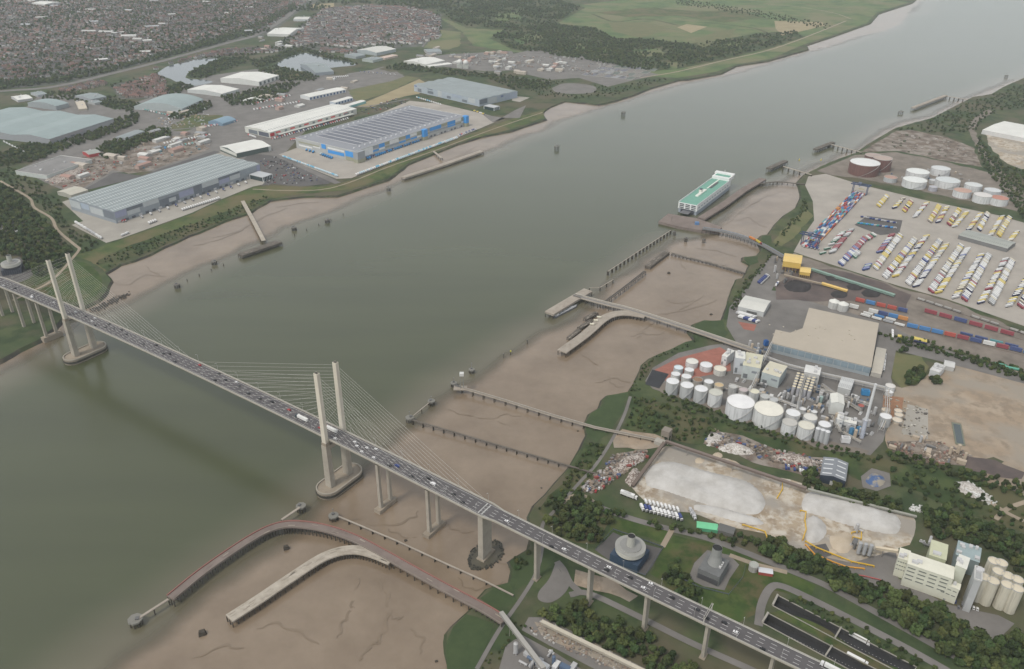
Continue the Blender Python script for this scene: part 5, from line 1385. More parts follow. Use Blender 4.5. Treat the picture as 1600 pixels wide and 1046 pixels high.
# tall stack
c = gz(1346, 684)
e = empty('chimney_stack', c, 0, 'tall slim white steel stack beside the low hall', 'chimney')
MB().cyl((0, 0, -.3), 2.4, 24, 14, r2=1.9).build('stack_base', [paint((.42, .45, .52))], e, True)
MB().cyl((0, 0, 23.7), 1.6, 46, 14, r2=1.3).build('stack', [paint((.60, .61, .62))], e, True)
MB().cyl((0, 0, 23), 2.6, .5, 14).build('platform', [paint((.4, .4, .42))], e)
for lb, x, y, d, rz, c in (('tall blue filter box beside the stack', 1340, 680, (4, 4, 9), .2, (.07, .22, .38)), ('tall blue filter box next to the low white hall', 1329, 682, (4, 4, 9), .2, (.07, .22, .38)), ('blue open frame unit above the red ringed tank', 1351, 618, (9, 6, 6), -.2, (.04, .22, .45)), ('white skip unit with open top by the grass bank', 1320, 692, (9, 6, 6), -.2, (.6, .6, .6)), ('blue hopper beside the tan roofed hall', 1196, 541, (5, 5, 7), .2, (.03, .12, .35))):
    p = gz(x, y)
    e = empty('plant_unit', p, rz, lb, 'plant')
    MB().box((0, 0, 1.5), d).build('casing', [paint(c)], e)
    f_ = MB()
    for sx in (-1, 1):
        for sy in (-1, 1):
            f_.box((sx * d[0] * .4, sy * d[1] * .4, -.3), (.4, .4, 2))
    f_.build('leg', [paint((.3, .3, .3))], e)
    MB().box((0, 0, 1.5 + d[2]), (d[0] * .7, d[1] * .7, .8)).build('cowl', [paint(tuple(v * .7 for v in c))], e)
# pipe racks
def pipe_rack(label, px, w=5, h=7, z=ZL, n=5, pitch=14):
    pts = [Vector(p) for p in resample(G(px, z + h), pitch)]
    c = pts[0]
    e = empty('pipe_rack', (c.x, c.y, z), 0, label, 'pipe rack')
    L_ = [p - c for p in pts]
    for k, p in enumerate(L_):
        d = (L_[min(k + 1, len(L_) - 1)] - L_[max(0, k - 1)]).normalized()
        nn = Vector((-d.y, d.x)) * (w / 2)
        m_ = MB()
        for s_ in (-1, 1):
            m_.bar((*(p + nn * s_), -.5), (*(p + nn * s_), h), .35, .35)
        for zz in (h * .6, h):
            m_.bar((*(p + nn), zz), (*(p - nn), zz), .35, .35)
        m_.build('trestle', [paint((.32, .31, .29))], e)
    for j in range(n):
        t = MB()
        pts3 = []
        for k, p in enumerate(L_):
            d = (L_[min(k + 1, len(L_) - 1)] - L_[max(0, k - 1)]).normalized()
            nn = Vector((-d.y, d.x)) * (w * (.42 - .84 * j / max(1, n - 1)))
            pts3.append((*(p + nn), (h if j % 2 else h * .6) + .45))
        t.tube(pts3, .22 + .16 * random.random(), 6)
        t.build('pipe', [paint(rr((.55, .55, .54), (.42, .40, .36), (.5, .45, .38), (.30, .30, .31)))], e)
    return e
pipe_rack('pipe rack running along the foot of the tan roofed hall', [(1192, 556), (1230, 570), (1290, 585), (1350, 598), (1383, 606)], 6, 8, n=7)
pipe_rack('pipe rack with white duct beside the silo house', [(1272, 605), (1300, 612), (1330, 622), (1362, 632)], 4, 8, n=4)
pipe_rack('pipe bridge between the process blocks', [(1207, 535), (1195, 560), (1182, 590), (1172, 612)], 3, 14, n=4)
pipe_rack('inclined pipe bridge over the vessel bank', [(1260, 585), (1252, 612), (1246, 640)], 3, 14, n=4)
pipe_rack('pipe rack beside the rusty tank pad', [(1386, 608), (1388, 640), (1378, 668)], 6, 9, n=6)
patch('rusty_pad', mat('rusty_ground', (.27, .15, .09), .9, .25, .1), [(1380, 618), (1412, 622), (1406, 662), (1378, 658)], 6)
# scattered small plant in the works: pumps, exchangers, cabins
SMALL = {}
for nm, mb_ in (('pump_skid', MB().box((0, 0, 0), (5, 2.4, .5)).cyl((-1, 0, .5), .8, 1.6, 8).box((1.3, 0, .5), (1.6, 1.4, 1.5)).tube([(-1, 0, 2), (-1, 1.6, 2), (2, 1.6, 1.2)], .2)), ('heat_exchanger', MB().box((-2, 0, 0), (.5, 1.6, 1.6)).box((2, 0, 0), (.5, 1.6, 1.6)).tube([(-4, 0, 2.4), (4, 0, 2.4)], 1.0, 10)), ('control_cabin', MB().box((0, 0, 0), (7, 3.4, 3.2)).box((0, 0, 3.2), (7.3, 3.7, .2)).box((1.4, -1.75, .3), (1.1, .15, 2.1))), ('pressure_vessel', MB().cyl((0, 0, 1.2), 1.5, 8, 12, cone=.8).box((1, 1, 0), (.4, .4, 1.4)).box((-1, 1, 0), (.4, .4, 1.4)).box((1, -1, 0), (.4, .4, 1.4)).box((-1, -1, 0), (.4, .4, 1.4)))):
    for c, rgb in (('grey', (.40, .40, .40)), ('white', (.60, .60, .59)), ('tan', (.42, .35, .27)), ('blue', (.09, .13, .20)), ('dark', (.14, .14, .14))):
        SMALL[nm, c] = mesh_only(mb_, nm, paint(rgb))
def litter(poly, n, where, group, kinds=('pump_skid', 'heat_exchanger', 'control_cabin', 'pressure_vessel'), cols=('grey', 'white', 'tan', 'blue', 'dark', 'grey', 'grey', 'tan', 'dark', 'grey'), rz0=None):
    k = 0
    xs_, ys_ = [p[0] for p in poly], [p[1] for p in poly]
    while k < n:
        x, y = random.uniform(min(xs_), max(xs_)), random.uniform(min(ys_), max(ys_))
        if not in_poly((x, y), poly):
            continue
        kd, c = random.choice(kinds), random.choice(cols)
        o = inst(SMALL[kd, c], kd, None, gz(x, y, ZL + .25), (rz0 if rz0 is not None else BTH) + rr(0, math.pi / 2) + random.uniform(-.05, .05), random.uniform(.8, 1.3))
        tag(o, '%s %s %s' % ('charcoal' if c == 'dark' else c, kd.replace('_', ' '), where), 'plant', group)
        k += 1
pipe_rack('low pipe run behind the two very large tanks', [(1140, 600), (1180, 612), (1220, 625), (1260, 640)], 3, 4, n=5)
pipe_rack('low pipe run between the tank rows on the red gravel', [(1060, 590), (1100, 598), (1150, 612)], 2.5, 3, n=4)
pipe_rack('pipe run in front of the louvred filter house', [(1285, 600), (1310, 618), (1345, 640)], 3, 6, n=5)
pipe_rack('pipe run beside the low white hall', [(1300, 650), (1312, 672), (1345, 690)], 3, 5, n=4)
litter([(1140, 590), (1230, 600), (1300, 612), (1370, 628), (1360, 690), (1300, 680), (1200, 640)], 130, 'among the tanks and pipes of the works', 'small plant of the works')
litter([(1160, 535), (1200, 545), (1190, 590), (1160, 590)], 26, 'between the process blocks and the jetty road', 'small plant by the jetty road')
litter([(1385, 680), (1470, 690), (1510, 715), (1500, 728), (1390, 705)], 18, 'left on the rubble of the cleared ground', 'plant left on the rubble', cols=('tan', 'grey', 'tan', 'dark'))
litter([(1330, 265), (1480, 265), (1570, 290), (1560, 310), (1430, 285)], 20, 'between the oil tanks of the tank farm', 'small plant of the tank farm')
litter([(795, 1015), (820, 1000), (920, 1046), (880, 1075), (800, 1060)], 18, 'in the works yard under the inclined conveyor', 'plant under the inclined conveyor', cols=('blue', 'white', 'grey', 'grey'))
litter([(1200, 405), (1225, 400), (1260, 430), (1240, 450), (1215, 440)], 14, 'around the yellow hoppers', 'plant around the yellow hoppers', cols=('tan', 'grey', 'dark'))
litter([(1420, 845), (1440, 842), (1490, 860), (1450, 858)], 6, 'behind the cream mill', 'plant behind the mill')
litter([(1325, 840), (1360, 815), (1355, 870), (1335, 875)], 7, 'around the sand screens', 'plant around the sand screens', cols=('grey', 'dark', 'tan'))
# yellow hoppers, conveyors
for lb, px, h, leg in (('large yellow roofed hopper house on brown bins', [(1224, 406.6), (1252, 410.5), (1254, 398), (1226.6, 394)], 20, 9), ('small yellow roofed hopper house beside the green conveyor', [(1248.4, 423), (1265.6, 425), (1268, 417.5), (1253, 415)], 12, 5)):
    c, rz, L, W = fit_rect(px, ZL + h)
    e = empty('hopper_house', (c.x, c.y, ZL), rz, lb, 'hopper')
    YEL = (.58, .40, .10)
    MB().gable((0, 0, leg), (L, W, h - leg - 2), 2.2).build('house', [paint(YEL), paint((.66, .48, .17))], e)
    for k in range(5):
        MB().box((-L * .4 + L * .2 * k, 0, leg * .35), (L * .16, W * .8, leg * .65), taper=(1, 1)).build('bin', [paint((.20, .13, .11))], e)
    for k in range(6):
        for sy in (-1, 1):
            MB().box((-L * .48 + L * .192 * k, sy * W * .45, -.3), (.6, .6, leg + .3)).build('leg', [paint((.45, .33, .14))], e)
def conveyor(label, px, z0, z1, w, h, rgb, name='conveyor', posts=True, pitch=22, rel=ZL):
    a, b2 = gz(*px[0], z0), gz(*px[1], z1)
    e = empty(name, (a.x, a.y, rel), 0, label, 'conveyor')
    A, B = Vector((0, 0, z0 - rel)), Vector((b2.x - a.x, b2.y - a.y, z1 - rel))
    MB().bar(A, B, w, h).build('gallery', [paint(rgb)], e)
    d = (B - A).normalized()
    off = d.cross(Vector((0, 0, 1))).normalized() * (w / 2)
    up = off.cross(d).normalized() * (h / 2 + .15)
    MB().bar(A + up, B + up, w * 1.06, .2).build('cover', [paint(tuple(min(1, v * 1.35) for v in rgb))], e)
    if posts:
        n = max(1, int((B - A).length / pitch))
        for k in range(n):
            p = A.lerp(B, (k + .5) / n)
            if p.z > 2:
                m_ = MB()
                for s_ in (-1, 1):
                    m_.bar((p.x + off.x * s_ * .8, p.y + off.y * s_ * .8, -.5), (p.x + off.x * s_ * .6, p.y + off.y * s_ * .6, p.z - h / 2 + .2), .35, .35)
                m_.build('trestle', [paint((.28, .26, .24))], e)
    return e
conveyor('long green covered conveyor along the trailer yard edge', [(1268, 421), (1398, 462)], 8, 8, 4.5, 3, (.17, .25, .21))
conveyor('yellow stacking conveyor over the coal yard', [(1284, 443), (1324, 455)], 8, 7, 5, 2.4, (.55, .38, .12))
conveyor('brown conveyor feeding the coal yard', [(1225, 430), (1284, 444)], 14, 8, 2.6, 2, (.28, .23, .17))
conveyor('dark inclined conveyor from the junction tower down to the sand yard', [(1038, 692), (988, 760)], 13, 6, 3.2, 2.4, (.11, .085, .07))
conveyor('long brown conveyor running beside the white sand heaps', [(1040, 690), (1260, 764)], 13, 12, 3.0, 2.2, (.14, .11, .095), pitch=45)
conveyor('grey conveyor continuing behind the second sand heap', [(1262, 765), (1432, 808)], 12, 6, 2.4, 1.6, (.22, .22, .19))
conveyor('pale conveyor from the sand screens to the mill', [(1358, 855), (1404, 862)], 9, 18, 2.6, 2.2, (.46, .40, .30))
conveyor('grey inclined conveyor from the red jetty to the works yard', [(783, 958), (850, 1046)], 11, 26, 3.4, 2.6, (.26, .25, .23), pitch=30)
conveyor('pale pipe gallery along the demolished shed', [(846, 972), (1010, 1052)], 9, 9, 3, 2.5, (.36, .33, .27), pitch=10)
c = gz(1040, 690)
e = empty('transfer_tower', c, BTH, 'brown conveyor transfer tower at the corner of the sand yard', 'tower')
MB().box((0, 0, 9), (9, 9, 7)).build('cabin', [paint((.22, .19, .16))], e)
for sx in (-1, 1):
    for sy in (-1, 1):
        MB().box((sx * 4, sy * 4, -.4), (.7, .7, 9.6)).build('leg', [paint((.28, .25, .22))], e)
MB().box((3, 8, -.3), (11, 8, 5)).build('annex', [paint((.36, .34, .30))], e)
for k, (x, y) in enumerate(((1304, 471), (1318, 475))):
    tank('ribbed white domed bin, %s of the pair behind the tan roofed hall' % ('nearer the coal yard' if k == 0 else 'nearer the rail wagons'), x, y, 7.5, 10, (.50, .50, .48), (.62, .62, .58), .55, 'storage_bin', 'bin', 'pair of domed bins', 20, False)
# screening plant in the sand yard
c = gz(1350, 868)
e = empty('screening_plant', c, BTH + .3, 'steel sand screening plant with upright grey drums beside the mill', 'plant')
for k in range(3):
    MB().cyl((-3 + 4.5 * k, 3, 4), 1.7, 12, 10, cone=.5).build('drum', [paint((.34, .35, .36))], e, True)
for k in range(4):
    MB().box((-6 + 4 * k, -2, -.3), (.5, .5, 12)).build('post', [paint((.36, .33, .27))], e)
for z in (4, 8, 11.5):
    MB().box((0, -1, z), (14, 8, .4)).build('deck', [paint((.33, .30, .25))], e)
MB().box((2, -4, 5), (5, 4, 3)).build('screen_box', [paint((.30, .27, .2))], e)
# ventilation buildings of the tunnel
def vent_ring(label, bx, by, rot, navy):
    c = gz(bx, by)
    e = empty('ventilation_building', c, rot, label, 'building')
    MB().box((0, 0, -.3), (27, 24, 9)).build('base', [paint(navy)], e)
    for k in range(9):
        MB().box((-12 + 3 * k, -12.2, .3), (1.6, .4, 7.2)).build('louvre', [paint(tuple(v * 1.7 for v in navy))], e)
    MB().cyl((0, 0, 8.7), 11, 3, 32, mi=0).build('neck', [paint((.07, .08, .09))], e)
    MB().cyl((0, 0, 11.5), 13.2, 4.6, 40, mi=0, top=1, r2=13.6).build('drum', [paint((.58, .57, .52)), paint((.30, .30, .28))], e)
    MB().cyl((0, 0, 16), 9.5, 1.2, 32, mi=0, top=1).build('inner_roof', [paint((.36, .36, .34)), paint((.24, .24, .23))], e)
    MB().cyl((0, 0, 16), 3.8, 12, 20, r2=3.4, cap=False).build('outlet', [paint((.42, .42, .38))], e, True)
    MB().cyl((0, 0, 27.2), 3.2, .2, 20).build('outlet_mouth', [paint((.02, .02, .02))], e)
vent_ring('ventilation building with white ring drum and stubby chimney beside the approach viaduct', 983, 874, BTH, (.035, .06, .10))
vent_ring('ventilation building with white ring drum among the woods beyond the far pylons', 21, 425, .4, (.04, .045, .06))
c, rz, L, W = fit_rect([(1089, 889), (1125, 902), (1140, 877), (1108, 861)], ZL + 11)
e = empty('ventilation_building', (c.x, c.y, ZL), rz, 'dark grey ventilation block with sloping chimney on the tunnel lawn', 'building')
MB().box((0, 0, -.3), (L, W, 11.3), taper=(.97, .97)).build('block', [mat('grey_cladding', (.145, .15, .15), .7, .1, .2)], e)
MB().box((0, -W * .5, 1), (L * .9, .6, 5)).build('louvre', [paint((.07, .07, .075))], e)
MB().cyl((0, W * .1, 10.8), 6.5, 9, 20, r2=4.4, cap=False).cyl((0, W * .1, 19.8), 4.4, 9, 20, r2=4.2, cap=False).build('chimney', [paint((.27, .275, .265))], e, True)
MB().cyl((0, W * .1, 27.9), 4.1, .2, 20).build('chimney_mouth', [paint((.02, .02, .02))], e)
for k in range(3):
    MB().box((L * .3, W * .2 - 3 * k, 11), (2, 1.6, 1.8)).build('roof_unit', [paint((.55, .55, .54))], e)
tank('small round concrete tank beside the red cabin', 1178, 883, 4, 6, (.34, .33, .31), (.36, .37, .34), .02, n=18)
warehouse('long red cabin with white roof beside the round tank', [(1185, 894), (1207, 897), (1208, 890), (1186, 886)], 3.5, (.32, .07, .06), (.55, .56, .58), cat='cabin', name='cabin')
# ------------------------------------------------------------------ jetties, dolphins, ships
jet_con = mat('jetty_concrete', (.27, .235, .195), .9, rgb2=(.38, .34, .29), scale=.06, detail=8)
jet_pale = mat('jetty_planks', (.30, .265, .215), .9, rgb2=(.44, .40, .34), scale=.15, detail=8)
jet_red = mat('jetty_reddish', (.155, .125, .11), .9, rgb2=(.225, .185, .165), scale=.05, detail=8)
jet_dark = mat('jetty_dark', (.085, .075, .062), .9, rgb2=(.16, .14, .12), scale=.08, detail=8)
pile_m = mat('wet_piles', (.060, .052, .042), .9, .3, .2)
pile_me = mesh_only(MB().cyl((0, 0, -1), .5, 1, 8), 'pile', pile_m)
def jetty(label, px, z, w, m, th=1.2, pitch=9, rows=2, curve=True, name='jetty', cat='jetty', rail=None, piler=1.0, zbot=-1.5, planks=0):
    pts = G(px, z)
    if curve and len(pts) > 2:
        pts = smooth_line(pts, 5)
    else:
        pts = resample(pts, 12)
    c = Vector(pts[0])
    P = [Vector(p) - c for p in pts]
    e = empty(name, (c.x, c.y, 0), 0, label, cat)
    def nrm(i):
        d = (P[min(i + 1, len(P) - 1)] - P[max(i - 1, 0)]).normalized()
        return Vector((-d.y, d.x))
    mb = MB()
    Lp = [P[i] + nrm(i) * (w / 2) for i in range(len(P))]
    Rp = [P[i] - nrm(i) * (w / 2) for i in range(len(P))]
    n = len(P)
    vs = [(*p, z) for p in Lp] + [(*p, z) for p in Rp] + [(*p, z - th) for p in Lp] + [(*p, z - th) for p in Rp]
    fs = []
    for i in range(n - 1):
        fs += [(n + i, n + i + 1, i + 1, i), (2 * n + i, 2 * n + i + 1, 3 * n + i + 1, 3 * n + i), (i, i + 1, 2 * n + i + 1, 2 * n + i), (3 * n + i, 3 * n + i + 1, n + i + 1, n + i)]
    fs += [(0, 2 * n, 3 * n, n), (n - 1, 2 * n - 1, 4 * n - 1, 3 * n - 1)]
    mb.add(vs, fs)
    mb.build('deck', [m], e)
    Q = [Vector(p) for p in resample([tuple(p) for p in P], pitch)]
    for i, p in enumerate(Q):
        d = (Q[min(i + 1, len(Q) - 1)] - Q[max(i - 1, 0)]).normalized()
        nn = Vector((-d.y, d.x))
        for r in range(rows):
            o = 0 if rows == 1 else -w * .42 + w * .84 * r / (rows - 1)
            inst(pile_me, 'pile', e, (p.x + nn.x * o, p.y + nn.y * o, z - th), 0, (piler, piler, z - th - zbot))
    if rail:
        for s_, rgb, ww, hh in rail:
            r_ = MB()
            for i in range(n - 1):
                a, b2 = P[i] + nrm(i) * (w * s_ / 2), P[i + 1] + nrm(i + 1) * (w * s_ / 2)
                r_.bar((*a, z + hh / 2), (*b2, z + hh / 2), ww, hh)
            r_.build('pipe_run', [paint(rgb, .8)], e)
    for k in range(planks):
        i = random.randrange(n - 1)
        t = random.uniform(-.4, .4)
        p = P[i].lerp(P[i + 1], random.random()) + nrm(i) * (w * t)
        d = (P[i + 1] - P[i]).normalized()
        MB().bar((*(p - d * 3), z + .12), (*(p + d * 3), z + .12), random.uniform(.4, 1.1), .24).build('plank', [m if k % 3 else jet_con], e)
    return e
def dolphin(label, x, y, r=4.0, z=5.5, mast=0, n=8, rgb=(.19, .185, .165), group=None):
    c = gz(x, y, z)
    e = empty('mooring_dolphin', (c.x, c.y, 0), random.random() * 3, label, 'dolphin', group)
    MB().cyl((0, 0, z - 1.6), r, 1.6, 8).build('cap', [paint(rgb, .9)], e)
    for k in range(n):
        t = 2 * math.pi * k / n
        inst(pile_me, 'pile', e, (r * .8 * math.cos(t), r * .8 * math.sin(t), z - 1.4), 0, (1, 1, z + 1))
    MB().box((r * .3, 0, z), (r * .5, r * .5, 1.1)).build('bollard', [paint((.12, .12, .12))], e)
    if mast:
        MB().tube([(0, 0, z), (0, 0, z + mast)], .18, 5).box((0, 0, z + mast), (.8, .8, .8)).build('mast', [paint((.2, .2, .2))], e)
    return e
jetty('long curved reddish jetty with a red pipe along its edge', [(788, 970), (757, 951), (700, 921), (640, 888), (590, 860), (555, 842), (520, 829), (490, 822), (460, 819), (438, 821), (415, 829), (388, 844), (350, 869), (310, 898), (266, 934)], 8.5, 8.6, jet_red, 1.4, 9, 3, rail=[(-.92, (.25, .115, .095), .9, 1.0), (.92, (.22, .19, .16), .5, .7)], planks=30)
jetty('pale weathered plank jetty branching from the reddish jetty', [(612, 876), (585, 865), (560, 859), (536, 860), (510, 868), (485, 882), (440, 912), (400, 939), (358, 966)], 8.2, 10.5, jet_pale, 1.4, 9, 3, planks=60)
jetty('narrow footbridge from the jetty elbow to an outer dolphin', [(440, 812), (468, 793)], 8, 2.4, jet_con, .8, 12, 1)
jetty('narrow footbridge from the long jetty end to the last dolphin', [(263, 936), (216, 966)], 7, 2.2, jet_con, .8, 12, 1)
dolphin('square concrete dolphin at the end of the long footbridge', 211, 967, 6, 6.5)
dolphin('concrete dolphin beyond the jetty elbow', 470, 790, 5, 7)
dolphin('small dolphin with a mast at the head of the lowest pipeline', 521, 805, 5, 6, 7)
jetty('thin pipeline trestle parallel to the reddish jetty', [(527, 806), (620, 845), (700, 882), (760, 909), (802, 930)], 5.5, 1.5, jet_con, .7, 22, 2, False, 'pipeline_trestle', 'trestle')
jetty('dark pipeline trestle crossing the mud between the two dolphins and the shore', [(645, 656), (760, 690), (890, 728), (935, 741)], 6.5, 2.0, jet_dark, .9, 25, 2, False, 'pipeline_trestle', 'trestle')
dolphin('weathered dolphin with mast at the head of the dark pipeline', 640, 652, 5, 6, 7)
dolphin('outer dolphin linked by a thin walkway to the dark pipeline head', 674, 626, 4.5, 6, 5)
jetty('thin walkway between the two dolphins of the dark pipeline', [(645, 650), (672, 628)], 6, 1.0, jet_con, .5, 20, 1, False, 'walkway', 'walkway')
jetty('pale pipeline trestle from the loading tower to the conveyor corner', [(722, 606), (790, 626), (860, 648), (930, 668), (1038, 690)], 7.5, 3.2, jet_pale, .9, 25, 2, False, 'pipeline_trestle', 'trestle', rail=[(.5, (.34, .31, .27), .8, .9), (-.5, (.25, .22, .19), .5, .7)])
c = gz(722, 608, 5)
e = empty('loading_tower', (c.x, c.y, 0), 0, 'tall steel loading tower with white cabin at the trestle head', 'tower')
for sx in (-1, 1):
    for sy in (-1, 1):
        MB().bar((sx * 2, sy * 2, -2), (sx * 1.5, sy * 1.5, 24), .5, .5).build('leg', [paint((.22, .22, .21))], e)
MB().box((0, 0, 24), (5, 5, 3.5)).build('cabin', [paint((.55, .56, .54))], e)
MB().box((-2, 0, 5.5), (16, 9, 1.3)).build('deck', [jet_con], e)
for k in range(6):
    MB().tube([(0, 0, 7), (-9, 3, 6 + k)], .2, 5).build('hose', [paint((.15, .15, .15))], e)
for x, y, m in ((709, 598, 6), (737, 577, 8)):
    dolphin('dolphin with %s beside the loading tower' % ('short post' if m == 6 else 'tall post'), x, y, 4, 5.5, m)
for x, y in ((787, 556), (798, 551), (824, 534)):
    c = gz(x, y, 3)
    e = empty('channel_beacon', (c.x, c.y, -1), 0, 'thin %s post standing in the water %s' % (('yellow topped', 'beside the loading tower') if x < 800 and x > 790 else ('dark', 'between the loading tower and the timber jetty')), 'beacon', 'channel posts')
    inst(pile_me, 'pile', e, (0, 0, 5), 0, (1, 1, 5))
    MB().cyl((0, 0, 5), .9, 1.6, 8, cone=.8).build('topmark', [paint((.5, .48, .05) if 790 < x < 800 else (.10, .10, .09))], e)
# coaster berth jetty
jetty('wide concrete jetty head with pipes where the barge lies', [(858, 489), (890, 470), (919, 453)], 8.5, 15, jet_con, 3.0, 9, 3, False, planks=14)
jetty('long jetty approach carrying pipes from the barge berth to the works', [(897, 461), (945, 474), (985, 484), (1060, 508), (1120, 528), (1190, 552)], 8.5, 9, jet_con, 1.4, 11, 2, rail=[(.85, (.42, .40, .35), .9, 1.2), (.5, (.33, .30, .26), .6, .9), (-.2, (.2, .19, .18), 3.5, .2)])
jetty('broad weathered jetty arm curving back over the mud', [(1008, 493), (980, 489), (958, 491), (940, 500), (915, 522), (878, 549)], 8, 14, jet_con, 1.4, 8, 3, planks=30)
jetty('rusty lattice footbridge beside the jetty approach', [(940, 476), (975, 450), (1008, 424)], 6.5, 3.2, jet_dark, .8, 12, 2, False, 'footbridge', 'footbridge', rail=[(.9, (.22, .20, .18), .2, 1.2), (-.9, (.22, .20, .18), .2, 1.2)])
jetty('line of mooring piles linked by a thin catwalk below the ferry', [(950, 424), (1000, 391), (1048, 360)], 7, 1.2, jet_con, .5, 24, 2, False, 'catwalk', 'catwalk', piler=2.6)
jetty('short crooked catwalk off the jetty head', [(921, 450), (938, 449), (958, 437)], 6, 1.2, jet_con, .5, 22, 1, False, 'catwalk', 'catwalk', piler=1.6)
jetty('old dark timber block jetty standing alone on the mud', [(1012, 416), (1042, 393)], 5, 10, jet_dark, 4.5, 6, 3, False, planks=20)
jetty('dark row of old pier piles across the mud', [(1050, 396), (1110, 411), (1165, 427)], 4.5, 4.5, jet_dark, 1.0, 6, 2, False, planks=14)
for i, (x0, y0, x1, y1) in enumerate(((889, 528, 905, 515), (905, 512, 925, 500), (915, 498, 932, 488))):
    jetty('ruined timber staging beside the weathered jetty arm, %s piece' % ('outer', 'middle', 'inner')[i], [(x0, y0), (x1, y1)], 4.5, 7, jet_dark, 1.0, 5, 3, False, 'timber_staging', 'staging', planks=16)
for i, (x, y) in enumerate(((925, 507), (931, 501), (936, 496))):
    c = gz(x, y, 9)
    e = empty('storage_drum', (c.x, c.y, 8.0), BTH + .4, 'cream drum lying on the weathered jetty arm', 'drum', 'drums on the jetty arm')
    MB().tube([(-3, 0, 1.4), (3, 0, 1.4)], 1.4, 10).build('shell', [paint((.55, .52, .42))], e)
    MB().box((0, 0, -.1), (5, 1.4, .4)).build('cradle', [paint((.2, .2, .2))], e)
# barge
a, b2 = gz(866, 495, 2), gz(902, 476, 2)
d = b2 - a
e = empty('barge', ((a.x + b2.x) / 2, (a.y + b2.y) / 2, 0), math.atan2(d.y, d.x), 'low grey tank barge moored under the jetty head', 'barge')
Lb = d.length
hull = [(-Lb / 2, -2.6), (-Lb / 2, 2.6), (Lb * .38, 3.2), (Lb / 2, 0), (Lb * .38, -3.2)]
MB().prism(hull, -1, 2.0).build('hull', [paint((.12, .12, .13))], e)
MB().prism([(x * .96, y * .86) for x, y in hull], 2.0, 2.5).build('deck', [paint((.40, .41, .42))], e)
for k in range(4):
    MB().box((-Lb * .2 + Lb * .15 * k, 0, 2.5), (Lb * .12, 3.6, .7)).build('hatch', [paint((.50, .51, .52))], e)
MB().box((-Lb * .4, 0, 2.5), (Lb * .1, 4, 2.6)).build('wheelhouse', [paint((.62, .62, .62))], e)
# ferry berth
pts = G([(1029, 346), (1044, 334), (1062, 337), (1088, 341), (1128, 355), (1122, 362), (1100, 361), (1060, 354)], 5)
c = Vector((sum(p[0] for p in pts) / 8, sum(p[1] for p in pts) / 8))
e = empty('pontoon', (c.x, c.y, 0), 0, 'wide brown floating pontoon at the stern of the ferry', 'pontoon')
MB().prism([(p[0] - c.x, p[1] - c.y) for p in pts], -1, 5).build('hull', [jet_red], e)
MB().box((10, -8, 5), (7, 5, 5)).build('control_cabin', [paint((.10, .20, .38))], e)
MB().tube([(-32, 10, 5), (-32, 10, 12)], .3, 6).build('mast', [paint((.1, .1, .1))], e)
jetty('long brown quay wall alongside the ferry', [(1096, 341), (1130, 320), (1160, 298), (1192, 279)], 7, 15, jet_red, 3.0, 10, 3, False, 'quay', 'quay', planks=10)
jetty('linkspan road sloping from the pontoon up to the terminal', [(1098, 357), (1130, 362), (1160, 370), (1190, 382), (1225, 402)], 8, 9, greytar, 1.2, 16, 2, True, 'linkspan', 'linkspan', rail=[(.96, (.24, .27, .31), .3, 1.2), (-.96, (.16, .18, .2), .3, 1.2)])
jetty('narrow dark jetty joining the quay to the sea wall', [(1188, 287), (1215, 284), (1258, 288)], 6, 4, jet_dark, 1.2, 9, 2)
for x, y in ((1054, 362), (1072, 372), (1100, 374)):
    dolphin('stout dark dolphin under the linkspan and pontoon', x, y, 3, 7, 0, 6, (.12, .11, .10), 'dolphins under the linkspan')
for k, (x0, y0, x1, y1, bc) in enumerate(((1172, 372, 1180, 376, (.55, .2, .05)), (1182, 377, 1188, 381, (.5, .38, .05)))):
    p, q = gz(x0, y0, 9), gz(x1, y1, 9)
    lorry(((p.x + q.x) / 2, (p.y + q.y) / 2, 8.05), math.atan2(q.y - p.y, q.x - p.x), bc, (.3, .05, .06), '%s lorry driving ashore on the linkspan' % ('orange', 'yellow')[k])
c, rz, L, W = fit_rect([(1086, 322), (1150, 278), (1122, 269.5), (1064, 315)], 20)
print('ferry', L, W)
e = empty('ferry', (c.x, c.y, 0), rz, 'white cargo ferry with green weather deck moored at the quay', 'ship')
X, Y = L / 2, W / 2
hp = [(-X, -Y), (X * .72, -Y), (X * .9, -Y * .7), (X, -Y * .2), (X, Y * .2), (X * .9, Y * .7), (X * .72, Y), (-X, Y)]
MB().prism([(x * .985, y * .97) for x, y in hp], -2, 8).build('hull', [paint((.33, .37, .42))], e)
MB().prism(hp, 8, 19.5).build('side_wall', [paint((.68, .70, .69))], e)
MB().prism([(x * .985, y * .93) for x, y in hp], 19.5, 19.8).build('weather_deck', [paint((.16, .34, .27), .8)], e)
for sy in (-1, 1):
    MB().bar((-X, sy * (Y - .4), 20.4), (X * .7, sy * (Y - .4), 20.4), .6, 2.0).build('bulwark', [paint((.68, .70, .69))], e)
    for k in range(12):
        MB().box((-X * .9 + L * .8 * k / 12, sy * (Y + .05), 12), (L * .035, .25, 2.2)).build('side_opening', [paint((.30, .33, .36))], e)
for z in (9.5, 13, 16.2):
    for k in range(3):
        MB().box((-X - .05, -Y * .62 + Y * .62 * k, z), (.4, Y * .46, 1.9)).build('stern_opening', [paint((.05, .06, .07))], e)
MB().box((-X - .1, 0, 1), (.5, W * .7, 7.5)).build('stern_door', [paint((.06, .065, .08))], e)
MB().bar((-X, 0, 5.8), (-X - 16, 0, 5.3), W * .45, .6).build('stern_ramp', [paint((.14, .14, .15))], e)
MB().box((X * .77, 0, 19.5), (L * .14, W * .96, 6)).build('superstructure', [paint((.70, .71, .70))], e)
MB().box((X * .79, 0, 25.5), (L * .09, W * .8, .4)).build('upper_deck', [paint((.16, .34, .27), .8)], e)
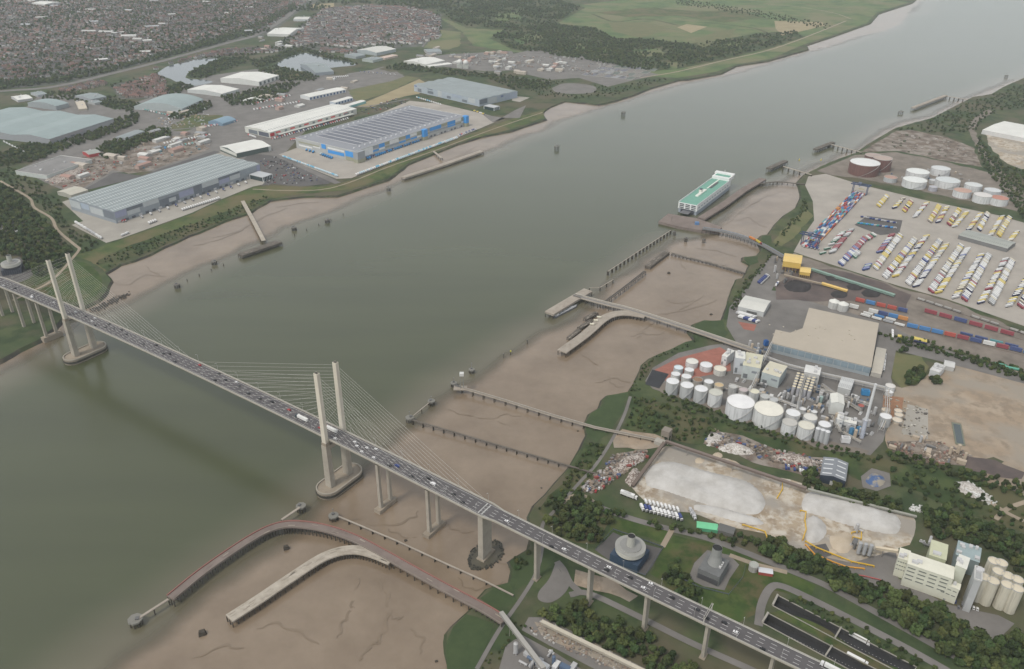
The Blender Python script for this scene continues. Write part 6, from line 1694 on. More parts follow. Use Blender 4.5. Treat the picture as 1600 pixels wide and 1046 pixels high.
wh = MB().box((X * .86, 0, 25.5), (L * .05, W * 1.06, 3.2)).build('bridge_house', [paint((.72, .73, .72))], e)
MB().box((X * .86 + L * .026, 0, 27), (.3, W * .95, 1.0)).build('bridge_window', [paint((.03, .04, .05), .2)], wh)
MB().tube([(X * .84, 0, 28.7), (X * .84, 0, 35)], .3, 6).build('mast', [paint((.6, .6, .6))], e)
MB().bar((-X * .55, Y * .1, 20.6), (-X * .1, Y * .1, 20.6), W * .16, 1.8).build('casing', [paint((.66, .68, .62))], e)
MB().box((-X * .28, Y * .25, 19.8), (7, 5, 6)).build('funnel', [paint((.62, .60, .55))], e)
MB().box((-X * .28, Y * .25, 25.8), (6, 4, 1.5)).build('funnel_top', [paint((.04, .06, .10))], e)
MB().bar((X * .05, -Y * .1, 20.2), (X * .45, -Y * .1, 20.2), W * .12, .8).build('ramp_slot', [paint((.08, .09, .09))], e)
MB().bar((X * .0, Y * .12, 20.3), (X * .6, Y * .12, 20.3), W * .07, 1.0).build('ramp_wall', [paint((.64, .67, .60))], e)
# jetties up river
for lb, px, lb2, px2, dl in (('short dark jetty head up river of the ferry', [(1201, 263), (1228, 251)], 'narrow gangway from the jetty head near the ferry', [(1224, 260), (1268, 273)], None), ('dark jetty head beside the maroon oil tanks', [(1274, 233), (1302, 222)], 'pale gangway from the jetty head to the oil tanks', [(1296, 225), (1346, 238)], None), ('long grey jetty head on the far reach of the tank farm shore', [(1427, 168), (1478, 149)], 'trestle gangway from the long grey jetty head', [(1478, 150), (1512, 156)], (1408, 174))):
    jetty(lb, px, 8, 11, jet_dark if 'dark' in lb else jet_con, 3.2, 10, 3, False, planks=8)
    jetty(lb2, px2, 8, 3.5, jet_con, 1.0, 16, 1, False, 'gangway', 'gangway', piler=3.0)
    if dl:
        dolphin('lone square dolphin off the long grey jetty', *dl, 7, 7)
dolphin('far dolphin with masts by the upper tank farm shore', 1573, 118, 6, 7, 10)
dolphin('round mooring dolphin standing alone in mid river', 870, 228, 6.5, 9, 4)
dolphin('smaller mooring dolphin alone farther up the river', 974, 175, 6.5, 9)
for x, y in ((1283, 250), (1367, 231), (1249, 250)):
    c = gz(x, y, 1)
    e = empty('buoy', (c.x, c.y, 0), 0, 'small yellow buoy floating off the tank farm jetties', 'buoy', 'yellow buoys')
    MB().cyl((0, 0, -.5), 1.4, 1.8, 10).build('float', [paint((.55, .45, .03))], e); MB().cyl((0, 0, 1.3), .5, 2.4, 8, cone=.6).build('top', [paint((.55, .45, .03))], e)
# far side jetties
jetty('long straight pier from the warehouse bank to a jetty head', [(379, 314), (396, 345), (412, 376)], 7, 7, jet_pale, 1.2, 12, 2, False)
jetty('brown jetty head parallel to the warehouse shore', [(375, 398), (437, 377)], 6.5, 14, jet_dark, 3.4, 9, 3, False, planks=10)
jetty('long dark wharf wall in front of the parcel depot', [(630, 277), (690, 258), (753, 236)], 6, 12, jet_con, 3.6, 8, 2, False, 'wharf', 'wharf', planks=10)
jetty('short stub pier behind the dark wharf', [(677, 236), (690, 247)], 6, 5, jet_con, 1.0, 10, 2, False)
for i, (x, y) in enumerate(((276, 444), (334, 408), (459, 355), (511, 343))):
    dolphin('timber dolphin off the warehouse bank mud, %s' % ('nearest the far pylons', 'next to the jetty head on its bridge side', 'next to the jetty head on its upstream side', 'outermost upstream of the jetty head')[i], x, y, 4.8, 6, 0, 10, (.15, .14, .125))
dolphin('square dolphin off the dark wharf end', 607, 293, 4.5, 7)
for i in range(9):
    x = 292 + (i * 19 if i < 4 else i * 19 + 92)
    y = 437 - (x - 292) * .42
    c = gz(x, y, 3)
    o = inst(pile_me, 'mooring_post', None, (c.x, c.y, 4), 0, (1.2, 1.2, 6))
    tag(o, 'single dark mooring post in the shallows off the warehouse bank mud', 'post', 'mooring posts off the warehouse bank mud')
# stone groyne by the far pylons
rk = MB()
for k in range(260):
    t = random.random()
    p = Vector(g(145 + 53 * t, 486 - 26 * t, .5)) + Vector((random.gauss(0, 4), random.gauss(0, 4)))
    s_ = random.uniform(1, 2.4)
    rk.box((p.x, p.y, -.4), (s_, s_ * .8, s_ * .7 + .6), random.random() * 3, 0, None, (.7, .7))
tag(rk.build('rock_groyne', mat('dark_rock', (.085, .075, .065), .9, .35, .4)), 'dark rubble groyne running out beside the far pylons', kind='stuff')
rk = MB()
for k in range(900):
    t = random.random()
    i = random.choice([0, 1, 2, 3])
    (x0, y0), (x1, y1) = KENT_SHORE[i], KENT_SHORE[i + 1]
    p = Vector(g(x0 + (x1 - x0) * t, y0 + (y1 - y0) * t, 1)) + Vector((random.gauss(0, 3), random.gauss(0, 3)))
    s_ = random.uniform(1, 2.2)
    rk.box((p.x, p.y, .3), (s_, s_ * .8, s_ * .8), random.random() * 3, 0, None, (.7, .7))
tag(rk.build('rock_armour', MATS['dark_rock']), 'dark rock armour along the warehouse bank under the bridge', kind='stuff')
for x, y, s_ in ((316, 990, 3), (447, 856, 2.5), (634, 845, 1.5), (1045, 427, 2.2), (1111, 492, 2), (945, 595, 1), (903, 674, 1.3), (846, 763, 1.2), (682, 1034, 1.4)):
    c = gz(x, y, 1.5)
    o = MB().box((0, 0, 0), (2 * s_, 1.6 * s_, 1.2 * s_), .4, 0, None, (.7, .75)).box((s_ * .6, 0, 0), (s_, s_, .8 * s_), 1.1, 0, None, (.6, .6)).build('stump', [pile_m])
    o.location = (c.x, c.y, .6)
    tag(o, 'dark stump of an old structure stuck in the mud', 'stump', 'stumps on the mud')

# ------------------------------------------------------------------ trailer yard
def trailer_mesh(top, side):
    m_ = MB().box((0, 0, 1.2), (14.2, 2.6, 2.75), 0, 1, 0).box((0, 0, .8), (12.6, 1.0, .4), 0, 2)
    for x in (-5.4, -4.1, -2.8):
        m_.box((x, 0, 0), (1.0, 2.3, 1.0), 0, 2)
    m_.box((4.4, 0, 0), (.4, 1.9, 1.2), 0, 2)
    return mesh_only(m_, 'box_trailer', [paint(top), paint(side), tyre_m])
WHT2 = (.68, .68, .66)
TR = {'white': (WHT2, (.52, .52, .52)), 'white and navy': (WHT2, (.035, .04, .10)), 'yellow': ((.62, .52, .20), (.55, .42, .10)), 'cream': ((.62, .58, .46), (.30, .27, .24)), 'maroon': ((.34, .14, .15), (.24, .04, .06)), 'blue': ((.24, .26, .42), (.05, .08, .22)), 'grey': ((.48, .49, .49), (.22, .22, .22)), 'green': ((.45, .50, .45), (.08, .18, .13))}
TRM = {k: trailer_mesh(*v) for k, v in TR.items()}
slots = []
DA, DB = (9.8, 7.4), (14.5, -3.4)
def trow(x0, y0, x1, y1, dpx, pal, where, gap=.05):
    a, b2 = gz(x0, y0, ZL + 3), gz(x1, y1, ZL + 3)
    xm, ym = (x0 + x1) / 2, (y0 + y1) / 2
    p, q = gz(xm, ym, ZL + 3), gz(xm + dpx[0], ym + dpx[1], ZL + 3)
    ang = math.atan2(q.y - p.y, q.x - p.x)
    u = (b2 - a)
    Ln = u.length
    u.normalize()
    perp = abs(u.x * -math.sin(ang) + u.y * math.cos(ang))
    step = 3.45 / max(.45, perp)
    n = int(Ln / step)
    for k in range(n + 1):
        if random.random() < gap:
            continue
        s_ = a + u * (k * step) + Vector((math.cos(ang), math.sin(ang), 0)) * random.uniform(-.5, .5)
        slots.append((s_.x, s_.y, ang + random.uniform(-.015, .015), random.choice(pal), where))
MIX = ['white'] * 9 + ['white and navy'] * 6 + ['cream'] * 3 + ['yellow'] * 3 + ['grey'] * 2 + ['maroon', 'blue']
UP = ['white'] * 5 + ['yellow'] * 6 + ['cream'] * 3 + ['white and navy'] * 4 + ['maroon']
low, upr = 'in the herringbone rows beside the green conveyor', 'in the short rows near the tank farm'
for r in ((1419, 442, 1469, 375, DA), (1432, 446, 1480, 380, DB), (1455, 454, 1503, 382, DA), (1467, 456, 1512, 388, DB), (1493, 464, 1535, 395, DB), (1507, 467, 1546, 397, DA), (1533, 472, 1572, 403, DB), (1549, 473, 1583, 405, DA), (1577, 477, 1622, 408, DB), (1595, 478, 1632, 412, DA), (1383, 432, 1430, 373, DA), (1398, 433, 1448, 368, DB), (1367, 420, 1408, 366, DA)):
    trow(*r, MIX, low)
mar = 'beside the container stack'
trow(1375, 393, 1394, 366, DB, ['maroon'] * 4 + ['blue'] * 3 + ['white'], mar)
trow(1314, 412, 1352, 372, DA, ['maroon'] * 4 + ['blue'] * 3 + ['white'] * 2 + ['grey'], mar)
trow(1300, 394, 1331, 358, DB, ['maroon'] * 4 + ['white'] * 2 + ['grey'] * 2, mar)
trow(1286, 395, 1318, 362, DB, ['white'] * 4 + ['maroon'] * 3 + ['green'], mar, .25)
trow(1353, 420, 1357, 413, DB, ['blue', 'green', 'cream'], mar, 0)
trow(1334, 400, 1342, 392, DA, ['white', 'green', 'grey'], mar, .1)
trow(1355, 372, 1366, 366, DA, ['white', 'maroon', 'green'], mar, .2)
for r in ((1373, 321, 1387, 305, DA), (1398, 324, 1412, 309, DB), (1413, 329, 1425, 313, DA), (1430, 338, 1448, 317, DB), (1453, 345, 1468, 321, DA), (1465, 348, 1480, 323, DB), (1483, 350, 1500, 326, DA), (1492, 353, 1511, 331, DB), (1514, 358, 1533, 333, DB), (1530, 358, 1544, 333, DA), (1548, 367, 1566, 338, DB), (1561, 367, 1578, 339, DA), (1578, 376, 1590, 361, DB)):
    trow(*r, UP, upr)
slots.sort(key=lambda s_: s_[0] ** 2 + s_[1] ** 2)
print('trailers', len(slots))
for (x, y, an, c, wh_) in slots[:290]:
    o = inst(TRM[c], 'box_trailer', None, (x, y, ZL + .28), an)
    tag(o, '%s box trailer parked %s' % (c, wh_), 'trailer', 'trailers parked %s' % wh_)
rest = MB()
tops = list(TR)
for (x, y, an, c, wh_) in slots[290:]:
    i = tops.index(c)
    rest.box((x, y, ZL + 1.5), (13.4, 2.5, 2.75), an, i * 2 + 1, i * 2)
    rest.box((x, y, ZL + .3), (11.6, 1.8, 1.2), an, 16)
if len(slots) > 290:
    tag(rest.build('distant_trailers', [paint(v[k]) for v in TR.values() for k in (0, 1)] + [tyre_m]), 'mass of box trailers in the remoter rows of the yard', kind='stuff')
# container stack and its cranes
CC = {'navy': (.06, .085, .20), 'red': (.40, .09, .07), 'blue': (.07, .20, .42), 'white': (.62, .62, .60), 'maroon': (.26, .06, .075), 'teal': (.10, .28, .30), 'orange': (.52, .24, .08), 'grey': (.34, .35, .36), 'lilac': (.30, .28, .40)}
def cont_mesh(rgb, L=12.2):
    m_ = MB().box((0, 0, .08), (L, 2.44, 2.5))
    n = 10
    for k in range(n + 1):
        for sy in (-1, 1):
            m_.box((-L / 2 + .15 + (L - .3) * k / n, sy * 1.24, .15), (.35, .12, 2.35))
    return mesh_only(m_, 'shipping_container', paint(rgb))
CM = {k: cont_mesh(v) for k, v in CC.items()}
A0, A1, B0 = Vector(g(1251, 384)), Vector(g(1335, 299)), Vector(g(1276, 386))
al = (A1 - A0)
uA = al.normalized()
uB = (B0 - A0) - uA * (B0 - A0).dot(uA)
nb = 8
ang = math.atan2(uA.y, uA.x)
nl = int(al.length / 13.0)
cnt = 0
gtop = {}
for i in range(nl):
    for j in range(nb):
        hgt = rr(1, 2, 1, 2, 1) if 0 < i else rr(0, 1, 1)
        for k in range(hgt):
            if cnt >= 299:
                continue
            c = rr('navy', 'navy', 'blue', 'blue', 'red', 'maroon', 'white', 'white', 'grey', 'orange', 'teal', 'lilac', 'navy', 'red')
            p = A0 + uA * ((i + .5) * 13.0) + uB * ((j + .5) / nb) * .96
            o = inst(CM[c], 'shipping_container', None, (p.x, p.y, ZL + .3 + 2.6 * k), ang + random.uniform(-.004, .004))
            tag(o, '%s shipping container %s in the long stack' % (c, ('on the ground', 'second up', 'third up')[k]), 'container', 'containers in the long stack')
            cnt += 1
print('containers', cnt, nl)
def gantry(label, t):
    p = A0 + uA * (al.length * t) + uB * .5
    e = empty('gantry_crane', (p.x, p.y, ZL), ang, label, 'crane')
    NV = paint((.045, .065, .13))
    hw, H_ = uB.length * .56, 19
    for sx in (-1, 1):
        for sy in (-1, 1):
            MB().bar((sx * 6, sy * hw, -.2), (sx * 5, sy * hw, H_), 1.1, 1.1).build('leg', [NV], e)
        MB().bar((sx * 5, -hw - 5, H_), (sx * 5, hw + 5, H_), 1.4, 2.0).build('girder', [NV], e)
    for sy in (-1, 1):
        MB().bar((-7, sy * hw, .9), (7, sy * hw, .9), 1.2, 1.4).build('sill_beam', [NV], e)
        MB().bar((-5, sy * hw, H_), (5, sy * hw, H_), 1.0, 1.4).build('tie_beam', [NV], e)
    MB().box((0, hw * .2, H_ + .8), (9, 6, 2.6)).build('trolley', [paint((.10, .12, .18))], e)
    MB().box((0, hw * .2, H_ - 5), (2.5, 2.5, 3)).build('cab', [paint((.4, .42, .45))], e)
    MB().box((0, hw * .2 - 5, H_ - 9), (2.2, 10, .6)).build('spreader', [paint((.45, .35, .08))], e)
    return e
gantry('navy gantry crane over the quay end of the container stack', .03)
gantry('navy gantry crane over the tank farm end of the container stack', .97)
# rail wagons and boxes along the sidings
def train(label, px, kind, cols, pitch, group, z=ZL, double=False):
    pts = [Vector(p) for p in G(px)]
    d = pts[1] - pts[0]
    n = int(d.length / pitch)
    an = math.atan2(d.y, d.x)
    for k in range(n):
        if random.random() < .04:
            continue
        p = pts[0].lerp(pts[1], (k + .5) / n)
        c = random.choice(cols)
        e = empty('rail_wagon', (p.x, p.y, z + .3), an, label % c if '%s' in label else label, 'wagon', group)
        inst(WAG['bed'], 'chassis', e)
        if kind == 'hopper':
            inst(WAG['hopper_' + c], 'hopper_body', e)
        else:
            inst(CM[c], 'container', e, (0, 0, 1.15), 0, (pitch * .95 / 12.2, 1, 1))
            if double:
                inst(CM[c], 'container', e, (0, 0, 3.8), 0, (pitch * .95 / 12.2, 1, 1))
WAG = {'bed': mesh_only(MB().box((0, 0, .8), (13, 2.4, .35)).box((-4.5, 0, .1), (2.6, 2, .8)).box((4.5, 0, .1), (2.6, 2, .8)), 'chassis', paint((.10, .09, .085)))}
for nm, rgb in (('pale', (.55, .54, .51)), ('grey', (.42, .41, .39))):
    hb = MB()
    hb.add([(-4.2, -.7, 1.15), (4.2, -.7, 1.15), (4.2, .7, 1.15), (-4.2, .7, 1.15), (-5, -1.4, 3.4), (5, -1.4, 3.4), (5, 1.4, 3.4), (-5, 1.4, 3.4)], [(0, 1, 5, 4), (1, 2, 6, 5), (2, 3, 7, 6), (3, 0, 4, 7), (3, 2, 1, 0)], 0)
    hb.add([(-5, -1.4, 3.38), (5, -1.4, 3.38), (5, 1.4, 3.38), (-5, 1.4, 3.38)], [(0, 1, 2, 3)], 1)
    WAG['hopper_' + nm] = mesh_only(hb, 'hopper_body', [paint(rgb), paint((.30, .29, .27))])
train('%s hopper wagon in the long train beside the trailer yard', [(1432, 468), (1640, 536)], 'hopper', ('pale', 'grey', 'pale'), 12.5, 'hopper wagons')
train('%s container on a rail wagon in the maroon train', [(1442, 488), (1585, 527)], 'box', ('maroon', 'navy', 'maroon', 'navy', 'lilac'), 17, 'wagons of the maroon train', double=True)
train('%s container on a rail wagon beside the hedge', [(1415, 511), (1640, 562)], 'box', ('red', 'maroon', 'navy', 'blue', 'white', 'maroon'), 14.5, 'wagons beside the hedge', double=True)
train('%s container on a wagon in the short inner siding', [(1498, 522), (1592, 545)], 'box', ('white', 'teal', 'navy', 'white'), 16, 'wagons in the inner siding')
train('%s container on a wagon against the coal yard', [(1335, 471), (1418, 490)], 'box', ('red', 'red', 'blue', 'red', 'navy'), 12.8, 'wagons against the coal yard', double=True)
train('%s container on a wagon in the middle siding behind the tan roofed hall', [(1326, 481), (1418, 503)], 'box', ('white', 'blue', 'blue', 'orange', 'navy'), 12.8, 'wagons in the middle siding', double=True)
train('%s container on a wagon in the siding nearest the tan roofed hall', [(1343, 493), (1414, 512)], 'box', ('white', 'white', 'grey'), 13.5, 'wagons in the nearest siding')
train('%s container in the row beyond the middle siding', [(1330, 486), (1418, 508)], 'box', ('blue', 'white', 'blue', 'orange'), 13.5, 'wagons beyond the middle siding')
rails = MB()
for px in ([(1432, 468), (1700, 556)], [(1440, 488), (1700, 560)], [(1330, 471), (1420, 491)], [(1322, 481), (1640, 562)], [(1340, 493), (1640, 566)]):
    a, b2 = [Vector(p) for p in G(px)]
    nn = Vector((-(b2 - a).y, (b2 - a).x)).normalized() * .72
    for s_ in (-1, 1):
        rails.bar((*(a + nn * s_), ZL + .4), (*(b2 + nn * s_), ZL + .4), .16, .16)
tag(rails.build('railway_track', paint((.16, .12, .10))), kind='structure')
# yellow topped tipper bodies parked in a row, other parked lorries and vans
def row(px0, px1, n, mk, jitter=.3):
    a, b2 = gz(*px0), gz(*px1)
    for k in range(n):
        p = a.lerp(b2, (k + .5) / n)
        mk(p, k)
def box_lorry_mesh(rgb, cab, L=8.5):
    m_ = MB().box((-1.2, 0, 1.0), (L - 2.6, 2.45, 2.7), 0, 0).box((0, 0, .5), (L, 2.0, .5), 0, 2)
    m_.box((L / 2 - 1.1, 0, .5), (2.0, 2.35, 2.3), 0, 1, None, (.8, .95))
    m_.add([(L / 2 - .07, -1, 1.5), (L / 2 - .07, 1, 1.5), (L / 2 - .28, .95, 2.5), (L / 2 - .28, -.95, 2.5)], [(0, 1, 2, 3)], 2)
    for x in (-L * .3, L * .32):
        m_.box((x, 0, 0), (1, 2.4, 1), 0, 2)
    return mesh_only(m_, 'box_lorry', [paint(rgb), paint(cab), tyre_m])
BL = {'white': box_lorry_mesh((.70, .70, .69), (.68, .68, .67)), 'blue and white': box_lorry_mesh((.10, .42, .62), (.66, .68, .70)), 'blue': box_lorry_mesh((.06, .32, .66), (.06, .30, .60)), 'red': box_lorry_mesh((.50, .07, .07), (.6, .6, .6)), 'orange': box_lorry_mesh((.52, .16, .06), (.5, .5, .5)), 'yellow': box_lorry_mesh((.62, .50, .12), (.05, .06, .16)), 'pale blue': box_lorry_mesh((.50, .64, .70), (.62, .66, .68)), 'navy': box_lorry_mesh((.05, .07, .2), (.5, .5, .5)), 'teal': box_lorry_mesh((.06, .34, .32), (.5, .5, .5)), 'green': box_lorry_mesh((.12, .40, .24), (.4, .4, .4)), 'silver': box_lorry_mesh((.45, .45, .46), (.6, .6, .6))}
LQ = []
def lorries(px0, px1, n, dpx, cols, where, group, z=ZL, scl=1.0):
    a, b2 = gz(*px0), gz(*px1)
    xm, ym = (px0[0] + px1[0]) / 2, (px0[1] + px1[1]) / 2
    q = gz(xm + dpx[0], ym + dpx[1]) - gz(xm, ym)
    an = math.atan2(q.y, q.x)
    for k in range(n):
        p = a.lerp(b2, (k + .5) / n)
        c = random.choice(cols)
        LQ.append((p.x, p.y, an + random.uniform(-.02, .02), scl, c, where, group))
lorries((1402, 529), (1408, 530), 2, (1, 9), ['yellow'], 'in the pair beside the service road', 'pair of yellow lorries')
lorries((1427, 533), (1447, 538), 6, (1, 9), ['yellow'], 'in the row of six beside the hedge', 'row of yellow lorries', scl=1.15)
PD = 'parcel lorries around the depot'
lorries((442, 246), (528, 277), 40, (7, 4), ['pale blue', 'pale blue', 'blue and white', 'white'], 'parked along the outer fence of the parcel depot', PD)
lorries((556, 275), (715, 216), 62, (7, 4), ['pale blue', 'pale blue', 'white', 'blue and white'], 'parked on the river side of the parcel depot apron', PD)
lorries((573, 250), (655, 221), 26, (9, 4.5), ['blue', 'blue', 'blue', 'blue', 'navy'], 'backed onto the dock doors of the parcel depot', PD, scl=1.15)
lorries((664, 217), (722, 196), 16, (9, 4.5), ['blue', 'blue', 'pale blue'], 'backed onto the far dock doors of the parcel depot', PD, scl=1.15)
lorries((477, 235), (492, 240), 3, (-6, 4), ['blue'], 'backed onto the end wall of the parcel depot', PD, scl=1.1)
lorries((500, 242), (520, 249), 6, (-6, 4), ['blue', 'orange', 'pale blue', 'blue'], 'backed onto the end wall of the parcel depot', PD, scl=1.1)
lorries((566, 251), (572, 249), 2, (9, 4.5), ['orange'], 'parked at the river corner of the parcel depot', PD, scl=1.1)
lorries((716, 214), (744, 203), 12, (7, 4), ['navy', 'silver', 'red', 'silver'], 'parked at the far end of the depot apron', PD)
lorries((650, 153), (690, 165), 12, (6, 4), ['white', 'white', 'blue and white'], 'parked behind the parcel depot', PD)
lorries((740, 174), (758, 180), 4, (7, 1), ['blue', 'white', 'yellow'], 'near the glass office by the parcel depot', PD)
lorries((424, 219), (545, 186), 34, (5, 4), ['red', 'silver', 'red', 'navy', 'white'], 'under the canopy of the cream depot', 'lorries at the cream depot')
lorries((388, 212), (400, 216), 5, (6, 3), ['red', 'white'], 'parked at the corner of the cream depot', 'lorries at the cream depot')
lorries((454, 220), (464, 219), 4, (5, 3), ['white', 'red'], 'parked beside the cream depot fence', 'lorries at the cream depot')
KW = 'lorries at the long grey warehouse'
lorries((284, 330), (344, 311), 18, (5, 4), ['white'], 'in the row along the warehouse apron kerb', KW)
lorries((232, 351), (245, 346), 4, (5, 4), ['white', 'silver'], 'on the warehouse apron near the grass', KW)
lorries((190, 370), (202, 365), 2, (7, -3), ['white'], 'at the corner of the warehouse apron', KW)
lorries((118, 349), (160, 375), 9, (6, 3), ['white', 'silver', 'white'], 'along the end fence of the warehouse apron', KW, scl=1.2)
lorries((190, 348), (198, 346), 2, (6, 4), ['red', 'white'], 'at a dock of the long grey warehouse', KW)
lorries((215, 343), (390, 285), 14, (6, 4), ['white', 'silver', 'navy'], 'spaced out at the docks of the long grey warehouse', KW)
TY = 'lorries of the trucking yards on the warehouse bank'
for (a, b2, n, cols, wh_) in (((392, 165), (455, 150), 14, ['red', 'white', 'red'], 'in the red hauliers yard'), ((395, 173), (470, 160), 16, ['white', 'red', 'white'], 'in the front of the red hauliers yard'), ((255, 226), (330, 212), 16, ['white', 'red', 'teal', 'white'], 'in the mixed yard behind the long warehouse'), ((250, 234), (325, 222), 14, ['white', 'teal', 'silver', 'blue'], 'in the mixed yard behind the long warehouse'), ((140, 236), (160, 246), 6, ['white', 'silver'], 'beside the red walled workshop'), ((320, 200), (372, 190), 12, ['red', 'white'], 'along the estate road verge'), ((262, 188), (330, 168), 16, ['white', 'silver'], 'lined up beside the grass verge'), ((515, 123), (545, 120), 10, ['white', 'white'], 'in the hilltop lorry park'), ((560, 113), (620, 118), 9, ['navy', 'silver'], 'in the hilltop lorry park'), ((5, 222), (40, 240), 8, ['white'], 'at the docks of the vast green roofed warehouse'), ((60, 228), (130, 206), 12, ['white', 'silver'], 'along the wall of the vast green roofed warehouse'), ((205, 168), (265, 182), 14, ['white', 'red', 'teal'], 'in the yard below the curved roof hall')):
    lorries(a, b2, n, (5, 3), cols, wh_, TY)
EW = 'lorries at the tank works'
lorries((1000, 795), (1066, 812), 11, (4, 8), ['white', 'white', 'silver', 'white', 'navy'], 'in the tanker row beside the green store', EW)
lorries((1006, 786), (1062, 800), 9, (4, 8), ['white'], 'behind the tanker row beside the green store', EW, scl=.8)
lorries((975, 774), (990, 780), 3, (9, 3), ['white'], 'at the corner of the sand yard', EW, scl=1.3)
lorries((1078, 800), (1086, 812), 3, (3, 8), ['green', 'silver'], 'beside the green store', EW)
lorries((1152, 490), (1180, 498), 12, (7, -3), ['white', 'silver', 'white'], 'in the lorry park below the white roofed workshop', EW)
lorries((1155, 496), (1185, 505), 11, (7, -3), ['white', 'navy'], 'in the front of the lorry park below the workshop', EW)
lorries((1186, 445), (1200, 432), 7, (6, 3), ['silver', 'white', 'navy'], 'on the quayside road', EW)
lorries((1212, 448), (1216, 443), 3, (3, -5), ['navy', 'white'], 'beside the yellow hoppers', EW)
lorries((1394, 519), (1394, 530), 3, (1, 6), ['white'], 'on the service road by the tan roofed hall', EW)
lorries((1383, 556), (1380, 582), 5, (0, 7), ['white', 'silver'], 'along the lean to shed', EW)
lorries((1280, 391), (1252, 386), 5, (4, 3), ['red', 'navy', 'silver'], 'under the quay end gantry crane', EW)
lorries((1340, 350), (1400, 358), 14, (8, -1), ['navy', 'teal', 'silver', 'blue'], 'in the tractor unit park', EW, scl=.8)
lorries((1345, 340), (1400, 350), 12, (8, 0), ['silver', 'navy'], 'in the rear of the tractor unit park', EW, scl=.8)
lorries((1258, 735), (1275, 745), 3, (7, 2), ['navy', 'white'], 'outside the navy walled shed', EW)
LQ.sort(key=lambda q: (q[0] ** 2 + q[1] ** 2) / q[3] ** 2)
for (x, y, an, scl, c, where, group) in LQ[:285]:
    o = inst(BL[c], 'box_lorry', None, (x, y, ZL + .45), an, scl)
    tag(o, '%s box lorry %s' % (c, where), 'lorry', group)
far_l = MB(); far_m = []
for (x, y, an, scl, c, where, group) in LQ[285:]:
    me = BL[c]
    for k in (0, 1):
        if me.materials[k] not in far_m:
            far_m.append(me.materials[k])
    cs, sn = math.cos(an), math.sin(an)
    i0, i1 = far_m.index(me.materials[0]), far_m.index(me.materials[1])
    far_l.box((x - 1.2 * cs * scl, y - 1.2 * sn * scl, ZL + 1.2), (5.9 * scl, 2.45 * scl, 2.8 * scl), an, i0)
    far_l.box((x + 3.2 * cs * scl, y + 3.2 * sn * scl, ZL + .9), (2.0 * scl, 2.35 * scl, 2.3 * scl), an, i1)
    far_l.box((x, y, ZL + .45), (7 * scl, 2.0 * scl, .8 * scl), an, len(BL) * 2)
while len(far_m) < len(BL) * 2:
    far_m.append(tyre_m)
far_m.append(tyre_m)
tag(far_l.build('distant_lorries', far_m), 'mass of parked lorries in the remoter yards', kind='stuff')
patch('tractor_park', tarmac, [(1335, 352), (1355, 338), (1410, 345), (1405, 365), (1375, 368)], 7)
# car parks
def cars_in(poly, n, where, group, cols=('white', 'grey', 'black', 'silver', 'blue', 'red', 'dark')):
    P_ = G(poly)
    a, b2 = Vector(P_[0]), Vector(P_[1])
    d = (b2 - a).normalized()
    nn = Vector((-d.y, d.x))
    xs_ = [(Vector(p) - a).dot(d) for p in P_]; ys_ = [(Vector(p) - a).dot(nn) for p in P_]
    spots = []
    y = min(ys_) + 3
    r_ = 0
    while y < max(ys_):
        x = min(xs_) + 2
        while x < max(xs_):
            p = a + d * x + nn * y
            if in_poly(p, P_):
                spots.append((p, r_))
            x += 2.8
        y += 5.2 if r_ % 2 == 0 else 11
        r_ += 1
    random.shuffle(spots)
    for p, r_ in spots[:n]:
        c = random.choice(cols)
        kd = 'van' if random.random() < .15 else 'car'
        o = inst(VEH[kd + '_p'][c], kd, None, (p.x, p.y, ZL + .5), math.atan2(d.y, d.x) + math.pi / 2)
        tag(o, '%s %s parked %s' % ('charcoal' if c == 'dark' else c, kd, where), kd, group)
cars_in([(410, 288), (480, 288), (510, 285), (475, 265), (430, 245), (405, 250), (424, 275)], 110, 'in the dark car park between the two warehouses', 'cars in the warehouse car park')
cars_in([(572, 180), (640, 160), (625, 153), (560, 172)], 60, 'in the car park behind the parcel depot', 'cars behind the parcel depot')
cars_in([(1460, 925), (1520, 945), (1560, 975), (1500, 955)], 6, 'on the yard in front of the mill', 'cars at the mill')
cars_in([(1225, 735), (1270, 742), (1290, 722), (1230, 712)], 45, 'among the scrap heaps', 'cars in the scrap yard')
cars_in([(905, 768), (930, 772), (960, 745), (940, 742)], 14, 'in the breakers yard by the river wall', 'cars in the breakers yard')
cars_in([(0, 360), (30, 368), (45, 355), (15, 340)], 8, 'in the small works yard near the woods', 'cars in the small works yard')
# ------------------------------------------------------------------ heaps
def heap(label, px, h, m, name='sand_heap', cat='heap', slope=.62, noise=.8, st=2.5, benches=0):
    poly = smooth_line(G(px) + G(px)[:1], 5)[:-1]
    c = Vector((sum(p[0] for p in poly) / len(poly), sum(p[1] for p in poly) / len(poly)))
    loc = [(p[0] - c.x, p[1] - c.y) for p in poly]
    xs_ = np.arange(min(p[0] for p in loc) - st, max(p[0] for p in loc) + 2 * st, st)
    ys_ = np.arange(min(p[1] for p in loc) - st, max(p[1] for p in loc) + 2 * st, st)
    ph = random.random() * 50
    def zf(X, Y):
        d = np_dist(X, Y, loc + loc[:1])
        ins = np_inside(X, Y, loc)
        z = np.where(ins, h * (1 - np.exp(-d * slope / h * 1.3)), -.6)
        n_ = noise * (np.sin(X / 7 + ph + np.sin(Y / 9)) + np.sin(Y / 6 + ph * 2 + 1.4 * np.sin(X / 11)) + .5 * np.sin((X + Y) / 3.1))
        return z + np.where(ins, n_ * np.clip(d / 8, 0, 1), 0)
    o = grid_mesh(name, xs_, ys_, zf, lambda X, Y, Z: Z > -.5)
    o.data.materials.append(m)
    o.location = (c.x, c.y, ZL)
    return tag(o, label, cat)
wsand = mat('washed_sand', (.36, .345, .32), .95, rgb2=(.53, .52, .50), scale=.06, detail=12, bump=.8)
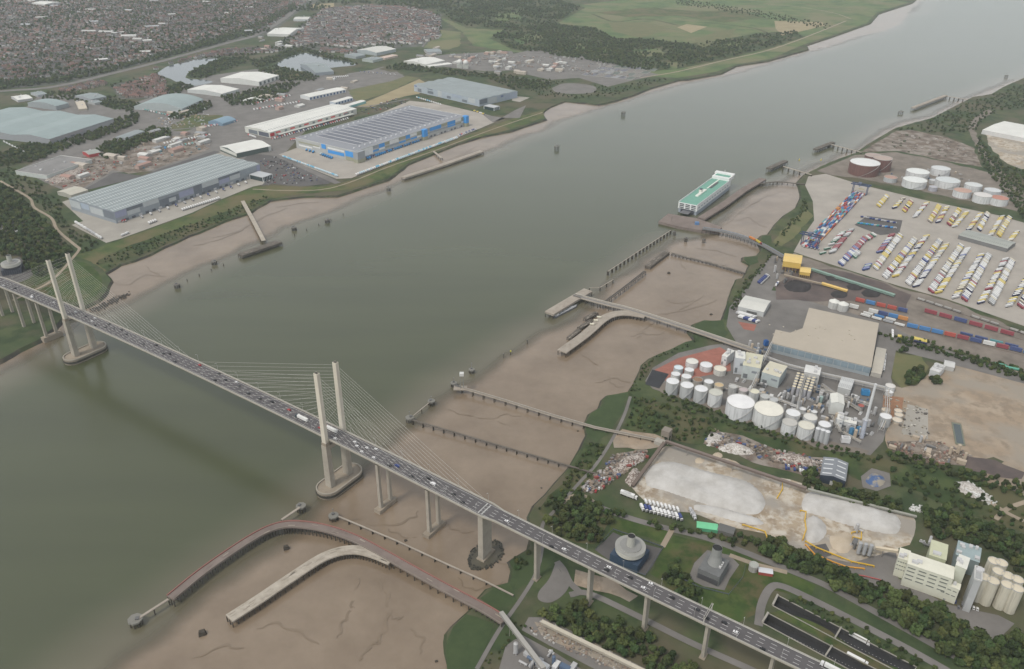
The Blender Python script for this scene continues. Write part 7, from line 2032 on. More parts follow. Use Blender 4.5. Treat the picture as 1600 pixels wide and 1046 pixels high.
bsand = mat('buff_sand', (.40, .33, .24), .95, rgb2=(.50, .43, .34), scale=.05, detail=10, bump=.3)
scrapm = mat('scrap_mix', (.16, .12, .10), .95, rgb2=(.46, .42, .38), scale=.5, detail=6, sharp=(.45, .55), bump=.4)
heap('long white sand heap beside the brown conveyor', [(1006, 745), (1020, 727), (1050, 722), (1110, 738), (1165, 752), (1190, 772), (1196, 790), (1180, 805), (1140, 800), (1085, 783), (1040, 768), (1012, 760)], 5, wsand, noise=.45)
heap('low white sand bank along the lorry side of the long heap', [(1085, 788), (1120, 792), (1160, 803), (1188, 812), (1190, 822), (1150, 816), (1110, 804), (1084, 797)], 4, wsand)
heap('second white sand heap under the grey conveyor', [(1252, 785), (1262, 770), (1290, 770), (1340, 785), (1395, 802), (1408, 818), (1400, 835), (1370, 832), (1320, 820), (1275, 805), (1255, 800)], 4.5, wsand, noise=.45)
heap('small white sand heap inside the yellow rail', [(1258, 812), (1272, 806), (1290, 820), (1290, 838), (1272, 850), (1258, 842)], 6, wsand)
heap('buff sand mound beside the screening plant', [(1295, 838), (1325, 832), (1335, 850), (1322, 866), (1300, 858)], 4, bsand)
for i, (x, y) in enumerate(((1092, 720), (1300, 862), (1120, 712), (1240, 760))):
    heap('small buff sand mound %s' % ('beside the conveyor trestles', 'inside the yellow safety rail', 'below the brown conveyor', 'where the conveyors meet')[i], [(x - 8, y), (x, y - 5), (x + 9, y - 1), (x + 6, y + 5), (x - 4, y + 5)], 2.5, bsand, 'sand_mound')
for i, (x, y, s_) in enumerate(((1245, 447, 22), (1335, 448, 14), (1360, 458, 16), (1300, 434, 12), (1310, 460, 14))):
    heap('dark coal heap %s' % ('below the yellow hoppers', 'at the end of the yellow conveyor', 'against the green conveyor', 'behind the yellow conveyor', 'near the red rail wagons')[i], [(x - s_, y), (x - s_ * .3, y - s_ * .4), (x + s_, y - s_ * .1), (x + s_ * .7, y + s_ * .45), (x - s_ * .5, y + s_ * .4)], 4, mat('coal_heap', (.040, .036, .037), .95, .3, .1, bump=.4), 'coal_heap')
for i, (px, h) in enumerate((([(955, 735), (975, 715), (1005, 705), (1008, 716), (985, 732), (962, 745)], 4), ([(1100, 690), (1112, 676), (1130, 682), (1125, 694), (1108, 698)], 3.5), ([(1120, 698), (1150, 692), (1180, 706), (1165, 712), (1130, 706)], 3), ([(1205, 712), (1235, 708), (1290, 722), (1285, 730), (1225, 726)], 3), ([(975, 752), (990, 732), (1000, 740), (990, 762)], 4), ([(70, 283), (90, 262), (130, 250), (135, 262), (100, 285)], 3), ([(1490, 758), (1510, 752), (1545, 775), (1540, 785), (1505, 772)], 2))):
    heap(('mixed scrap heap by the breakers yard', 'white rubble heap beside the grass slope', 'pale rubble bank along the scrap ground', 'scrap heap behind the navy walled shed', 'brown spoil heap beside the inclined conveyor', 'scrap heap beside the flat roofed building', 'white waste heap on the scrub slope')[i], px, h, scrapm if i not in (1, 2, 6) else mat('pale_rubble', (.30, .27, .24), .95, rgb2=(.58, .56, .53), scale=.6, detail=6, sharp=(.4, .6)), 'scrap_heap', noise=.9)
def debris(poly, n, name, label, cols, smin=.8, smax=2.6):
    mb_ = MB()
    xs_, ys_ = [p[0] for p in poly], [p[1] for p in poly]
    k = 0
    while k < n:
        x, y = random.uniform(min(xs_), max(xs_)), random.uniform(min(ys_), max(ys_))
        if not in_poly((x, y), poly):
            continue
        p = g(x, y)
        s_ = random.uniform(smin, smax)
        mb_.box((p[0], p[1], ZL), (s_ * random.uniform(.8, 2.2), s_, s_ * random.uniform(.5, 1.3)), random.random() * 3.14, random.randrange(len(cols)))
        k += 1
    tag(mb_.build(name, [paint(c) for c in cols]), label, kind='stuff')
SC = [(.22, .20, .18), (.34, .32, .30), (.26, .22, .18), (.18, .15, .12), (.22, .17, .13), (.10, .09, .085), (.24, .19, .15), (.16, .15, .15), (.24, .06, .05), (.07, .10, .20), (.30, .25, .2), (.13, .12, .1)]
debris([(905, 768), (960, 712), (1012, 703), (1012, 716), (935, 768)], 300, 'scrap_litter', 'litter of scrap and bales in the breakers yard by the river wall', SC)
debris([(1098, 694), (1115, 672), (1200, 700), (1300, 722), (1290, 740), (1200, 722)], 360, 'scrap_litter', 'litter of scrap, skips and rubble on the scrap ground', SC)
debris([(65, 288), (80, 262), (130, 246), (178, 248), (178, 266), (120, 300)], 160, 'scrap_litter', 'litter of red and white scrap behind the long warehouse', [(.34, .33, .32), (.30, .10, .08), (.25, .2, .17), (.36, .32, .29), (.16, .14, .13), (.2, .17, .15)], 1.2, 3)
debris([(170, 262), (200, 232), (290, 212), (330, 228), (290, 246), (215, 268)], 110, 'yard_litter', 'litter of timber, skips and boxes in the earth yard', [(.36, .36, .35), (.30, .10, .08), (.25, .2, .17), (.34, .28, .2), (.1, .2, .24), (.2, .18, .16)], 1.2, 3.4)
debris([(1385, 625), (1412, 625), (1450, 640), (1450, 690), (1410, 680)], 70, 'rubble', 'scattered rubble on the concrete slab of a cleared building', [(.45, .43, .38), (.3, .27, .22), (.12, .11, .1)], .7, 2.0)
debris([(1385, 692), (1470, 690), (1520, 712), (1500, 728), (1430, 720)], 150, 'rubble', 'rubble across the cleared ground above the hedge', [(.36, .31, .26), (.27, .21, .16), (.27, .15, .12), (.2, .17, .15)], .7, 2.0)
debris([(822, 985), (850, 968), (1000, 1042), (975, 1056), (850, 1000)], 240, 'rubble', 'building debris on the long demolition strip', [(.34, .30, .26), (.25, .19, .15), (.40, .39, .37), (.2, .18, .16)], .5, 1.6)
debris([(1490, 755), (1512, 752), (1560, 785), (1545, 790)], 160, 'waste_bags', 'white bags and waste tipped on the scrub slope', [(.62, .62, .6), (.5, .5, .48)], .6, 1.6)
debris([(1425, 790), (1455, 795), (1450, 803), (1420, 798)], 70, 'waste_bags', 'white bags stacked behind the trees', [(.62, .62, .6), (.5, .5, .48)], .8, 1.8)
debris([(240, 186), (330, 170), (320, 196), (260, 205)], 120, 'yard_litter', 'small goods stored beside the estate road', [(.5, .5, .5), (.3, .3, .3), (.4, .3, .2)], 1.2, 3)
debris([(700, 84), (880, 90), (960, 104), (985, 122), (900, 116), (720, 100)], 240, 'yard_litter', 'small sheds, tanks and stores across the sewage works', [(.34, .34, .34), (.22, .22, .22), (.28, .23, .2), (.42, .42, .4)], 2, 6)
debris([(1340, 240), (1410, 208), (1500, 225), (1520, 250), (1400, 238)], 60, 'waste_rubble', 'tipped rubble and scrub stumps on the rough ground up river', [(.24, .2, .17), (.36, .33, .3), (.09, .1, .06)], 1.5, 4)
# yellow safety rails and red barriers in the sand yard
def fence(label, px, h, rgb, w=.35, name='safety_rail', cat='rail', posts=6):
    pts = resample(G(px), posts)
    c = pts[0]
    e = empty(name, (c[0], c[1], ZL), 0, label, cat)
    P = [(p[0] - c[0], p[1] - c[1]) for p in pts]
    r_ = MB()
    for a, b2 in zip(P, P[1:]):
        r_.bar((*a, h * .9), (*b2, h * .9), w, h * .35)
    r_.build('top_rail', [paint(rgb)], e)
    pm = mesh_only(MB().box((0, 0, -.3), (w * .8, w * .8, h + .2)), 'post', paint(rgb))
    for p in P:
        inst(pm, 'post', e, (*p, 0))
    return e
YL = (.60, .38, .04)
fence('long yellow safety rail curving round the buff sand', [(1258, 848), (1275, 858), (1300, 868), (1330, 880), (1365, 887)], 2.2, YL, 1.0)
fence('outer yellow and red safety rail beside the road', [(1258, 853), (1272, 868), (1300, 880), (1322, 888), (1350, 891)], 2.0, (.62, .30, .04), 1.0)
fence('yellow rail on the inner edge of the small white heap', [(1250, 800), (1259, 802), (1257, 815), (1259, 830), (1254, 845)], 2.2, YL, .9)
fence('yellow rail running down from the brown conveyor', [(1222, 757), (1222, 767), (1214, 780)], 2.0, YL, .9)
fence('yellow rail behind the green store', [(1160, 822), (1195, 833), (1198, 842)], 2.0, YL, .9)
fence('yellow frame beside the screening plant', [(1330, 835), (1345, 832), (1345, 845), (1332, 842)], 2.5, YL, .9)
fence('red and white barrier curving through the mill yard', [(1290, 884), (1320, 898), (1350, 902), (1375, 908), (1392, 922)], 1.6, (.40, .10, .09), .9, 'barrier', 'barrier')
fence('dark mesh fence round the ring drum ventilation yard', [(930, 862), (958, 830), (1036, 858), (1008, 902), (962, 886)], 3, (.10, .12, .14), .12, 'mesh_fence', 'fence', 4)
fence('dark mesh fence round the grey ventilation block lawn', [(1060, 905), (1090, 920), (1138, 932), (1160, 905), (1165, 885)], 3, (.10, .12, .14), .12, 'mesh_fence', 'fence', 4)
c_, rz_, Lq, Wq = fit_rect([(1489, 694), (1504, 697), (1506, 664), (1490, 661)], ZL)
e = empty('settling_pond', (c_.x, c_.y, ZL), rz_, 'rectangular dark pond with pale rim on the bare earth', 'pond')
MB().box((0, 0, -.2), (Lq, Wq, .9)).build('rim', [paint((.15, .16, .12))], e)
MB().box((0, 0, -.2), (Lq * .7, Wq * .86, .96)).build('water', [pondm], e)
for k, (x, y) in enumerate(((1560, 572), (1580, 578))):
    p = gz(x, y)
    e = empty('storage_drum', p, BTH + .15, 'long green horizontal tank beside the hedge, %s' % ('nearer the pale gabled store' if k == 0 else 'farther from the pale gabled store'), 'tank')
    MB().tube([(-8, 0, 2.4), (8, 0, 2.4)], 1.8, 12).build('shell', [paint((.10, .32, .24))], e, False)
    for sx in (-5, 5):
        MB().box((sx, 0, -.2), (.8, 3, 1.4)).build('saddle', [paint((.35, .34, .32))], e)
pl = heap('grey aggregate heap in the round yard beside the navy shed', [(1350, 752), (1362, 740), (1380, 745), (1382, 757), (1366, 763)], 3, mat('blue_grey_pool', (.07, .12, .24), .9, rgb2=(.30, .27, .22), scale=.08, sharp=(.45, .55)))
road('railway_curve', ballast, [(1545, 172), (1524, 186), (1517, 200), (1522, 215), (1534, 235), (1556, 262), (1600, 305), (1660, 350)], 9, 6)

# ------------------------------------------------------------------ trees
leaf_a = mat('foliage_dark', (.027, .047, .017), .85, rgb2=(.060, .088, .030), scale=.35, detail=4, spec=.2, objrand=.45)
leaf_b = mat('foliage_mid', (.042, .068, .021), .85, rgb2=(.088, .112, .038), scale=.35, detail=4, spec=.2, objrand=.42)
bark = mat('bark', (.07, .055, .04), .95, .2, .5)
def crown_mesh(seed, n, leaf, flat=.8, spread=1.0):
    r_ = np.random.default_rng(seed)
    mb_ = MB()
    lobes = [(r_.uniform(-.55, .55) * spread, r_.uniform(-.55, .55) * spread, r_.uniform(.4, 1.25), r_.uniform(.26, .56)) for _ in range(11)] + [(0, 0, .75, .58 * spread)]
    for k in range(n):
        lx, ly, lz, lr = lobes[r_.integers(len(lobes))]
        v = r_.normal(size=3)
        v /= np.linalg.norm(v)
        if v[2] < -.5:
            v[2] = -v[2]
        rad = lr * r_.uniform(.72, 1.06)
        c = np.array([lx, ly, lz * flat]) + v * rad
        t = np.cross(v, r_.normal(size=3))
        t /= np.linalg.norm(t) + 1e-9
        w = np.cross(v, t) + v * r_.uniform(-.5, .5)
        s_ = r_.uniform(.10, .20)
        q = [c + t * s_ + w * s_ * .6, c - t * s_ * .3 + w * s_, c - t * s_ - w * s_ * .5, c + t * s_ * .4 - w * s_]
        mb_.add([tuple(a) for a in q], [(0, 1, 2, 3)])
    # inner limbs' leaf mass so that the crown is not see-through everywhere
    for lx, ly, lz, lr in lobes:
        rr_ = lr * .72
        vs, fs = [], []
        for i in range(5):
            for j in range(7):
                a, b2 = math.pi * i / 4, 2 * math.pi * j / 7
                k_ = rr_ * (1 + r_.uniform(-.12, .12))
                vs.append((lx + k_ * math.sin(a) * math.cos(b2), ly + k_ * math.sin(a) * math.sin(b2), lz * flat + k_ * math.cos(a)))
        for i in range(4):
            for j in range(7):
                fs.append((i * 7 + j, (i + 1) * 7 + j, (i + 1) * 7 + (j + 1) % 7, i * 7 + (j + 1) % 7))
        mb_.add(vs, fs)
    return mesh_only(mb_, 'crown', leaf)
CROWNS = [crown_mesh(11 + k, 420, leaf_a if k % 2 == 0 else leaf_b, (.7, .95, 1.25, .8, 1.05, .65)[k], (1.1, .9, .7, 1.2, .85, 1.3)[k]) for k in range(6)]
tk = MB().cyl((0, 0, -.1), .09, .75, 7, r2=.05)
for k in range(4):
    t = k * 1.6
    tk.bar((0, 0, .45), (.4 * math.cos(t), .4 * math.sin(t), .85), .05, .05)
TRUNK = mesh_only(tk, 'trunk', bark)
WOODS = [  # polygon in the survey, spacing, crown radius range, label tail, z
    ('e_belt', [(1185, 842), (1230, 852), (1290, 885), (1350, 912), (1390, 926), (1470, 956), (1545, 1005), (1600, 1005), (1640, 1020), (1640, 1080), (1500, 1046), (1440, 1003), (1380, 965), (1300, 918), (1230, 888), (1175, 862)], 6.2, (3.6, 5.8), 'in the thick belt between the mill and the tunnel road'),
    ('e_mill', [(1425, 800), (1470, 795), (1520, 815), (1640, 860), (1640, 930), (1600, 910), (1560, 870), (1500, 850), (1450, 838)], 6.5, (3.2, 5.2), 'on the slope behind the mill'),
    ('e_sand', [(1250, 750), (1290, 760), (1330, 768), (1400, 785), (1422, 800), (1400, 808), (1330, 790), (1265, 768)], 6, (3, 4.6), 'between the navy shed and the sand heaps'),
    ('e_vent', [(868, 790), (905, 778), (938, 793), (955, 812), (938, 850), (908, 853), (872, 840), (853, 818)], 6.5, (3.4, 5.2), 'beside the viaduct and the ring drum building'),
    ('e_under', [(845, 962), (870, 955), (905, 948), (960, 972), (1020, 1000), (1060, 1030), (1100, 1060), (1010, 1050), (930, 1008), (885, 988)], 6.2, (3, 5), 'under the approach viaduct'),
    ('e_lawn', [(1040, 892), (1058, 878), (1076, 905), (1085, 925), (1112, 938), (1090, 950), (1050, 932), (1032, 912)], 6, (3, 4.6), 'on the lawn beside the grey ventilation block'),
    ('e_road', [(945, 806), (1000, 820), (1060, 835), (1150, 858), (1190, 852), (1186, 842), (1110, 833), (1040, 822), (990, 808), (955, 797)], 6, (2.4, 3.8), 'along the lane below the tanker row'),
    ('e_shed', [(1250, 745), (1265, 735), (1280, 748), (1270, 760)], 5, (3, 4.5), 'beside the navy walled shed'),
    ('e_field', [(1410, 592), (1440, 575), (1446, 590), (1430, 604), (1415, 604)], 6, (3.5, 5), 'at the corner of the rough field'),
    ('e_field2', [(1453, 588), (1470, 590), (1468, 603), (1454, 601)], 5, (3.2, 4.4), 'below the white plant room'),
    ('e_field3', [(1400, 545), (1418, 545), (1414, 553), (1402, 553)], 5, (3.0, 4.2), 'at the top of the rough field'),
    ('e_shore', [(795, 880), (830, 857), (833, 882), (806, 896)], 5, (2, 3.5), 'on the shore under the bridge'),
    ('e_hedge', [(1385, 706), (1480, 728), (1640, 770), (1640, 792), (1480, 746), (1390, 722)], 5.5, (2.2, 3.6), 'in the hedge below the bare earth'),
    ('e_rail', [(1370, 522), (1430, 531), (1500, 550), (1600, 580), (1640, 600), (1640, 612), (1500, 563), (1400, 537)], 5, (2.0, 3.4), 'in the hedge beside the rail sidings'),
    ('e_bank', [(1036, 612), (1120, 645), (1230, 680), (1330, 706), (1385, 718), (1380, 728), (1320, 716), (1220, 692), (1100, 655), (1030, 622)], 6, (1.6, 2.8), 'along the bank below the storage tanks'),
    ('e_pin', [(1224, 934), (1262, 940), (1340, 978), (1430, 1024), (1480, 1050), (1440, 1050), (1340, 998), (1250, 952)], 5, (1.4, 2.4), 'beside the tunnel approach'),
    ('e_slope', [(985, 618), (1020, 625), (1100, 652), (1122, 660), (1118, 688), (1060, 690), (1030, 682), (978, 668)], 7, (1.4, 3.0), 'scrub'),
    ('e_marsh', [(838, 800), (880, 757), (920, 692), (945, 695), (925, 742), (900, 775), (870, 790), (852, 812)], 6, (1.4, 2.8), 'scrub'),
    ('e_south', [(1390, 730), (1480, 752), (1600, 802), (1640, 830), (1600, 845), (1520, 812), (1440, 782), (1395, 757)], 8, (1.6, 3.2), 'scrub'),
    ('e_wall', [(1140, 482), (1160, 442), (1186, 420), (1202, 398), (1216, 372), (1236, 345), (1250, 330), (1256, 308), (1262, 328), (1240, 352), (1220, 375), (1205, 400), (1188, 428), (1168, 448), (1150, 490)], 6, (1.4, 2.6), 'scrub'),
    ('e_wall2', [(985, 612), (1000, 575), (1018, 560), (1050, 548), (1085, 534), (1086, 540), (1050, 552), (1022, 564), (1006, 590), (1000, 615)], 5, (1.0, 1.8), 'scrub'),
    ('e_up', [(1395, 206), (1430, 200), (1500, 166), (1600, 132), (1750, 80), (1750, 180), (1600, 168), (1560, 175), (1535, 188), (1525, 205), (1480, 212), (1430, 204)], 15, (2.2, 4), 'scrub'),
    ('e_up2', [(1530, 212), (1545, 238), (1575, 262), (1620, 275), (1640, 340), (1600, 345), (1560, 290), (1538, 265), (1525, 232)], 9, (2.4, 4), 'scrub'),
    ('e_low', [(700, 1130), (745, 1046), (790, 985), (815, 960), (830, 985), (800, 1010), (770, 1060)], 6, (.9, 1.8), 'scrub'),
    ('k_wood', [(-60, 300), (0, 288), (35, 308), (50, 330), (85, 362), (114, 396), (100, 415), (62, 437), (45, 425), (30, 400), (-60, 400)], 8, (3.4, 5.4), 'wood'),
    ('k_path', [(-40, 250), (30, 268), (62, 288), (95, 318), (108, 352), (160, 385), (128, 398), (92, 352), (55, 315), (0, 280)], 11, (1.8, 3.6), 'scrub'),
    ('k_shore', [(150, 412), (200, 388), (300, 350), (380, 320), (418, 306), (420, 311), (390, 330), (310, 360), (232, 395), (188, 410), (166, 424)], 8, (1.2, 2.4), 'scrub'),
    ('k_belt', [(-40, 258), (0, 242), (70, 216), (110, 205), (180, 188), (215, 178), (218, 192), (170, 212), (110, 232), (60, 252), (0, 262)], 8.5, (3, 4.8), 'wood'),
    ('k_belt2', [(148, 240), (165, 225), (200, 213), (240, 200), (266, 206), (268, 216), (225, 224), (185, 246), (165, 250)], 8.5, (3.4, 5.2), 'wood'),
    ('k_rail', [(-60, 145), (0, 130), (100, 122), (180, 105), (260, 86), (340, 60), (400, 38), (460, 5), (462, 12), (440, 28), (402, 50), (350, 66), (260, 91), (180, 111), (105, 129), (0, 141)], 12, (4, 6.5), 'wood'),
    ('k_isle', [(292, 121), (302, 110), (325, 101), (345, 93), (390, 90), (384, 100), (345, 113), (318, 124)], 11, (3.6, 5.6), 'wood'),
    ('k_lake', [(390, 95), (430, 88), (450, 78), (480, 78), (545, 94), (560, 102), (550, 104), (505, 90), (476, 82), (446, 90), (425, 102), (400, 108)], 12, (3.6, 5.6), 'wood'),
    ('k_lake2', [(400, 112), (430, 104), (465, 112), (500, 120), (490, 127), (440, 129)], 12, (3.2, 5), 'wood'),
    ('k_fact', [(600, 108), (640, 96), (680, 108), (720, 112), (800, 120), (860, 130), (850, 140), (800, 140), (760, 122), (700, 118), (640, 112)], 13, (3.6, 5.6), 'wood'),
    ('k_marsh', [(770, 58), (800, 42), (860, 38), (930, 45), (960, 62), (1000, 62), (1080, 70), (1140, 62), (1180, 55), (1240, 50), (1255, 58), (1200, 75), (1130, 92), (1060, 106), (1000, 111), (930, 97), (870, 88), (800, 76)], 11, (2.6, 6), 'wood'),
    ('k_marsh2', [(690, 25), (760, 6), (850, -4), (910, 12), (862, 38), (790, 45), (730, 42)], 14, (3, 7), 'wood'),
    ('k_far', [(430, 20), (500, 2), (600, -12), (800, -25), (950, -20), (900, -2), (800, 12), (700, 22), (560, 5), (480, 20)], 22, (5, 8), 'wood'),
    ('k_hall', [(262, 185), (285, 170), (325, 160), (335, 166), (312, 178), (280, 188)], 8.5, (3.2, 5), 'wood'),
    ('k_hall2', [(250, 150), (262, 135), (290, 128), (304, 138), (280, 148)], 10, (3.4, 5), 'wood'),
    ('k_unit', [(345, 152), (400, 140), (440, 132), (470, 130), (445, 148), (395, 166), (360, 166)], 10, (3, 5), 'wood'),
    ('k_est', [(60, 150), (110, 140), (180, 160), (220, 165), (215, 175), (170, 170), (110, 158), (70, 160)], 13, (3, 4.6), 'wood'),
    ('k_mid', [(170, 150), (200, 158), (225, 165), (205, 180), (165, 165)], 13, (3, 4.6), 'wood'),
    ('k_works', [(800, 128), (860, 125), (960, 138), (1010, 125), (1050, 122), (1010, 136), (960, 150), (900, 155), (840, 150)], 16, (1.8, 3.4), 'scrub'),
    ('k_towna', [(-250, 150), (-150, 20), (200, -40), (470, -25), (420, 50), (180, 108), (0, 135)], 17, (3.5, 6.5), 'town'),
    ('k_townb', [(170, 135), (240, 115), (290, 95), (430, 72), (470, 40), (505, 12), (690, 22), (690, 60), (610, 78), (440, 80), (260, 105), (255, 155)], 18, (3, 5.5), 'town'),
    ('k_hed', [(1060, -2), (1200, 20), (1300, 40), (1290, 48), (1190, 28), (1050, 6)], 26, (3, 5), 'scrub'),
]
NAMES = {'scrub': 'low scrub and bushes', 'wood': 'dense wood of broad crowned trees', 'town': 'garden and street trees among the houses'}
cand, massed = [], {}
LAKES = [[(243, 116), (262, 104), (285, 98), (310, 93), (340, 92), (322, 101), (303, 109), (290, 122), (318, 125), (332, 129), (300, 135), (280, 130), (262, 122)], [(430, 101), (448, 91), (478, 83), (508, 91), (540, 96), (556, 102), (520, 106), (480, 112), (448, 108)], [(858, 139), (880, 129), (905, 129), (934, 136), (928, 147), (890, 149), (866, 146)]]
trench_px = TRENCH
for key, poly, sp, (r0, r1), tail in WOODS:
    P_ = G(poly)
    xs_, ys_ = [p[0] for p in P_], [p[1] for p in P_]
    X, Y = np.meshgrid(np.arange(min(xs_), max(xs_), sp), np.arange(min(ys_), max(ys_), sp))
    X = X + rng.uniform(-.5, .5, X.shape) * sp; Y = Y + rng.uniform(-.5, .5, Y.shape) * sp
    k = np_inside(X, Y, P_) & (rng.random(X.shape) < (.9 if tail != 'town' and key[:5] not in ('k_mar', 'k_far') else np.clip(.52 + .5 * np.sin(X / 61 + 2 * np.sin(Y / 90)) * np.sin(Y / 74 + 1.5 * np.sin(X / 83)), .12, .95)))
    for lake in LAKES:
        k &= ~np_inside(X, Y, G(lake))
    for fx, fy, fr, fl, fw_ in FOOT:
        dx_, dy_ = X - fx, Y - fy
        k &= ~((np.abs(dx_ * math.cos(fr) + dy_ * math.sin(fr)) < fl / 2 + r1 * .7) & (np.abs(-dx_ * math.sin(fr) + dy_ * math.cos(fr)) < fw_ / 2 + r1 * .7))
    pts = np.stack([X[k], Y[k], rng.uniform(r0, r1, X.shape)[k]], -1)
    if tail in NAMES:
        massed[key] = (tail, pts)
    else:
        cand += [(p[0], p[1], p[2], key, tail) for p in pts]
for x, y, r in ((1235, 352, 2.2), (1248, 346, 2.5), (1225, 366, 2), (930, 870, 2)):
    p = g(x, y); cand.append((p[0], p[1], r, 'lone', 'standing alone on the grass bank' if x > 1200 else 'standing alone near the ventilation building'))
def vis(c):
    d = math.sqrt(c[0] ** 2 + c[1] ** 2 + CAM_H ** 2)
    ok = abs(c[0]) / max(1, c[1] * CP + CAM_H * SP) < .66 and (c[1] * SP - CAM_H * CP) / (c[1] * CP + CAM_H * SP) > -.44
    return (0 if ok else 1, -c[2] / d)
cand.sort(key=vis)
print('tree candidates', len(cand), {k: len(v[1]) for k, v in massed.items()})
for x, y, r, key, tail in cand[:290]:
    e = empty('tree', (x, y, ZL), random.random() * 6.28, '%s tree %s' % (rr('broad dark green', 'leafy mid green') if r > 3 else 'small bushy green', tail), 'tree', 'trees ' + tail)
    e.scale = (r, r, r * random.uniform(.9, 1.2))
    k = random.randrange(6)
    if r > 3:
        e['label'] = '%s tree %s' % ('broad dark green' if k % 2 == 0 else 'leafy mid green', tail)
    inst(TRUNK, 'trunk', e)
    inst(CROWNS[k], 'crown', e, (0, 0, .28))
srcs = []
for k in range(6):
    o = next((o for o in bpy.data.objects if o.data is CROWNS[k]), None)
    if o:
        srcs.append(o)
ng = bpy.data.node_groups.new('scatter_crowns', 'GeometryNodeTree')
ng.interface.new_socket('Geometry', in_out='INPUT', socket_type='NodeSocketGeometry')
ng.interface.new_socket('Geometry', in_out='OUTPUT', socket_type='NodeSocketGeometry')
N, Lk = ng.nodes, ng.links
gi, go = N.new('NodeGroupInput'), N.new('NodeGroupOutput')
jn = N.new('GeometryNodeJoinGeometry')
for o in srcs:
    oi = N.new('GeometryNodeObjectInfo')
    oi.inputs['Object'].default_value = o
    oi.inputs['As Instance'].default_value = True
    Lk.new(oi.outputs['Geometry'], jn.inputs[0])
ip = N.new('GeometryNodeInstanceOnPoints')
ip.inputs['Pick Instance'].default_value = True
ri = N.new('FunctionNodeRandomValue'); ri.data_type = 'INT'
ri.inputs['Min'].default_value = 0 if not isinstance(ri.inputs['Min'].default_value, float) else 0
for s_ in ri.inputs:
    if s_.name == 'Max' and s_.type == 'INT':
        s_.default_value = len(srcs) - 1
    if s_.name == 'Min' and s_.type == 'INT':
        s_.default_value = 0
rv = N.new('FunctionNodeRandomValue'); rv.data_type = 'FLOAT_VECTOR'
vecs = [s_ for s_ in rv.inputs if s_.type == 'VECTOR']
vecs[0].default_value = (0, 0, 0); vecs[1].default_value = (0.12, 0.12, 6.28)
na = N.new('GeometryNodeInputNamedAttribute'); na.data_type = 'FLOAT'; na.inputs['Name'].default_value = 'scl'
Lk.new(gi.outputs[0], ip.inputs['Points']); Lk.new(jn.outputs[0], ip.inputs['Instance'])
Lk.new([s_ for s_ in ri.outputs if s_.type == 'INT'][0], ip.inputs['Instance Index'])
Lk.new([s_ for s_ in rv.outputs if s_.type == 'VECTOR'][0], ip.inputs['Rotation'])
Lk.new(next(s_ for s_ in na.outputs if s_.enabled and s_.name == 'Attribute'), ip.inputs['Scale'])
Lk.new(ip.outputs[0], go.inputs[0])
def scatter(name, label, pts):
    me = bpy.data.meshes.new(name)
    me.from_pydata([(p[0], p[1], ZL + .22 * p[2]) for p in pts], [], [])
    at = me.attributes.new('scl', 'FLOAT', 'POINT')
    at.data.foreach_set('value', [float(p[2]) for p in pts])
    o = bpy.data.objects.new(name, me)
    COL.objects.link(o)
    md = o.modifiers.new('scatter', 'NODES')
    md.node_group = ng
    return tag(o, label, kind='stuff')
byk = {}
for c in cand[290:]:
    byk.setdefault((c[3], c[4]), []).append(c)
for (key, tail), pts in byk.items():
    scatter('tree_belt', 'mass of trees %s' % tail, pts)
for key, (tail, pts) in massed.items():
    scatter({'scrub': 'scrub', 'wood': 'woodland', 'town': 'town_trees'}[tail], '%s %s' % (NAMES[tail], 'on the warehouse bank' if key[0] == 'k' else 'on the tank works bank'), pts)

# ------------------------------------------------------------------ houses
HW = [(.22, .16, .13), (.32, .30, .28), (.50, .49, .47), (.20, .135, .11), (.27, .225, .19)]
HR = [(.115, .078, .070), (.130, .085, .075), (.10, .095, .097), (.12, .10, .095), (.17, .095, .08), (.085, .082, .085)]
towns = [('a', [(-250, 155), (-160, 20), (-30, -30), (200, -42), (470, -28), (492, -2), (460, 12), (415, 48), (335, 60), (180, 104), (100, 120), (0, 128)], 22, 19, 36), ('b', [(470, 48), (505, 16), (560, 10), (640, 12), (688, 25), (686, 60), (655, 70), (600, 70), (545, 75), (500, 72), (450, 75)], 19, 18, 32), ('c', [(178, 140), (240, 118), (258, 122), (262, 150), (230, 155), (190, 152)], 14, 14, 22), ('d', [(232, 113), (262, 102), (300, 90), (350, 78), (400, 76), (440, 82), (380, 86), (300, 92), (262, 104)], 14, 16, 24), ('e', [(500, 76), (555, 80), (560, 88), (530, 84), (500, 82)], 14, 16, 22), ('f', [(90, 142), (150, 128), (170, 128), (165, 134), (100, 146)], 14, 16, 18)]
hs = []
for key, poly, _, sx, sy in towns:
    P_ = G(poly)
    xs_, ys_ = [p[0] for p in P_], [p[1] for p in P_]
    nseed = 30 if key == 'a' else (10 if key == 'b' else 2)
    seeds = [(random.uniform(min(xs_), max(xs_)), random.uniform(min(ys_), max(ys_)), random.uniform(-.6, .9)) for _ in range(nseed)]
    S = np.array([(a, b2) for a, b2, _ in seeds])
    R_ = math.hypot(max(xs_) - min(xs_), max(ys_) - min(ys_)) / 2
    cx, cy = (max(xs_) + min(xs_)) / 2, (max(ys_) + min(ys_)) / 2
    for si, (ax_, ay_, an) in enumerate(seeds):
        U, V = np.meshgrid(np.arange(-R_, R_, sx), np.arange(-R_, R_, sy))
        U = U + rng.uniform(-2, 2, U.shape); V = V + rng.uniform(-3, 3, V.shape)
        X, Y = cx + U * math.cos(an) - V * math.sin(an), cy + U * math.sin(an) + V * math.cos(an)
        k = np_inside(X, Y, P_)
        k &= np.argmin((X[..., None] - S[:, 0]) ** 2 + (Y[..., None] - S[:, 1]) ** 2, -1) == si
        k &= rng.random(X.shape) < .86
        for x, y in zip(X[k], Y[k]):
            hs.append((x, y, an + rr(0, 0, 0, math.pi / 2), key))
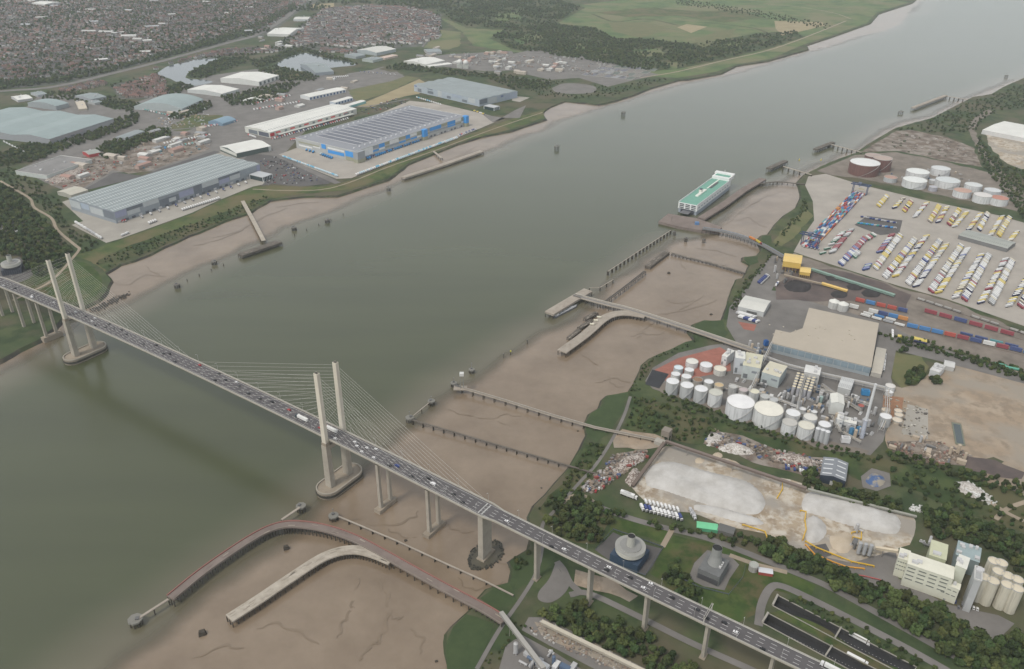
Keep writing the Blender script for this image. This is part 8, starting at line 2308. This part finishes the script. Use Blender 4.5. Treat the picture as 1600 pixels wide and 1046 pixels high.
hs.sort(key=lambda h: h[0] ** 2 + h[1] ** 2)
print('houses', len(hs))
wheres = {'a': 'in the big town beyond the main road', 'b': 'on the estate beside the lawn field', 'c': 'in the court south of the lake', 'd': 'on the lake shore road', 'e': 'in the terrace behind the second lake', 'f': 'in the row beside the main road'}
HM = {}
for i, wc in enumerate(HW):
    for j, rc in enumerate(HR):
        w = MB().box((0, 0, -.3), (13, 8, 5.6))
        w.add([(-6.5, -4, 5.3), (-6.5, 4, 5.3), (-6.5, 0, 8.3)], [(0, 1, 2)]).add([(6.5, -4, 5.3), (6.5, 4, 5.3), (6.5, 0, 8.3)], [(2, 1, 0)])
        if j == 0:
            HM['w', i] = mesh_only(w, 'wall', paint(wc))
        if i == 0:
            HM['r', j] = mesh_only(MB().add([(-6.9, -4.5, 5.1), (6.9, -4.5, 5.1), (6.9, 0, 8.5), (-6.9, 0, 8.5), (6.9, 4.5, 5.1), (-6.9, 4.5, 5.1)], [(0, 1, 2, 3), (3, 2, 4, 5)]), 'roof', paint(rc, .8))
HM['c'] = mesh_only(MB().box((0, 0, 7.4), (1.4, .8, 2.2)).box((0, 0, 9.6), (1.6, 1, .2)), 'chimney', paint((.30, .17, .13)))
HM['win'] = mesh_only(MB().box((-3, 0, 1), (1.6, .15, 1.3)).box((3, 0, 1), (1.6, .15, 1.3)).box((-3, 0, 3.6), (1.6, .15, 1.2)).box((3, 0, 3.6), (1.6, .15, 1.2)), 'windows', paint((.04, .045, .05), .2))
RN = ('red brown', 'russet', 'slate grey', 'brown', 'orange red', 'dark slate')
WN = ('brick', 'pebbledash', 'white', 'dark brick', 'tan brick')
for x, y, an, key in hs[:290]:
    i, j = random.choice([0, 1, 2, 3, 4, 2]), random.choice(range(6)) if key != 'c' else rr(0, 1, 4)
    e = empty('house', (x, y, ZL), an, '%s walled house with %s roof %s' % (WN[i], RN[j], wheres[key]), 'house', 'houses ' + wheres[key])
    sc = random.uniform(.85, 1.1)
    e.scale = (sc, sc, sc)
    inst(HM['w', i], 'wall', e)
    ro = inst(HM['r', j], 'roof', e)
    inst(HM['c'], 'chimney', ro, (rr(-4, 0, 4), 0, 0))
    inst(HM['win'], 'windows', e, (0, -4.03, 0))
far = MB()
for x, y, an, key in hs[290:]:
    big = 1.25 if key == 'b' else 1.0
    i, j = random.choice([2, 2, 2, 1, 4] if key == 'b' else [0, 1, 2, 3, 4, 2, 0]), random.randrange(6)
    far.gable((x, y, ZL), (random.uniform(10, 19) * big, random.uniform(7, 9) * big, random.uniform(4.8, 6) * (1.5 if key == 'b' and random.random() < .3 else big)), random.uniform(2.6, 3.4), an, i, 5 + j)
tag(far.build('distant_houses', [paint(c) for c in HW] + [paint(c, .8) for c in HR]), 'countless small houses of the distant town', kind='stuff')
streets = MB()
P_ = G(towns[0][1])
for k in range(46):
    x, y = random.uniform(-20, 460), random.uniform(-10, 120)
    a = Vector(g(x, y)); t = random.uniform(0, 3.14)
    d = Vector((math.cos(t), math.sin(t))) * random.uniform(80, 260)
    if in_poly(a - d, P_) and in_poly(a + d, P_):
        streets.ribbon([a - d, a, a + d], 8, ZL + .5 + k * .002)
tag(streets.build('town_streets', greytar), kind='structure')
# big pale roofs in the distant town
for k in range(34):
    x, y = random.uniform(5, 400), random.uniform(-6, 110) 
    if not in_poly((x, y), towns[0][1]):
        continue
    p = gz(x, y)
    e = empty('town_hall_block', p, random.uniform(-.5, .8), 'large pale roofed block standing among the distant town houses', 'building', 'large blocks in the distant town')
    L, W, h = random.uniform(25, 60), random.uniform(14, 26), random.uniform(6, 10)
    MB().box((0, 0, -.3), (L, W, h)).build('wall', [paint(rr((.5, .48, .45), (.4, .38, .36)))], e)
    MB().gable((0, 0, h - .5), (L, W, .3), 2.4).build('roof', [paint((.5, .48, .45)), paint(rr((.6, .6, .58), (.42, .44, .46), (.5, .5, .48)))], e)

# ------------------------------------------------------------------ haze over the estuary
hz = MB()
X0, X1, Y0, Y1, Z0, Z1 = -17000, 15000, -1600, 17000, -9.0, CAM_H + 25
vs = [(x, y, z) for z in (Z0, Z1) for x, y in ((X0, Y0), (X1, Y0), (X1, Y1), (X0, Y1))]
hz.add(vs, [(3, 2, 1, 0), (4, 5, 6, 7), (0, 1, 5, 4), (1, 2, 6, 5), (2, 3, 7, 6), (3, 0, 4, 7)])
hm = bpy.data.materials.new('haze')
hm.use_nodes = True
hm.node_tree.nodes.clear()
ho = hm.node_tree.nodes.new('ShaderNodeOutputMaterial')
hv = hm.node_tree.nodes.new('ShaderNodeVolumePrincipled')
hv.inputs['Color'].default_value = (.86, .94, .98, 1)
hv.inputs['Density'].default_value = 5.0e-5
hv.inputs['Anisotropy'].default_value = 0.2
hm.node_tree.links.new(hv.outputs[0], ho.inputs['Volume'])
tag(hz.build('haze', hm), kind='stuff')
